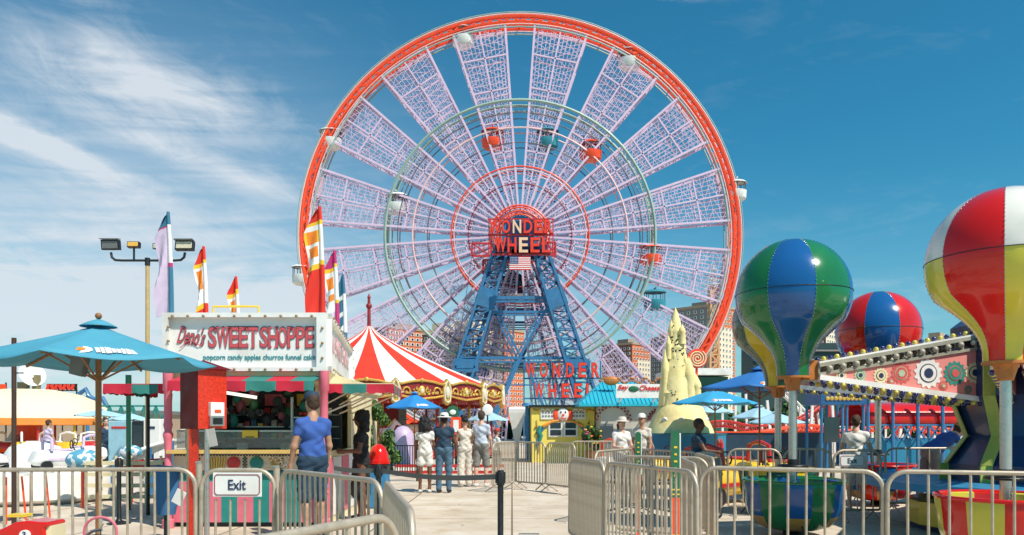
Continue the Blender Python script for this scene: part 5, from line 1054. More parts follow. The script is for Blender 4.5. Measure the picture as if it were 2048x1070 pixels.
def arm(ang, detail=True, flowers=True):
    d = Vector((math.cos(ang), math.sin(ang), 0)); sd = Vector((-d.y, d.x, 0)); x0, x1 = 0.75, BR-0.30
    top = lambda f: 2.74-0.44*f; bot = lambda f: 1.86+0.30*f
    P = lambda f, z, s=0: d*(x0+(x1-x0)*f)+sd*s+Vector((0, 0, z))
    root = MB(); 
    for s in (-0.13, 0.13): root.bar(P(0, top(0), s), P(1, top(1), s), 0.05, 0.05); root.bar(P(0, top(0)-0.16, s), P(1, top(1)-0.12, s), 0.04, 0.04)
    for k in range(14):
        f = k/13
        for s in (-0.13, 0.13): root.bar(P(f, top(f), s), P(f, top(f)-0.14, s), 0.02)
        root.bar(P(f, top(f), -0.13), P(f, top(f), 0.13), 0.02)
    am = root.build('arm', m_lattice, ride)
    MB().bar(P(0, top(0)+0.035, 0), P(1, top(1)+0.035, 0), 0.30, 0.025).build('arm_cap', m_white, am)
    for s in (-0.15, 0.15): MB().bar(P(0.0, bot(0)-0.02, s), P(1, bot(1)-0.02, s), 0.035, 0.07).build('lower_rail', m_white, am)
    b = MB(); b.box(P(1.04, top(1)-0.06), (0.20, 0.2, 0.26), rz=ang); b.build('end_bracket', m_wood2, am)
    for s in (-0.11, 0.11):
        b = MB(); q = [P(0, bot(0)+0.02, s), P(1, bot(1)+0.02, s), P(1, top(1)-0.13, s), P(0, top(0)-0.17, s)]; o = sd*0.012; b.add([v-o for v in q]+[v+o for v in q], [(0, 1, 2, 3), (7, 6, 5, 4), (0, 4, 5, 1), (2, 6, 7, 3), (1, 5, 6, 2)]); pn = b.build('side_panel', m_ppan, am)
        if flowers:
            rg = random.Random(3); fls = [(0.08, .5, 0.15, 3), (0.20, .5, 0.17, 2), (0.36, .52, 0.21, 0), (0.52, .55, 0.15, 4), (0.64, .45, 0.11, 3), (0.76, .5, 0.09, 1), (0.27, .15, 0.07, 4), (0.87, .5, 0.08, 3), (0.58, .15, 0.06, 4), (0.12, .12, 0.06, 2)]
            for f, v, r_, ci in fls:
                z = (bot(f)+0.02)*(1-v)+(top(f)-0.17)*v; c = P(f, z, s+math.copysign(0.018, s)); b = MB(); n_ = 14
                e = math.copysign(1, s); rim = []
                for k in range(n_*4):
                    a = 2*math.pi*k/(n_*4); rr = r_*(1.0 if (k % 4) in (1, 2) else 0.86); rim.append(c+d*rr*math.cos(a)+Vector((0, 0, rr*math.sin(a))))
                b.add([c]+rim, [(0, 1+k, 1+(k+1) % (n_*4)) for k in range(n_*4)])
                for j, (fr, mi_) in enumerate(((0.62, 1), (0.55, 0), (0.32, 1))):
                    cc_ = c+sd*e*0.004*(j+1); rim = [cc_+d*r_*fr*math.cos(2*math.pi*k/20)+Vector((0, 0, r_*fr*math.sin(2*math.pi*k/20))) for k in range(20)]; b.mi = mi_; b.add([cc_]+rim, [(0, 1+k, 1+(k+1) % 20) for k in range(20)])
                b.build('flower', [flo[ci], m_navy if ci in (0, 3, 1) else flo[(ci+2) % 5]], pn)
    if detail:
        n_ = 26
        for k in range(n_):
            f = (k+0.5)/n_; m = m_bb if k % 2 else m_yb
            bulb_at(am, m, P(f, top(f)+0.075, 0), 1.15)
            for s in (-0.15, 0.15): bulb_at(am, m, P(f, bot(f)-0.085, s), 1.15)
            for s in (-0.155,) if math.sin(ang) > -0.5 else (0.155,): bulb_at(am, m_gb, P(f, top(f)-0.065, s), 1.3)
            if k % 2 == 0: bulb_at(am, m_gb, P(f, top(f)-0.065, 0.155 if math.sin(ang) > -0.5 else -0.155), 1.3)
    return am
m_wood2 = mat('rusty orange casting', (0.48, 0.17, 0.035), 0.45, 0.1, 0.2, 10)
m_bg = mat('balloon green', (0.015, 0.17, 0.055), 0.16, 0, 0.06, 2, coat=0.45, spec=0.3); m_bbl = mat('balloon blue', (0.012, 0.10, 0.30), 0.16, 0, 0.06, 2, coat=0.45, spec=0.3); m_br = mat('balloon red', (0.62, 0.012, 0.008), 0.16, 0, 0.06, 2, coat=0.45, spec=0.3); m_by = mat('balloon yellow', (0.62, 0.55, 0.06), 0.18, 0, 0.06, 2, coat=0.45, spec=0.3); m_bw = mat('balloon ivory', (0.78, 0.75, 0.68), 0.18, 0, 0.04, 2, coat=0.45, spec=0.3); m_bgy = mat('balloon gold', (0.66, 0.47, 0.03), 0.18, 0, 0.06, 2, coat=0.45, spec=0.3); m_bdg = mat('balloon dark green', (0.01, 0.07, 0.04), 0.16, 0, 0.06, 2, coat=0.45, spec=0.3)
m_tubo = mat('tub ochre', (0.50, 0.26, 0.05), 0.3, 0, 0.15, 4, coat=0.6)
def balloon(label, ang, cols, rot, tubcols, ztop=3.98, num=None):
    p = BC+Vector((math.cos(ang), math.sin(ang), 0))*BR; t = thing('balloon_gondola', label, 'balloon ride gondola', (p.x, p.y, 0), rot, 'balloons of the ride'); r = 0.75; zc = ztop-r
    prof = []
    for k in range(0, 17): th = math.pi*0.66*k/16; prof.append((max(0.002, r*math.sin(th)), zc+r*math.cos(th)))
    r0, z0 = prof[-1]; zb = 2.16; rb = 0.205
    for k in range(1, 11):
        f = k/10; h = f; cz = (1-h)**3; prof.append((cz*r0+3*(1-h)**2*h*(r0-0.22)+3*(1-h)*h*h*(rb-0.01)+h**3*rb, cz*z0+3*(1-h)**2*h*(z0-0.20)+3*(1-h)*h*h*(zb+0.36)+h**3*zb))
    n_ = 48; up, lowm = cols; allm = []
    for m in up+lowm:
        if m not in allm: allm.append(m)
    b = MB(); b.lathe(prof, (0, 0, 0), n_, mats=lambda k, i: allm.index((up if k < 12 else lowm)[(i//6) % len(up)])); e = b.build('envelope', allm, t, True)
    b = MB(); zs = prof[12]; b.tube([(zs[0]*1.003*math.cos(2*math.pi*i/48), zs[0]*1.003*math.sin(2*math.pi*i/48), zs[1]) for i in range(48)], 0.0045, 5, True); b.build('seam', m_black, e)
    b = MB()
    for g_ in range(8):
        a = 2*math.pi*g_/8
        for k in range(44):
            f = 2+k*(len(prof)-4)/44; i = int(f); q = f-i; rr = prof[i][0]*(1-q)+prof[min(i+1, len(prof)-1)][0]*q; zz = prof[i][1]*(1-q)+prof[min(i+1, len(prof)-1)][1]*q; b.box(((rr+0.002)*math.cos(a), (rr+0.002)*math.sin(a), zz), (0.010, 0.010, 0.012), rz=a)
    struct(b.build('rivets', m_steel, e), 'stuff')
    b = MB(); b.cyl((0, 0, zb-0.03), (0, 0, zb), 0.22, n=20); b.cyl((0, 0, zb-0.20), (0, 0, zb-0.03), 0.07, 0.12, 16); b.box((0, 0, zb-0.1), (0.2, 0.12, 0.16)); b.build('collar', m_wood2, t, True)
    MB().cyl((0, 0, 0.45), (0, 0, zb-0.15), 0.055, n=16).build('pole', m_steel, t, True)
    b = MB(); b.cyl((0, 0, 0.93), (0, 0, 0.97), 0.15, n=16); b.cyl((0, 0, 0.97), (0, 0, 1.04), 0.07, n=16); b.tube([(0.19*math.cos(k*0.5236), 0.19*math.sin(k*0.5236), 0.95) for k in range(12)], 0.014, 6, True); b.build('hand_wheel', m_black, t, True)
    tp = [(0.02, 0.10), (0.30, 0.10), (0.48, 0.16), (0.58, 0.30), (0.62, 0.42), (0.64, 0.62), (0.655, 0.74), (0.645, 0.76), (0.60, 0.74), (0.58, 0.45), (0.5, 0.32), (0.02, 0.30)]
    allt = []
    for m in tubcols+[m_tubo]:
        if m not in allt: allt.append(m)
    b = MB(); b.lathe(tp, (0, 0, 0), 48, mats=lambda k, i: allt.index(m_tubo if (k < 3 and (i//4) % 2) else tubcols[(i//4) % len(tubcols)])); b.build('tub', allt, t, True)
    b = MB(); b.tube([(0.65*math.cos(2*math.pi*i/40), 0.65*math.sin(2*math.pi*i/40), 0.755) for i in range(40)], 0.022, 8, True); b.build('tub_rim', tubcols[0], t, True)
    b = MB(); b.lathe([(0.57, 0.44), (0.30, 0.44), (0.30, 0.31)], n=30, arc=R(300)); b.build('seat', m_grey, t, True)
    b = MB(); b.cyl((0, 0, 0), (0, 0, 0.12), 0.16, 0.1, 12)
    for s in (-1, 1): b.cyl((s*0.55, 0.1, 0.2), (s*0.72, 0.1, 0.02), 0.012, n=6)
    b.build('foot', m_black, t)
    if num:
        for z, k in ((0.19, 0), (0.06, 1)):
            zz = zs[1]+(0.055 if k == 0 else -0.06); a = num[1]; rr = prof[12][0]+0.004
            o = text('numeral', num[0], 1, m_navy, (rr*math.cos(a), rr*math.sin(a), zz), e, rz=a+math.pi/2, height=0.085, ext=0.003)
    return t
A0 = R(-128.0)
angs_b = [A0-R(45)*k for k in range(5)]
balloon('nearest balloon gondola, red over yellow and ivory, at the right edge', angs_b[0], ([m_bw, m_br], [m_by, m_br]), R(56), [m_br, m_by], 3.95, num=('7', R(-100)))
balloon('green and blue balloon gondola in front of the others', angs_b[1], ([m_bg, m_bbl], [m_bg, m_bbl]), R(91), [m_bg, m_bbl], 4.0)
balloon('yellow and dark green balloon gondola half hidden behind the green and blue one', angs_b[2], ([m_bgy, m_bdg], [m_bgy, m_bdg]), R(25), [m_bgy, m_bdg], 3.98)
balloon('red and blue balloon gondola farthest back on the ride', angs_b[3], ([m_br, m_bbl], [m_br, m_bbl]), R(92), [m_br, m_bbl], 4.0)
balloon('dark blue and ivory balloon gondola behind the nearest one', angs_b[4], ([m_bbl, m_bw], [m_bbl, m_bw]), R(0), [m_bbl, m_bw], 3.6)
for k, a in enumerate(angs_b): arm(a, k in (0, 1, 2, 3))
arm(A0+R(45), False, False)

# ------------------------------------------------------------------ sandcastle
ZD = 22.0; m_sand = mat('sandcastle yellow', (0.90, 0.74, 0.34), 0.75, 0, 0.16, 2.5, bump=0.6, bscale=9, dirt=(0.62, 0.42, 0.12)); sx0 = gx(1360, ZD)
cs_ = thing('sandcastle_tower', 'pale yellow sandcastle tower with turrets and pierced holes on a round drum', 'sandcastle', (sx0, ZD, 0))
def zx(y): return gz(y, ZD)
def xx(x): return gx(x, ZD)-sx0
b = MB(); b.lathe([(0, zx(866)), (0.98, zx(866)), (0.90, zx(852)), (0.76, zx(832)), (0.66, zx(816)), (0.60, zx(811)), (0, zx(811))], n=40); b.build('drum', m_sand, cs_, True)
MB().lathe([(1.3, 0), (1.3, zx(870)), (1.34, zx(867)), (0, zx(866.5))], n=40).build('base', mat('stage blue', (0.03, 0.20, 0.32), 0.5), cs_, True)
b = MB()
rg = random.Random(5)
def rough(prof, c, n=26, amp=0.03):
    o = len(b.v); b.lathe(prof, c, n)
    for i in range(o, len(b.v)):
        x, y, z = b.v[i]; s = 1+amp*math.sin(x*23+z*11)+amp*rg.uniform(-1, 1)*0.6; b.v[i] = (c[0]+(x-c[0])*s, c[1]+(y-c[1])*s, z)
rough([(0.50, zx(812)), (0.46, zx(770)), (0.36, zx(728)), (0.29, zx(700)), (0.31, zx(697)), (0.25, zx(688)), (0.21, zx(668)), (0.23, zx(664)), (0.17, zx(656)), (0.15, zx(645)), (0.08, zx(628)), (0.0, zx(614))], (xx(1351), 0, 0))
for x, yt, yb, r in ((1327, 695, 812, 0.10), (1341, 640, 700, 0.08), (1374, 714, 812, 0.17), (1388, 748, 812, 0.14), (1335, 770, 812, 0.16), (1361, 650, 690, 0.09), (1357, 735, 812, 0.12), (1346, 690, 760, 0.09), (1380, 765, 812, 0.10), (1366, 700, 760, 0.08), (1334, 672, 720, 0.07)):
    z0, z1 = zx(yb), zx(yt); h_ = z1-z0; rough([(r*1.25, z0), (r*1.05, z0+h_*0.55), (r*1.2, z0+h_*0.6), (r*1.0, z0+h_*0.72), (0.0, z1)], (xx(x), -0.22 if x != 1341 else -0.1, 0), 16)
b.build('tower', m_sand, cs_, True)
b = MB()
for i in range(46):
    f = rg.uniform(0, 1); z = zx(800)+(zx(652)-zx(800))*f; rr = 0.49-0.27*f**0.85; a = rg.uniform(-2.4, -0.7); rr *= 1.0; c = Vector((xx(1351)+rr*math.cos(a), rr*math.sin(a), z)); b.sph(c, 0.026, 8, 6)
struct(b.build('holes', m_black, cs_), 'stuff')
for a in (-2.35, -1.75, -1.15, -0.55): MB().cyl((0.66*math.cos(a), 0.66*math.sin(a), zx(838)), (0.82*math.cos(a), 0.82*math.sin(a), zx(838)-0.06), 0.09, n=20).build('lamp_disc', m_white, cs_, True)

# ------------------------------------------------------------------ photo booth with cyan roof
PD = 28.0; pb = thing('photo_booth', 'low booth with a cyan metal hip roof and a white sign above', 'booth', (gx(1255, PD), PD, 0)); po = Vector((gx(1255, PD), PD, 0))
xa, xb, ze, zr = gx(1158, PD)-po.x, gx(1345, PD)-po.x, gz(808, PD), gz(772, PD)
m_cy = mat('cyan metal roofing', (0.03, 0.44, 0.58), 0.35, 0.1, 0.06, 2)
b = MB(); q = [(xa, 0, ze), (xb, 0, ze), (xb, 4, ze), (xa, 4, ze), (xa+1.05, 1.9, zr+0.25), (xb-1.05, 1.9, zr+0.25)]; b.add(q+[(x, y, z-0.08) for x, y, z in q[:4]], [(0, 1, 5, 4), (1, 2, 5), (2, 3, 4, 5), (3, 0, 4), (9, 8, 7, 6), (0, 6, 7, 1), (3, 9, 6, 0)])
rf = b.build('roof', m_cy, pb)
b = MB()
for k in range(1, 22):
    x = xa+(xb-xa)*k/22; f = min(1, (x-xa)/1.05, (xb-x)/1.05); b.bar((x, -0.0, ze+0.02), (x, 1.9*f, ze+(zr+0.25-ze)*f+0.02), 0.03)
b.build('roof_seam', m_cy, rf)
b = MB(); b.box(((xa+xb)/2+0.35, 2.0, (ze-0.09)/2), (xb-xa-1.0, 3.4, ze-0.09)); b.build('wall', mat('booth cream wall', (0.50, 0.45, 0.38), 0.7, 0, 0.1, 1), pb)
b = MB()
for c0, r0 in ((gx(1228, PD)-po.x, 0.62), (gx(1325, PD)-po.x, 0.45)):
    for k in range(24):
        a = math.pi*(k+0.5)/24; 
        for rr in (r0, r0*0.86): 
            if (k+int(rr*50)) % 2: b.box((c0+rr*1.1*math.cos(a), 0.28, ze-0.62+rr*math.sin(a)), (0.07, 0.04, 0.07), ry=-a)
b.build('checked_arch', m_maroon, pb)
b = MB(); z0, z1 = gz(796, PD-0.6), gz(768, PD-0.6); xs0, xs1 = gx(1232, PD-.6)-po.x, gx(1322, PD-.6)-po.x; b.box(((xs0+xs1)/2, -0.6, (z0+z1)/2), (xs1-xs0, 0.08, z1-z0)); b.bar((xs0+0.2, -0.6, z0), (xs0+0.2, 0.3, ze), 0.05); b.bar((xs1-0.2, -0.6, z0), (xs1-0.2, 0.3, ze), 0.05); sgn = b.build('sign', m_white, pb)
m_say = mat('sign red', (0.72, 0.03, 0.02), 0.5)
text('lettering', 'Say', 1, m_say, ((gx(1246, PD-.6)-po.x), -0.66, gz(776, PD-.6)), sgn, width=22/F*27.4, height=12/F*27.4, ext=0.01, shear=0.3, off=0.02); text('lettering', 'Cheese', 1, m_say, ((gx(1299, PD-.6)-po.x), -0.66, gz(776, PD-.6)), sgn, width=41/F*27.4, height=11/F*27.4, ext=0.01, shear=0.3, off=0.02)
b = MB(); b.sph((gx(1267, PD-.6)-po.x, -0.65, gz(778, PD-.6)), 0.14, 12, 8, (1.4, 0.2, 0.8)); b.build('emblem', m_green, sgn)
b = MB()
for k in range(30): b.sph((xa+0.9+k*0.085, 0.9, zr+0.25+0.10*math.sin(k)), 0.055, 6, 4)
b.sph((gx(1222, PD+1)-po.x, 0.9, gz(762, PD+1)), 0.3, 16, 8, (1, 0.3, 0.6)); b.build('crest', m_wood2, rf)
b = MB(); b.box((gx(1215, PD)-po.x, 0.27, 1.1), (0.5, 0.05, 0.9)); b.build('poster', m_grey, pb)

# yellow ticket booth
TD = 30.0; tb = thing('ticket_booth', 'yellow painted booth with a clown face, arch and two white framed windows', 'booth', (gx(1126, TD), TD, 0)); zt_ = gz(815, TD); hw = 63/F*TD
MB().box((0, 1.2, zt_/2), (2*hw, 2.4, zt_)).build('wall', mat('booth yellow', (0.85, 0.66, 0.12), 0.6, 0, 0.1, 2), tb); MB().box((0, 1.2, zt_+0.05), (2*hw+0.2, 2.7, 0.1)).build('roof', m_black, tb)
b = MB(); arc_ = [(1.05*math.cos(math.pi*k/20), -0.03, gz(895, TD)+1.2*math.sin(math.pi*k/20)*0.95) for k in range(21)]; b.tube(arc_, 0.045, 6); b.build('arch', m_blue, tb)
b = MB(); b.tube([(0.8*x, -0.03, gz(840, TD)-0.25*x*x) for x in (-1, -.5, 0, .5, 1)], 0.07, 6); b.build('orange_ribbon', m_orange2 if False else mat('ribbon orange', (0.85, 0.3, 0.03), 0.5), tb)
for s in (-1, 1):
    wn = MB(); c = (s*0.30+0.0, -0.03, gz(858, TD)); wn.box(c, (0.56, 0.07, 0.62)); w_ = wn.build('window_frame', m_white, tb); b = MB()
    for zq in (0.14, -0.14): b.box((c[0], -0.075, c[2]+zq), (0.42, 0.02, 0.22))
    b.build('pane', m_glass, w_)
MB().box((-0.62, -0.03, gz(828, TD)), (0.55, 0.03, 0.42)).build('notice_board', m_white, tb); nb = MB().box((0.62, -0.03, gz(828, TD)), (0.55, 0.03, 0.42)).build('notice_board', m_white, tb)
b = MB()
for s in (-1, 1):
    for r_ in range(2):
        for k in range(4): b.box((s*0.62-0.18+k*0.12, -0.055, gz(825, TD)-r_*0.14), (0.07, 0.02, 0.06))
b.build('notice_marks', m_grey, nb)
b = MB(); c = Vector((0, -0.06, gz(829, TD))); b.sph(c, 0.27, 18, 12, (0.85, 0.25, 1.05)); b.mi = 1
for s in (-1, 1): b.sph(c+Vector((s*0.28, 0.01, -0.02)), 0.16, 12, 8, (0.8, 0.25, 1.3))
b.sph(c+Vector((0, -0.08, -0.02)), 0.05, 8, 6); b.tube([c+Vector((x, -0.075, -0.12-0.25*(0.1-abs(x)) if False else -0.16+1.5*x*x)) for x in (-.12, -.06, 0, .06, .12)], 0.02, 6); b.mi = 2
for s in (-1, 1): b.sph(c+Vector((s*0.09, -0.07, 0.09)), 0.04, 8, 6, (0.7, 0.5, 1.2))
b.build('clown_face', [m_white, m_orange, m_navy], tb, True)
b = MB()
for k in range(22): b.sph((-hw+0.1+k*(2*hw-0.2)/21, -0.03, zt_-0.1-0.04*(k % 2)), 0.07, 8, 5, (1, 0.4, 0.8))
b.build('scallop_trim', m_gold, tb)
b = MB()
for s in (-1, 1):
    for k in range(9): b.sph((s*(hw-0.25+rg.uniform(-.12, .12)), -0.03, 0.9+rg.uniform(0, 0.7)), 0.045, 6, 4)
    b.bar((s*(hw-0.3), -0.03, 0.4), (s*(hw-0.2), -0.03, 1.7), 0.02)
b.build('painted_vine', m_wood, tb)
for s, l in ((-0.95, 0), (0.95, 1)): MB().tube([(s, -0.04, gz(885, TD)), (s+0.06, -0.04, gz(872, TD)), (s-0.03, -0.04, gz(862, TD)), (s+0.04, -0.04, gz(852, TD))], [0.05, 0.09, 0.1, 0.06], 8).build('painted_figure', m_teal, tb, True)
# funnel-shaped white pylon
WD2 = 33; t = thing('white_pylon', 'white tapering funnel-shaped pylon left of the yellow booth', 'pylon', (gx(1034, WD2), WD2, 0)); b = MB(); b.lathe([(0.10, 0), (0.12, 0.6), (0.5, gz(826, WD2)), (0.52, gz(818, WD2)), (0.46, gz(814, WD2)), (0, gz(813, WD2))], n=4, a0=R(45)); b.build('body', m_white, t)
t = thing('arcade_column', 'slim blue column beside the white pylon', 'column', (gx(1056, 32), 32, 0)); MB().cyl((0, 0, 0), (0, 0, gz(812, 32)), 0.12, n=12).cyl((0, 0, gz(812, 32)), (0, 0, gz(806, 32)), 0.28, 0.2, 12).build('shaft', m_blue, t, True)

# ------------------------------------------------------------------ plants
def leaves(name, label, cat, loc, parts, n, m, ls, seed, trunk=None, flowers=None, pot=None, group=None):
    t = thing(name, label, cat, loc, 0, group); rg = random.Random(seed); b = MB()
    if trunk:
        tr = MB(); tr.cyl((0, 0, 0), (0, 0, trunk[1]), trunk[0], trunk[0]*0.6, 8)
        for k in range(9): a = rg.uniform(0, 6.28); z = trunk[1]*rg.uniform(0.3, 0.9); tr.cyl((0, 0, z), (0.5*parts[0][1][0]*math.cos(a), 0.5*parts[0][1][1]*math.sin(a), z+0.25), trunk[0]*0.4, trunk[0]*0.12, 6)
        tr.build('trunk', m_wood, t)
    cl = [(c, r, Vector((rg.gauss(0, 1), rg.gauss(0, 1), rg.gauss(0, 1))).normalized()) for c, r in parts for _ in range(1)]
    lumps = []
    for c, r in parts:
        for _ in range(16): v = Vector((rg.gauss(0, 1), rg.gauss(0, 1), rg.gauss(0, 1))).normalized(); lumps.append((Vector(c)+Vector((v.x*r[0]*0.72, v.y*r[1]*0.72, v.z*r[2]*0.72)), 0.36*min(r)))
    for i in range(n):
        c, r = lumps[rg.randrange(len(lumps))]; v = Vector((rg.gauss(0, 1), rg.gauss(0, 1), rg.gauss(0, 1))).normalized(); p = c+v*r*rg.uniform(0.5, 1.15); nrm = (v+Vector((rg.uniform(-.7, .7), rg.uniform(-.7, .7), rg.uniform(-.2, .9)))).normalized(); q = nrm.to_track_quat('Z', 'Y'); s = ls*rg.uniform(0.6, 1.4)
        b.mi = rg.randrange(len(m)) if rg.random() < 0.8 else 0
        b.add([p+q @ Vector((-s*0.5, 0, 0)), p+q @ Vector((0, -s*0.9, 0.02*s)), p+q @ Vector((s*0.5, 0, 0)), p+q @ Vector((0, s*0.9, 0.1*s))], [(0, 1, 2, 3)])
    b.build('crown', m, t)
    if flowers:
        f = MB()
        for i in range(flowers[0]):
            c, r = lumps[rg.randrange(len(lumps))]; v = Vector((rg.gauss(0, 1), -abs(rg.gauss(0, 1)), rg.gauss(0, 1))).normalized(); f.mi = i % len(flowers[1]); f.sph(c+v*r*1.1, ls*0.8, 6, 4, (1, 1, 0.6))
        struct(f.build('flowers', flowers[1], t), 'stuff')
    if pot: MB().lathe([(0, 0), (pot[0]*0.75, 0), (pot[0], pot[1]), (pot[0]*0.9, pot[1]), (0, pot[1]*0.9)], n=20).build('pot', m_wood, t, True)
    return t
g1 = mat('leaf green', (0.05, 0.13, 0.02), 0.6, 0, 0.3, 5); g2 = mat('leaf light green', (0.12, 0.22, 0.04), 0.6, 0, 0.3, 5); g3 = mat('leaf dark green', (0.015, 0.05, 0.015), 0.6, 0, 0.3, 5)
leaves('potted_shrub', 'tall bushy green shrub between the sweet stand and the carousel', 'shrub', (gx(756, 15), 15, 0), [((0, 0, 1.2), (0.34, 0.3, 0.75)), ((0.16, 0, 0.8), (0.3, 0.25, 0.45)), ((-0.1, 0, 1.75), (0.2, 0.16, 0.25))], 6000, [g1, g2, g3], 0.045, 4, trunk=(0.035, 1.6), pot=(0.25, 0.4))
leaves('flower_pot', 'potted plant with pink and orange flowers beside the yellow booth', 'potted plant', (gx(1185, 25), 25, 0), [((0, 0, 1.05), (0.38, 0.3, 0.42))], 1800, [g1, g3], 0.07, 8, flowers=(60, [mat('petal pink', (0.6, 0.06, 0.2), 0.6), mat('petal orange', (0.8, 0.25, 0.05), 0.6), m_yellow]), pot=(0.3, 0.65))
rg2 = random.Random(11)
for i, (x, y, D, w_, l) in enumerate(((1440, 838, 75, 4.5, 'dark tree behind the pavilion roof'), (1505, 812, 72, 5, 'dark tree under the dark blue umbrella'), (1600, 805, 70, 5.5, 'dark tree behind the silver balloon poles'), (1690, 800, 74, 5.5, 'dark tree behind the blue ride booth'), (1790, 812, 70, 5, 'dark tree behind the red ride canopy, left'), (1885, 806, 73, 5.5, 'dark tree behind the red ride canopy, right'), (1040, 835, 80, 4, 'dark tree low behind the wheel sign'), (1120, 832, 78, 4, 'dark tree behind the yellow booth'), (1345, 835, 70, 4, 'dark tree behind the sandcastle'))):
    z = gz(y, D); leaves('tree', l, 'tree', (gx(x, D), D, 0), [((0, 0, z*0.62), (w_*0.62, 2.0, z*0.40)), ((w_*0.4, 0, z*0.45), (w_*0.45, 1.6, z*0.4)), ((-w_*0.4, 0, z*0.42), (w_*0.45, 1.6, z*0.38))], 2600, [g3, g1], 0.34, 20+i, trunk=(0.16, z*0.6), group='dark trees behind the rides')
# ------------------------------------------------------------------ other things
# floodlight mast
FD = 18.0; fl = thing('floodlight_mast', 'tan pole with four floodlights on a curved black crossarm', 'floodlight', (gx(295, FD), FD, 0)); fz = gz(521, FD)
def fx(x): return gx(x, FD)-gx(295, FD)
MB().cyl((0, 0, 0), (0, 0, fz-0.08), 0.055, 0.045, 12).build('pole', mat('tan pole paint', (0.52, 0.36, 0.15), 0.5), fl, True)
b = MB(); b.cyl((0, 0, fz-0.12), (0, 0, fz+0.06), 0.06, n=12); L0, L1 = fx(222), fx(370); zl = gz(505, FD)
b.tube([(L0, 0, zl), (L0+0.02, 0, fz+0.08), (L0+0.10, 0, fz+0.01), (L0+0.25, 0, fz), (L1-0.25, 0, fz), (L1-0.1, 0, fz+0.01), (L1-0.02, 0, fz+0.08), (L1, 0, zl)], 0.03, 8)
for x in (268, 318): b.cyl((fx(x), 0, fz), (fx(x), 0, gz(497, FD)), 0.025, n=8)
b.build('crossarm', m_black, fl, True)
m_lens = mat('floodlight lens', (0.62, 0.56, 0.40), 0.2, 0, 0.2, 12); m_lens2 = mat('amber lens', (0.8, 0.45, 0.08), 0.3)
for x, y, w_, h_, lm, tl in ((222, 490, 39, 25, m_grey, 0.3), (268, 490, 26, 15, m_lens2, -0.2), (318, 493, 24, 14, m_lens, 0.2), (370, 492, 40, 24, m_lens, -0.35)):
    s_ = F/FD; b = MB(); c = (fx(x), 0, gz(y, FD)); tl *= 0.5; w_ *= 0.92; h_ *= 0.8; b.box(c, (w_/s_, 0.12, h_/s_), rx=tl); b.mi = 1; b.box((c[0], -0.066*math.cos(tl), c[2]-0.066*math.sin(tl)), (w_/s_*0.86, 0.02, h_/s_*0.74), rx=tl); b.mi = 0
    lh = b.build('lamp_head', [m_black, lm], fl, bevel=0.01)
    if w_ > 30: MB().box((c[0], -0.05, c[2]+h_/s_*0.56), (w_/s_*1.02, 0.16, 0.02), rx=tl).build('visor', m_grey, lh)
# dark lamp/bracket post at the left
t = thing('signal_post', 'thin dark brown post with a small bracket at the far left', 'post', (gx(28, 9.5), 9.5, 0)); MB().cyl((0, 0, 0), (0, 0, gz(660, 9.5)-0.1), 0.028, n=10).build('pole', mat('dark brown paint', (0.06, 0.03, 0.02), 0.5), t, True); MB().bar((0, 0, gz(746, 9.5)), (0.12, 0, gz(746, 9.5)), 0.015).build('bracket', m_black, t)
t = thing('patio_pole', 'dark green pole under the left striped awning', 'pole', (gx(257, 13.2), 13.2, 0)); MB().cyl((0, 0, 0), (0, 0, gz(752, 13.2)), 0.04, n=10).cyl((0, 0, gz(768, 13.2)), (0, 0, gz(750, 13.2)), 0.05, n=10).build('tube', m_bdg, t, True)
t = thing('patio_pole', 'thin dark pole left of the pink corner post', 'pole', (gx(296, 12.5), 12.5, 0)); MB().cyl((0, 0, 0), (0, 0, 2.05), 0.03, n=10).build('tube', m_black, t, True)
# satellite dish far left
t = thing('satellite_dish', 'white satellite dish on a rooftop mount above the peach canopy', 'satellite dish', (gx(62, 60), 60, 0)); b = MB(); b.lathe([(0.02, 0.0), (0.5, 0.06), (0.9, 0.22), (1.0, 0.3), (0.98, 0.34), (0.5, 0.10), (0.02, 0.05)], n=24); o = b.build('dish', m_white, t, True, loc=(0, 0, gz(752, 60))); o.rotation_euler = (R(70), 0, R(52))
b = MB(); b.cyl((0.2, 0, gz(800, 60)), (0.2, 0, gz(755, 60)), 0.1); b.box((0.5, 0, gz(765, 60)), (0.35, 0.4, 1.2)); b.box((-0.6, 0, gz(772, 60)), (0.7, 0.5, 0.6)); b.cyl((0.2, 0, gz(765, 60)), (-0.5, -0.6, gz(748, 60)), 0.05); b.build('mount', mat('dish mount', (0.25, 0.2, 0.1), 0.6), t)
t = thing('snack_bar_roof', 'long low tan building behind the peach canopy', 'building', (gx(60, 62), 62, 0)); MB().box((2, 3, gz(828, 62)/2), (16, 5, gz(828, 62))).build('wall', m_tan, t); MB().box((2, 3, gz(827, 62)+0.1), (16.4, 5.4, 0.3)).build('roof', m_grey, t)
t = thing('rooftop_sign', 'row of red and black rooftop letters seen at an angle above the peach canopy', 'sign', (gx(121, 58), 58, 0)); b = MB(); rg = random.Random(2)
for k in range(7):
    x = gx(96+k*8.2, 58)-gx(121, 58); z = gz(774, 58); b.mi = 0; b.box((x, 0, z), (0.22, 0.1, 0.42), ry=0.3*(-1)**k); b.mi = 1; b.box((x+0.13, 0.12, z), (0.2, 0.1, 0.44), ry=-0.3*(-1)**k)
b.mi = 1; b.bar((-1.2, 0.2, gz(781, 58)), (1.2, 0.2, gz(781, 58)), 0.08); b.bar((-1.2, 0.2, gz(768, 58)), (1.2, 0.2, gz(768, 58)), 0.05)
for x in (-1.1, 0, 1.1): b.bar((x, 0.25, 1), (x, 0.25, gz(768, 58)), 0.07)
b.build('letters', [m_neon, m_black], t)
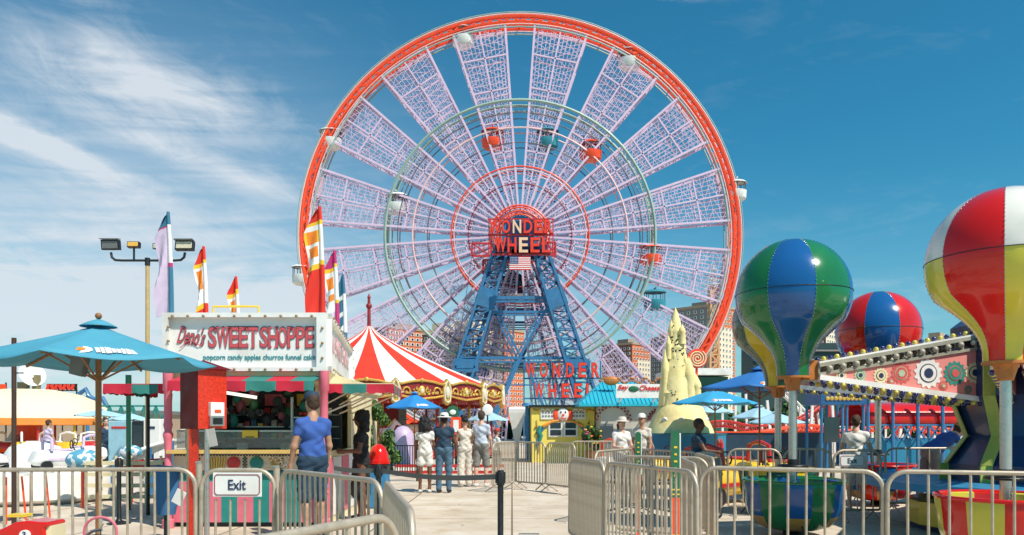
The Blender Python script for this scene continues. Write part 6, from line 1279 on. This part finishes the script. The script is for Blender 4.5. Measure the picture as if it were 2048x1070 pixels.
t = thing('orange_sign', 'small orange sign board cut by the left edge of the picture', 'sign', (gx(-5, 40), 40, 0)); MB().box((0, 0, gz(775, 40)), (0.95, 0.1, 0.36)).build('board', m_orange, t); MB().cyl((0.45, 0, 0), (0.45, 0, gz(765, 40)), 0.04).build('pole', m_black, t)
# peach canopy ride
QD = 31.0; qx = gx(58, QD); pc = thing('kiddie_ride', 'small ride with a big peach dome canopy and orange hem at the far left', 'fairground ride', (qx, QD, 0)); RQ = (208-58)/F*QD
m_peach = mat('peach canvas', (0.88, 0.70, 0.48), 0.7, 0, 0.05, 0.6); b = MB(); zt_, ze_ = gz(778, QD), gz(838, QD); b.lathe([(0.01, zt_), (RQ*0.3, zt_-0.03), (RQ*0.6, zt_-0.22), (RQ*0.82, zt_-0.52), (RQ*0.95, zt_-0.85), (RQ, ze_+0.0)], n=48); b.build('canopy', m_peach, pc, True)
b = MB(); b.lathe([(RQ+0.01, ze_+0.02), (RQ+0.02, ze_-0.24), (RQ-0.05, ze_-0.26)], n=48); b.build('hem', m_wood2 if False else mat('hem orange', (0.75, 0.25, 0.04), 0.6), pc, True)
for k in range(14): a = 2*math.pi*k/14; MB().cyl(((RQ-0.2)*math.cos(a), (RQ-0.2)*math.sin(a), 0), ((RQ-0.2)*math.cos(a), (RQ-0.2)*math.sin(a), ze_), 0.05, n=8).build('post', m_yellow if k % 2 else m_red, pc, True)
MB().cyl((0, 0, 0), (0, 0, zt_-0.05), 0.5, n=16).build('centre_column', m_orange, pc, True)
MB().lathe([(0, 0.3), (RQ, 0.3), (RQ, 0)], n=40).build('platform', m_yellow, pc)
# white ride cars on a turning platform, front left
def ride_car(label, loc, rz, col, acc, s=1.0, group=None):
    t = thing('ride_car', label, 'ride car', loc, rz, group); b = MB()
    secs = [(-0.85, 0.18, 0.30, 0.32), (-0.7, 0.36, 0.16, 0.62), (-0.3, 0.44, 0.12, 0.66), (0.2, 0.45, 0.12, 0.62), (0.6, 0.38, 0.14, 0.56), (0.85, 0.22, 0.2, 0.42)]
    n_ = 14; vs = []
    for x, hw, z0, z1 in secs:
        for k in range(n_): a = 2*math.pi*k/n_; vs.append((x, hw*math.copysign(abs(math.cos(a))**0.6, math.cos(a)), (z0+z1)/2+(z1-z0)/2*math.copysign(abs(math.sin(a))**0.7, math.sin(a))))
    fs = [(i*n_+k, i*n_+(k+1) % n_, (i+1)*n_+(k+1) % n_, (i+1)*n_+k) for i in range(len(secs)-1) for k in range(n_)]+[tuple(range(n_-1, -1, -1)), tuple(range((len(secs)-1)*n_, len(secs)*n_))]
    b.add(vs, fs); b.build('body', col, t, True)
    MB().tube([(-0.35, 0.42, 0.62), (-0.35, 0.38, 0.98), (-0.35, 0.1, 1.05), (-0.35, -0.1, 1.05), (-0.35, -0.38, 0.98), (-0.35, -0.42, 0.62)], 0.05, 8).build('backrest', acc, t, True)
    b = MB(); b.box((0.05, 0, 0.64), (0.5, 0.6, 0.06)); b.build('seat', acc, t, bevel=0.02)
    b = MB(); b.cyl((0.45, 0, 0.6), (0.35, 0, 0.8), 0.02); b.tube([(0.34+0.0*math.cos(k), 0.13*math.cos(k*0.6283), 0.8+0.13*math.sin(k*0.6283)) for k in range(10)], 0.018, 6, True); b.build('steering_wheel', m_black, t, True)
    for x, y in ((-0.5, -0.42), (-0.5, 0.42), (0.5, -0.4), (0.5, 0.4)): MB().cyl((x, y-0.06, 0.16), (x, y+0.06, 0.16), 0.16, n=16).build('wheel', m_black, t, True)
    for y in (-0.2, 0.2): MB().sph((0.78, y, 0.42), 0.06, 8, 6).build('headlight', m_pale, t, True)
    for y in (-0.455, 0.455): MB().box((0.0, y, 0.36), (0.9, 0.012, 0.07)).build('side_stripe', acc if acc is not m_white else m_red, t)
    MB().tube([(0.86, -0.2, 0.24), (0.9, 0, 0.24), (0.86, 0.2, 0.24)], 0.035, 6).build('bumper', m_black, t, True)
    t.scale = (s, s, s); return t
pl = thing('turntable', 'round white turntable of the kiddie ride behind the front left barrier', 'ride platform', (gx(70, 15.5), 15.5, 0)); MB().lathe([(0, 0.62), (1.95, 0.62), (2.0, 0.58), (2.0, 0.1), (1.8, 0.0)], n=48).build('deck', m_white, pl, True); MB().lathe([(0.55, 0.62), (0.55, 0.9), (0.45, 1.05), (0.15, 1.15), (0, 1.16)], n=24).build('hub_drum', m_white, pl, True)
for a, l in ((-100, 'white ride car on the turntable, front'), (-155, 'white ride car on the turntable, left edge of the picture'), (-40, 'white ride car on the turntable with its nose to the right'), (80, 'white ride car on the back of the turntable')):
    ride_car(l, (gx(70, 15.5)+1.35*math.cos(R(a)), 15.5+1.35*math.sin(R(a)), 0.62), R(a+90), m_white, f_lil, 0.62, 'white ride cars on the turntable')
t = thing('patterned_ball', 'blue and white patterned ball on the kiddie ride behind the front left barrier', 'ball', (gx(168, 13.6), 13.6, 0.75)); m_ball = bpy.data.materials.new('marbled blue and white'); m_ball.use_nodes = True; nt_ = m_ball.node_tree; vz = nt_.nodes.new('ShaderNodeTexVoronoi'); vz.inputs['Scale'].default_value = 14; rp = nt_.nodes.new('ShaderNodeValToRGB'); rp.color_ramp.interpolation = 'CONSTANT'; rp.color_ramp.elements[0].color = (0.75, 0.76, 0.78, 1); rp.color_ramp.elements[1].color = (0.1, 0.35, 0.5, 1); rp.color_ramp.elements[1].position = 0.45; tc_ = nt_.nodes.new('ShaderNodeTexCoord'); nt_.links.new(tc_.outputs['Object'], vz.inputs['Vector']); nt_.links.new(vz.outputs['Color'], rp.inputs[0]); nt_.links.new(rp.outputs[0], nt_.nodes['Principled BSDF'].inputs['Base Color']); MATS['ball'] = m_ball
MB().sph((0, 0, 0.12), 0.26, 24, 14, (1.2, 1, 0.75)).build('shell', m_ball, t, True); MB().cyl((0, 0, -0.75), (0, 0, -0.04), 0.05).build('stem', m_orange, t)
t = thing('patterned_ball', 'smaller blue and green patterned ball left of the pink corner post', 'ball', (gx(262, 14.5), 14.5, 0.85)); MB().sph((0, 0, 0.12), 0.18, 20, 12, (1.2, 1, 0.8)).build('shell', m_ball, t, True); MB().cyl((0, 0, -0.85), (0, 0, 0), 0.04).build('stem', m_orange, t)
# small coaster track left of the stand
t = thing('kiddie_coaster', 'low white-railed kiddie coaster track with a red edge left of the sweet stand', 'coaster', (0, 0, 0))
pts = [at(196, 938, 14.6), at(225, 925, 14.9), at(262, 908, 15.3), at(300, 892, 15.8), at(345, 880, 16.4)]; b = MB()
for dy, dz in ((0, 0), (0.9, 0.0)): b.tube([p+Vector((0, dy, dz)) for p in pts], 0.04, 8)
for i in range(20):
    f = i/19*(len(pts)-1); k = min(int(f), len(pts)-2); p = pts[k].lerp(pts[k+1], f-k); b.bar(p, p+Vector((0, 0.9, 0)), 0.05); 
b.build('track', m_white, t)
b = MB(); 
for p in pts: b.cyl((p.x, p.y, 0), p, 0.035, n=8); b.cyl((p.x, p.y+0.9, 0), p+Vector((0, 0.9, 0)), 0.035, n=8)
b.build('support', m_blue, t)
b = MB(); b.bar(at(250, 938, 13.8), at(330, 930, 13.8), 0.05, 0.13); b.bar(at(255, 925, 13.9), at(330, 918, 13.9), 0.03, 0.05); b.mi = 1; b.bar(at(246, 929, 13.75), at(330, 921, 13.75), 0.02, 0.05); b.build('side_board', [m_red, m_white], t)
b = MB()
for r_ in range(4): b.bar((gx(170, 13.4), 13.4, 0.22+0.2*r_), (gx(325, 13.4), 13.4, 0.22+0.2*r_), 0.03, 0.07)
for k in range(6): b.cyl((gx(172+k*30, 13.42), 13.42, 0), (gx(172+k*30, 13.42), 13.42, 0.95), 0.025, n=8)
t = thing('slat_fence', 'low cream slatted fence behind the front left barrier', 'fence'); b.build('slats', m_cream, t)
t = thing('drinks_cooler', 'tall pale blue drinks cooler with a red logo strip under the small umbrella', 'cooler', (gx(249, 21), 21, 0)); MB().box((0, 0, gz(842, 21)/2), (0.6, 0.6, gz(842, 21))).build('cabinet', mat('cooler blue', (0.30, 0.52, 0.62), 0.4), t, bevel=0.02); b = MB(); 
for k in range(5): b.sph((-0.16+k*0.08, -0.31, gz(855, 21)), 0.045, 8, 6, (1.1, 0.2, 0.8))
b.build('logo_strip', m_red, t)
t = thing('dark_cabinet', 'black cabinet beside the pale blue drinks cooler', 'cabinet', (gx(283, 21), 21.1, 0)); MB().box((0, 0, gz(842, 21)/2), (0.33, 0.6, gz(842, 21))).build('cabinet', m_black, t, bevel=0.02); MB().box((0, -0.31, 1.1), (0.26, 0.02, 0.8)).build('door', m_glass, t)
t = thing('white_freezer', 'white cabinet with a small navy label beside the pink corner post', 'freezer', (gx(313, 19), 19, 0)); MB().box((0, 0, gz(838, 19)/2), (0.42, 0.5, gz(838, 19))).build('cabinet', m_white, t, bevel=0.02); MB().box((0.02, -0.26, gz(855, 19)), (0.12, 0.01, 0.06)).build('label_plate', m_navy, t)
# bin with red dome
t = thing('litter_bin', 'blue litter bin with a shiny red dome lid', 'litter bin', (gx(757, 13.6), 13.6, 0)); b = MB(); b.box((0, 0, 0.35), (0.36, 0.36, 0.70)); b.build('body', mat('bin blue', (0.03, 0.20, 0.40), 0.4), t, bevel=0.03); MB().box((0, 0, 0.74), (0.38, 0.38, 0.10)).build('liner', m_black, t, bevel=0.02)
b = MB(); b.lathe([(0.21, 0.80), (0.21, 0.86), (0.19, 0.87), (0.175, 0.98), (0.12, 1.10), (0.05, 1.15), (0, 1.155)], n=28); b.build('dome_lid', m_br, t, True)
# plaza fence by the carousel and dark ride things
b = MB(); t = thing('iron_fence', 'black iron fence with yellow posts in front of the carousel', 'fence', (gx(785, 20), 20, 0)); L_ = gx(840, 20)-gx(785, 20)
for z in (0.2, 0.95): b.bar((0, 0, z), (L_, 0, z), 0.03)
for k in range(12): b.cyl((L_*k/11, 0, 0.2), (L_*k/11, 0, 0.95), 0.012, n=6)
b.build('railing', m_black, t); 
for x in (L_, L_-0.08): MB().cyl((x, 0, 0), (x, 0, 1.05), 0.025, n=8).build('post', m_yellow if x == L_ else m_black, t)
b = MB(); t = thing('red_fence', 'low red and white ride fence at the foot of the carousel', 'fence', (gx(790, 22), 22, 0))
for z in (0.12, 0.3): b.bar((0, 0, z), (3.2, 0, z), 0.05, 0.09)
for k in range(22): b.mi = 1; b.box((0.1+k*0.145, -0.03, 0.21), (0.06, 0.02, 0.1))
b.build('rails', [m_red, m_white], t)
t = thing('pink_dome', 'pale lilac dome prop standing before the carousel', 'prop', (gx(806, 29), 29, 0)); MB().lathe([(0.42, 0.0), (0.42, 1.05), (0.36, 1.25), (0.2, 1.42), (0, 1.48)], n=24).build('shell', mat('lilac fibreglass', (0.55, 0.42, 0.60), 0.4), t, True)
# carousel horses
def horse(label, loc, rz, col, mane, z):
    t = thing('carousel_horse', label, 'carousel horse', loc, rz, 'carousel horses')
    P = [((-0.35, 0, 0), (0.30, 0, 0.03), 0.20, 0.19), ((0.30, 0, 0.05), (0.55, 0, 0.42), 0.14, 0.09), ((0.55, 0, 0.45), (0.78, 0, 0.28), 0.085, 0.05), ((-0.02, 0, -0.02), (0.2, 0, -0.03), 0.2, 0.2), ((0.53, 0.05, 0.5), (0.54, 0.06, 0.6), 0.03, 0.015), ((0.53, -0.05, 0.5), (0.54, -0.06, 0.6), 0.03, 0.015)]
    for y in (-0.1, 0.1):
        P += [((0.32, y, -0.08), (0.55, y, -0.30), 0.10, 0.055), ((0.55, y, -0.30), (0.42, y, -0.55), 0.05, 0.032), ((0.42, y, -0.55), (0.38, y, -0.64), 0.035, 0.045), ((-0.38, y, -0.05), (-0.48, y, -0.30), 0.13, 0.06), ((-0.48, y, -0.30), (-0.66, y, -0.42), 0.055, 0.038), ((-0.66, y, -0.42), (-0.72, y, -0.68), 0.035, 0.03), ((-0.72, y, -0.68), (-0.70, y, -0.76), 0.035, 0.045)]
    sdf_obj('body', P, col, t, 0.03, 0.06)
    sdf_obj('mane', [((0.52, 0, 0.56), (0.2, 0, 0.25), 0.05, 0.05), ((-0.5, 0, 0.1), (-0.8, 0, -0.2), 0.05, 0.06), ((-0.8, 0, -0.2), (-0.85, 0, -0.5), 0.06, 0.02)], mane, t, 0.03, 0.03)
    sdf_obj('saddle', [((-0.12, 0, 0.12), (0.12, 0, 0.13), 0.14, 0.13)], m_red, t, 0.03, 0.03)
    MB().cyl((0, 0, -z+0.35), (0, 0, ez-0.2-z), 0.025, n=8).build('pole', m_gold, t, True); return t
for k, (a, z) in enumerate(((-55, 1.35), (-38, 1.15), (-20, 1.4), (-72, 1.2))):
    a_ = R(a); r_ = 4.9; c = cc+Vector((r_*math.cos(a_), r_*math.sin(a_), z))
    horse(('white carousel horse nearest the right edge of the carousel', 'cream carousel horse in the middle of the visible carousel opening', 'brown carousel horse at the far right of the carousel', 'white carousel horse behind the blue umbrella pole')[(2, 1, 0, 3)[k] if False else (1, 0, 2, 3)[k]], c, a_+math.pi/2, (m_cream, m_white, m_wood, m_white)[k], (m_wood, m_gold, m_black, m_gold)[k], z)
for x, y, D, col, l in ((942, 870, 24, m_white, 'white oval plate hanging under the carousel cornice'), (911, 825, 26, m_green, 'green round ride sign under the carousel cornice')):
    pass
t = thing('oval_sign', 'white oval sign on a stalk below the right of the carousel cornice', 'sign', (gx(975, 28), 28, 0)); MB().cyl((0, 0, 0), (0, 0, gz(830, 28)), 0.03).build('stalk', m_black, t); MB().sph((0, 0, gz(820, 28)), 0.2, 16, 10, (1, 0.15, 1.1)).build('plate', m_white, t, True)
t = thing('round_sign', 'green and white round sign in front of the carousel, beside the blue umbrella', 'sign', (gx(903, 27), 27.6, 0)); MB().cyl((0, 0, 0), (0, 0, gz(822, 27)), 0.03).build('stalk', m_black, t); MB().cyl((0, 0.03, gz(822, 27)), (0, -0.03, gz(822, 27)), 0.22, n=24).build('disc', m_green, t, True); MB().sph((0, -0.05, gz(824, 27)), 0.12, 12, 8, (1, 0.2, 0.8)).build('face', m_white, t, True)
t = thing('poster_stand', 'bright orange and white poster stand behind the queue', 'poster stand', (gx(912, 25), 25, 0)); b = MB(); b.box((0, 0, gz(852, 25)), (0.34, 0.05, 0.6)); b.mi = 1; b.box((0, -0.03, gz(852, 25)), (0.18, 0.02, 0.4)); b.build('poster', [m_orange, m_white], t); MB().box((0, 0.05, 0.6), (0.08, 0.05, 1.2)).build('leg', m_black, t)
# yellow kiddie ride cars round the castle
m_ycar = mat('ride car yellow', (0.80, 0.50, 0.02), 0.3, 0, 0.08, 3, coat=0.5)
for x, y, D, a, c, l in ((1310, 900, 19, 20, m_ycar, 'yellow ride car left in front of the sandcastle'), (1470, 905, 19, -10, m_ycar, 'yellow ride car behind the grey panel gate'), (1545, 905, 17.5, 15, m_ycar, 'yellow ride car behind the first silver pole'), (1245, 915, 20, 30, m_white, 'white ride car with orange trim left of the sandcastle'), (1430, 960, 14.5, 40, m_ycar, 'yellow ride car low behind the front barriers')):
    ride_car(l, (gx(x, D), D, 0), R(a), c, m_orange if c is m_white else m_red, 1.05)
t = thing('red_numeral_board', 'white board with a red numeral one on the yellow ride fence', 'sign', (gx(1526, 16), 16, 0)); MB().box((0, 0, gz(912, 16)), (0.12, 0.03, 0.28)).build('board', m_red, t); text('numeral', '1', 1, m_white, (0, -0.02, gz(912, 16)), t, height=0.2, ext=0.004); MB().cyl((0, 0.02, 0), (0, 0.02, gz(925, 16)), 0.02).build('stake', m_grey, t)
# navy wall and ride behind right
t = thing('ride_fence_wall', 'long navy hoarding behind the umbrellas on the right', 'hoarding', (gx(1530, 26), 26, 0)); MB().box((0, 0, gz(864, 26)/2), (4.6, 0.1, gz(864, 26))).build('board', mat('hoarding navy', (0.012, 0.04, 0.075), 0.5), t); MB().box((0, -0.06, gz(864, 26)), (4.6, 0.06, 0.05)).build('trim', m_orange, t)
# red coaster structure
t = thing('roller_coaster', 'tangle of red and white roller coaster track behind the balloon poles', 'roller coaster'); rg = random.Random(9)
def rail(pts, m, nm, r=0.06, gap=0.8):
    b = MB(); pts = [Vector(p) for p in pts]; fine = []
    for i in range(len(pts)-1):
        p0, p1, p2, p3 = pts[max(i-1, 0)], pts[i], pts[i+1], pts[min(i+2, len(pts)-1)]
        for k in range(8): u = k/8; fine.append(0.5*((2*p1)+(-p0+p2)*u+(2*p0-5*p1+4*p2-p3)*u*u+(-p0+3*p1-3*p2+p3)*u**3))
    fine.append(pts[-1]); off = Vector((0, gap, 0)); b.tube(fine, r, 6); b.tube([p+off for p in fine], r, 6); b.tube([p+off*0.5-Vector((0, 0, 0.28)) for p in fine], r*1.3, 6)
    for p in fine: b.bar(p, p+off, 0.05); b.bar(p, p+off*0.5-Vector((0, 0, 0.28)), 0.04); b.bar(p+off, p+off*0.5-Vector((0, 0, 0.28)), 0.04)
    return b.build(nm, m, t)
rail([at(1400, 850, 40), at(1450, 842, 40), at(1520, 852, 41), at(1600, 838, 42), at(1660, 800, 43), at(1720, 770, 44), at(1780, 790, 45), at(1850, 850, 45), at(1930, 860, 46)], m_red, 'track')
rail([at(1440, 870, 36), at(1540, 862, 36), at(1620, 850, 37), at(1700, 862, 38), at(1800, 842, 38), at(1900, 858, 38), at(2060, 850, 38)], m_orange, 'track')
rail([at(1560, 772, 50), at(1590, 800, 50), at(1640, 846, 50), at(1700, 850, 50), at(1760, 812, 50), at(1830, 776, 50), at(1920, 800, 50)], m_white, 'track', 0.07)
b = MB()
for k in range(26):
    x = 1420+k*25; D = 40+rg.uniform(-2, 6); yt = rg.uniform(785, 850); b.bar((gx(x, D), D, 0), at(x+rg.uniform(-14, 14), yt, D), 0.12)
b.build('white_support', m_white, t)
b = MB()
for k in range(18): x = 1590+k*22; D = 43+rg.uniform(-2, 3); b.bar((gx(x, D), D, 0), at(x+rg.uniform(-22, 22), rg.uniform(800, 850), D), 0.14)
b.build('red_support', m_red, t)
# blue framed booth and red canopied ride
RD = 24.0; t = thing('blue_ride_booth', 'blue framed ride booth with a navy fascia right of the silver pole', 'ride booth', (gx(1685, RD), RD, 0)); x0, x1 = gx(1640, RD)-gx(1685, RD), gx(1730, RD)-gx(1685, RD)
MB().box((0, 0.6, gz(797, RD)), (x1-x0, 1.4, gz(784, RD)-gz(808, RD))).build('fascia', mat('booth blue', (0.015, 0.10, 0.26), 0.4), t)
for x in (x0+0.05, 0, x1-0.05):
    for y in (0, 1.2): MB().cyl((x, y, 0), (x, y, gz(807, RD)), 0.05, n=8).build('post', m_blue, t, True)
b = MB()
for k in range(9): b.sph((x0+0.2+k*(x1-x0-0.4)/8, -0.12, gz(797, RD)), 0.07, 8, 5, (1, 0.3, 1))
b.build('gilt_ornament', m_gold, t)
MB().box((x0+0.35, -0.05, 1.35), (0.5, 0.03, 0.8)).build('window', m_glass, t)
t = thing('canopied_ride', 'ride with a glossy red rounded canopy and coloured pennant hem', 'fairground ride', (gx(1820, 27), 27, 0)); x0, x1 = gx(1728, 27)-gx(1820, 27), gx(1925, 27)-gx(1820, 27)
b = MB(); n_ = 12
sec = [(2.4*math.cos(math.pi*k/n_)*0.5, gz(852, 27)+(gz(803, 27)-gz(852, 27))*math.sin(math.pi*k/n_)**0.6) for k in range(n_+1)]
vs = [(x, y+1, z) for x in np.linspace(x0, x1, 10) for y, z in sec]; b.add(vs, [(i*(n_+1)+k, i*(n_+1)+k+1, (i+1)*(n_+1)+k+1, (i+1)*(n_+1)+k) for i in range(9) for k in range(n_)]); o = b.build('canopy', m_br, t, True); md = o.modifiers.new('t', 'SOLIDIFY'); md.thickness = 0.04
b = MB(); cols = [m_yellow, mat('pennant cyan', (0.03, 0.4, 0.55), 0.5), mat('pennant blue', (0.03, 0.15, 0.45), 0.5), m_white]; w_ = (x1-x0)/12
for k in range(12): b.mi = k % 4; x = x0+k*w_; b.box((x+w_/2, -0.45, gz(795, 27)), (w_*0.98, 0.03, gz(790, 27)-gz(803, 27)))
b.build('pennant_hem', cols, t)
b = MB()
for k in range(5): x = x0+(x1-x0)*k/4; b.cyl((x, -0.3, 0), (x, -0.3, gz(790, 27)), 0.06, n=8); b.cyl((x, 2.2, 0), (x, 2.2, gz(800, 27)), 0.06, n=8)
b.build('post', m_blue, t)
MB().box(((x0+x1)/2, 1.0, 0.5), (x1-x0, 2.2, 1.0)).build('ride_base', mat('ride teal', (0.02, 0.2, 0.35), 0.4), t)
b = MB()
for k in range(7): x = x0+0.3+k*(x1-x0-0.6)/6; b.bar((x, -0.2, 0.95), (x+0.35, -0.2, 1.5), 0.05); b.bar((x, -0.2, 1.5), (x+0.35, -0.2, 0.95), 0.05)
b.bar((x0, -0.2, 1.5), (x1, -0.2, 1.5), 0.06); b.build('cross_rails', m_blue, t)
# front left bottom: red rocking ride and toy with hoop handle
KD2 = 5.2; t = thing('rocking_ride', 'red curved kiddie ride back with a white number disc at the bottom left corner', 'kiddie ride', (gx(55, KD2), KD2, 0)); s_ = F/KD2
def kz(y): return gz(y, KD2)
def kx_(x): return gx(x, KD2)-gx(55, KD2)
pts = [(kx_(-30), 0.25), (kx_(118), 0.25), (kx_(106), kz(1053)), (kx_(116), kz(1048)), (kx_(114), kz(1041)), (kx_(95), kz(1040.5)), (kx_(72), kz(1038)), (kx_(48), kz(1041)), (kx_(28), kz(1051)), (kx_(12), kz(1058)), (kx_(-30), kz(1062))]
MB().prism(pts, -0.10, 0.10).build('body', m_br, t, bevel=0.012)
MB().cyl((kx_(70), -0.115, kz(1066)), (kx_(70), -0.10, kz(1066)), 0.036, n=24).build('number_disc', m_white, t); text('numeral', '3', 1, m_navy, (kx_(70), -0.118, kz(1065)), t, height=0.045, ext=0.002)
MB().box((kx_(112), 0, kz(1062)), (0.04, 0.16, 0.09)).build('cream_block', m_cream, t); MB().box((kx_(2), 0.2, kz(1037)), (0.12, 0.1, 0.02)).build('yellow_grip', m_yellow, t)
MB().box((kx_(50), 0, 0.125), (0.4, 0.3, 0.25)).build('base', m_black, t)
t = thing('push_toy', 'small ride-on toy with a chrome and pink hoop handle and black seat', 'ride-on toy', (gx(201, 5.3), 5.3, 0)); r_ = 0.115; zc_ = gz(1062, 5.3)
hp = [(r_*math.cos(math.pi*k/16), 0, zc_+r_*0.85*math.sin(math.pi*k/16)) for k in range(17)]; MB().tube([(r_, 0, 0.3)]+hp+[(-r_, 0, 0.3)], 0.009, 8).build('hoop_handle', m_pink, t, True)
b = MB(); b.tube([(-0.02, 0, 0.35), (0.0, 0, zc_+0.02), (0.02, 0, zc_+0.05), (0, 0, zc_+0.09)], 0.006, 6); b.tube([(-0.15, 0, zc_-0.06), (-0.05, 0, zc_), (0.01, 0, zc_+0.01)], 0.012, 6); b.build('chain', m_steel, t, True)
b = MB(); b.lathe([(0, zc_-0.005), (0.10, zc_-0.02), (0.15, zc_-0.07), (0.14, zc_-0.10), (0, zc_-0.11)], (0.03, -0.12, 0), 24, sc=(1.1, 0.8)); b.build('seat', m_black, t, True); MB().cyl((0.03, -0.12, 0), (0.03, -0.12, zc_-0.1), 0.05).box((0.03, -0.12, 0.03), (0.4, 0.3, 0.06)).build('stand', m_black, t)
# orange legged stools behind the barrier
for k, (x, D, l) in enumerate(((12, 11.5, 'left'), (62, 12.0, 'right'))):
    t = thing('bar_table', 'orange metal legged table behind the front left barrier, '+l+' one', 'table', (gx(x, D), D, 0))
    MB().cyl((0, 0, 0.72), (0, 0, 0.75), 0.32, n=24).build('tabletop', m_white, t, True)
    for a in range(4): MB().cyl((0.26*math.cos(a*1.571+.6), 0.26*math.sin(a*1.571+.6), 0), (0.2*math.cos(a*1.571+.6), 0.2*math.sin(a*1.571+.6), 0.72), 0.014, n=8).build('leg', m_orange, t, True)
# ground manhole-like drain strip
tag(MB().box((gx(1058, 10.3), 10.3, 0.006), (0.28, 0.05, 0.012)).build('drain_cover', m_grey), 'small dark slot drain in the concrete plaza', 'drain cover')
bpy.context.view_layer.update()

# people, cars and rails under the peach canopy and by the cooler
for k, (x, D, c, l) in enumerate(((20, 29, m_red, 'red ride car under the peach canopy, far left'), (62, 28.6, m_ycar, 'yellow ride car under the peach canopy, second from the left'), (105, 28.6, m_orange, 'orange ride car under the peach canopy, middle'), (148, 29, m_ycar, 'yellow ride car under the peach canopy, second from the right'), (186, 29.6, m_red, 'red ride car under the peach canopy, far right'))):
    ride_car(l, (gx(x, D), D, 0.32), R(10+k*23), c, m_white, 0.85, 'ride cars under the peach canopy')
person('person in a lilac shirt beside the ride under the peach canopy', (gx(97, 25), 25, 0), R(150), 1.62, sk_m, f_lil, c_jean, c_shoe, 'short', hr_b, std(0.2, 0.2), leg='long')
person('person in navy beside the pale blue drinks cooler', (gx(212, 22.5), 22.5, 0), R(30), 1.66, sk_l, c_navy, c_jean, c_shb, 'long', hr_b, hold, leg='long')
t = thing('teal_railing', 'teal railing with cross braces behind the small blue umbrellas', 'railing', (gx(196, 30), 30, 0)); b = MB(); L_ = gx(335, 30)-gx(196, 30); hh = gz(812, 30)
for z in (0.3, 1.3, hh): b.bar((0, 0, z), (L_, 0, z), 0.07)
for k in range(7): b.bar((L_*k/6, 0, 0), (L_*k/6, 0, hh), 0.07)
for k in range(6): b.bar((L_*k/6, 0, 1.3), (L_*(k+1)/6, 0, hh), 0.04); b.bar((L_*k/6, 0, hh), (L_*(k+1)/6, 0, 1.3), 0.04)
b.build('rails', m_teal, t)
t = thing('slide_tower', 'blue twisting slide frame above the right edge of the peach canopy', 'slide', (gx(175, 45), 45, 0)); b = MB()
b.tube([at(158, 788, 45)-Vector(t.location), at(172, 778, 45)-Vector(t.location), at(178, 792, 45)-Vector(t.location), at(190, 800, 45)-Vector(t.location), at(205, 796, 45)-Vector(t.location), at(215, 815, 45)-Vector(t.location)], 0.14, 8); b.cyl((0, 0, 0), (0, 0, gz(792, 45)), 0.1); b.build('chute', m_blue, t, True)
# litter and small marks on the plaza
rg = random.Random(31)
for k in range(9):
    x, y = rg.uniform(-1.6, 1.0), rg.uniform(8.5, 16)
    if k % 3 == 0: tag(MB().box((x, y, 0.004), (0.05, 0.03, 0.004), rz=rg.uniform(0, 3)).build('paper_scrap', m_white), 'tiny white paper scrap on the open concrete plaza', 'litter', 'scraps on the plaza')
    else: tag(MB().cyl((x, y, 0.0015), (x, y, 0.003), 0.02+0.012*rg.random(), n=9).build('gum_spot', m_grey), 'small dark gum spot on the open concrete plaza', 'litter', 'gum spots on the plaza')

t = thing('swirl_sign', 'round orange and cream swirl sign by the right foot of the wheel rim', 'sign', (gx(1394, 48), 48, 0)); z = gz(717, 48); b = MB(); b.cyl((0, 0.08, z), (0, -0.08, z), 0.62, n=32); b.build('disc', m_orange, t, True)
b = MB(); b.tube([((0.06+0.5*k/60)*math.cos(k*0.33), -0.10, z+(0.06+0.5*k/60)*math.sin(k*0.33)) for k in range(61)], 0.045, 6); b.build('swirl', m_cream, t, True); MB().cyl((0, 0.1, 0), (0, 0.1, z), 0.08).build('pole', m_orange, t, True)
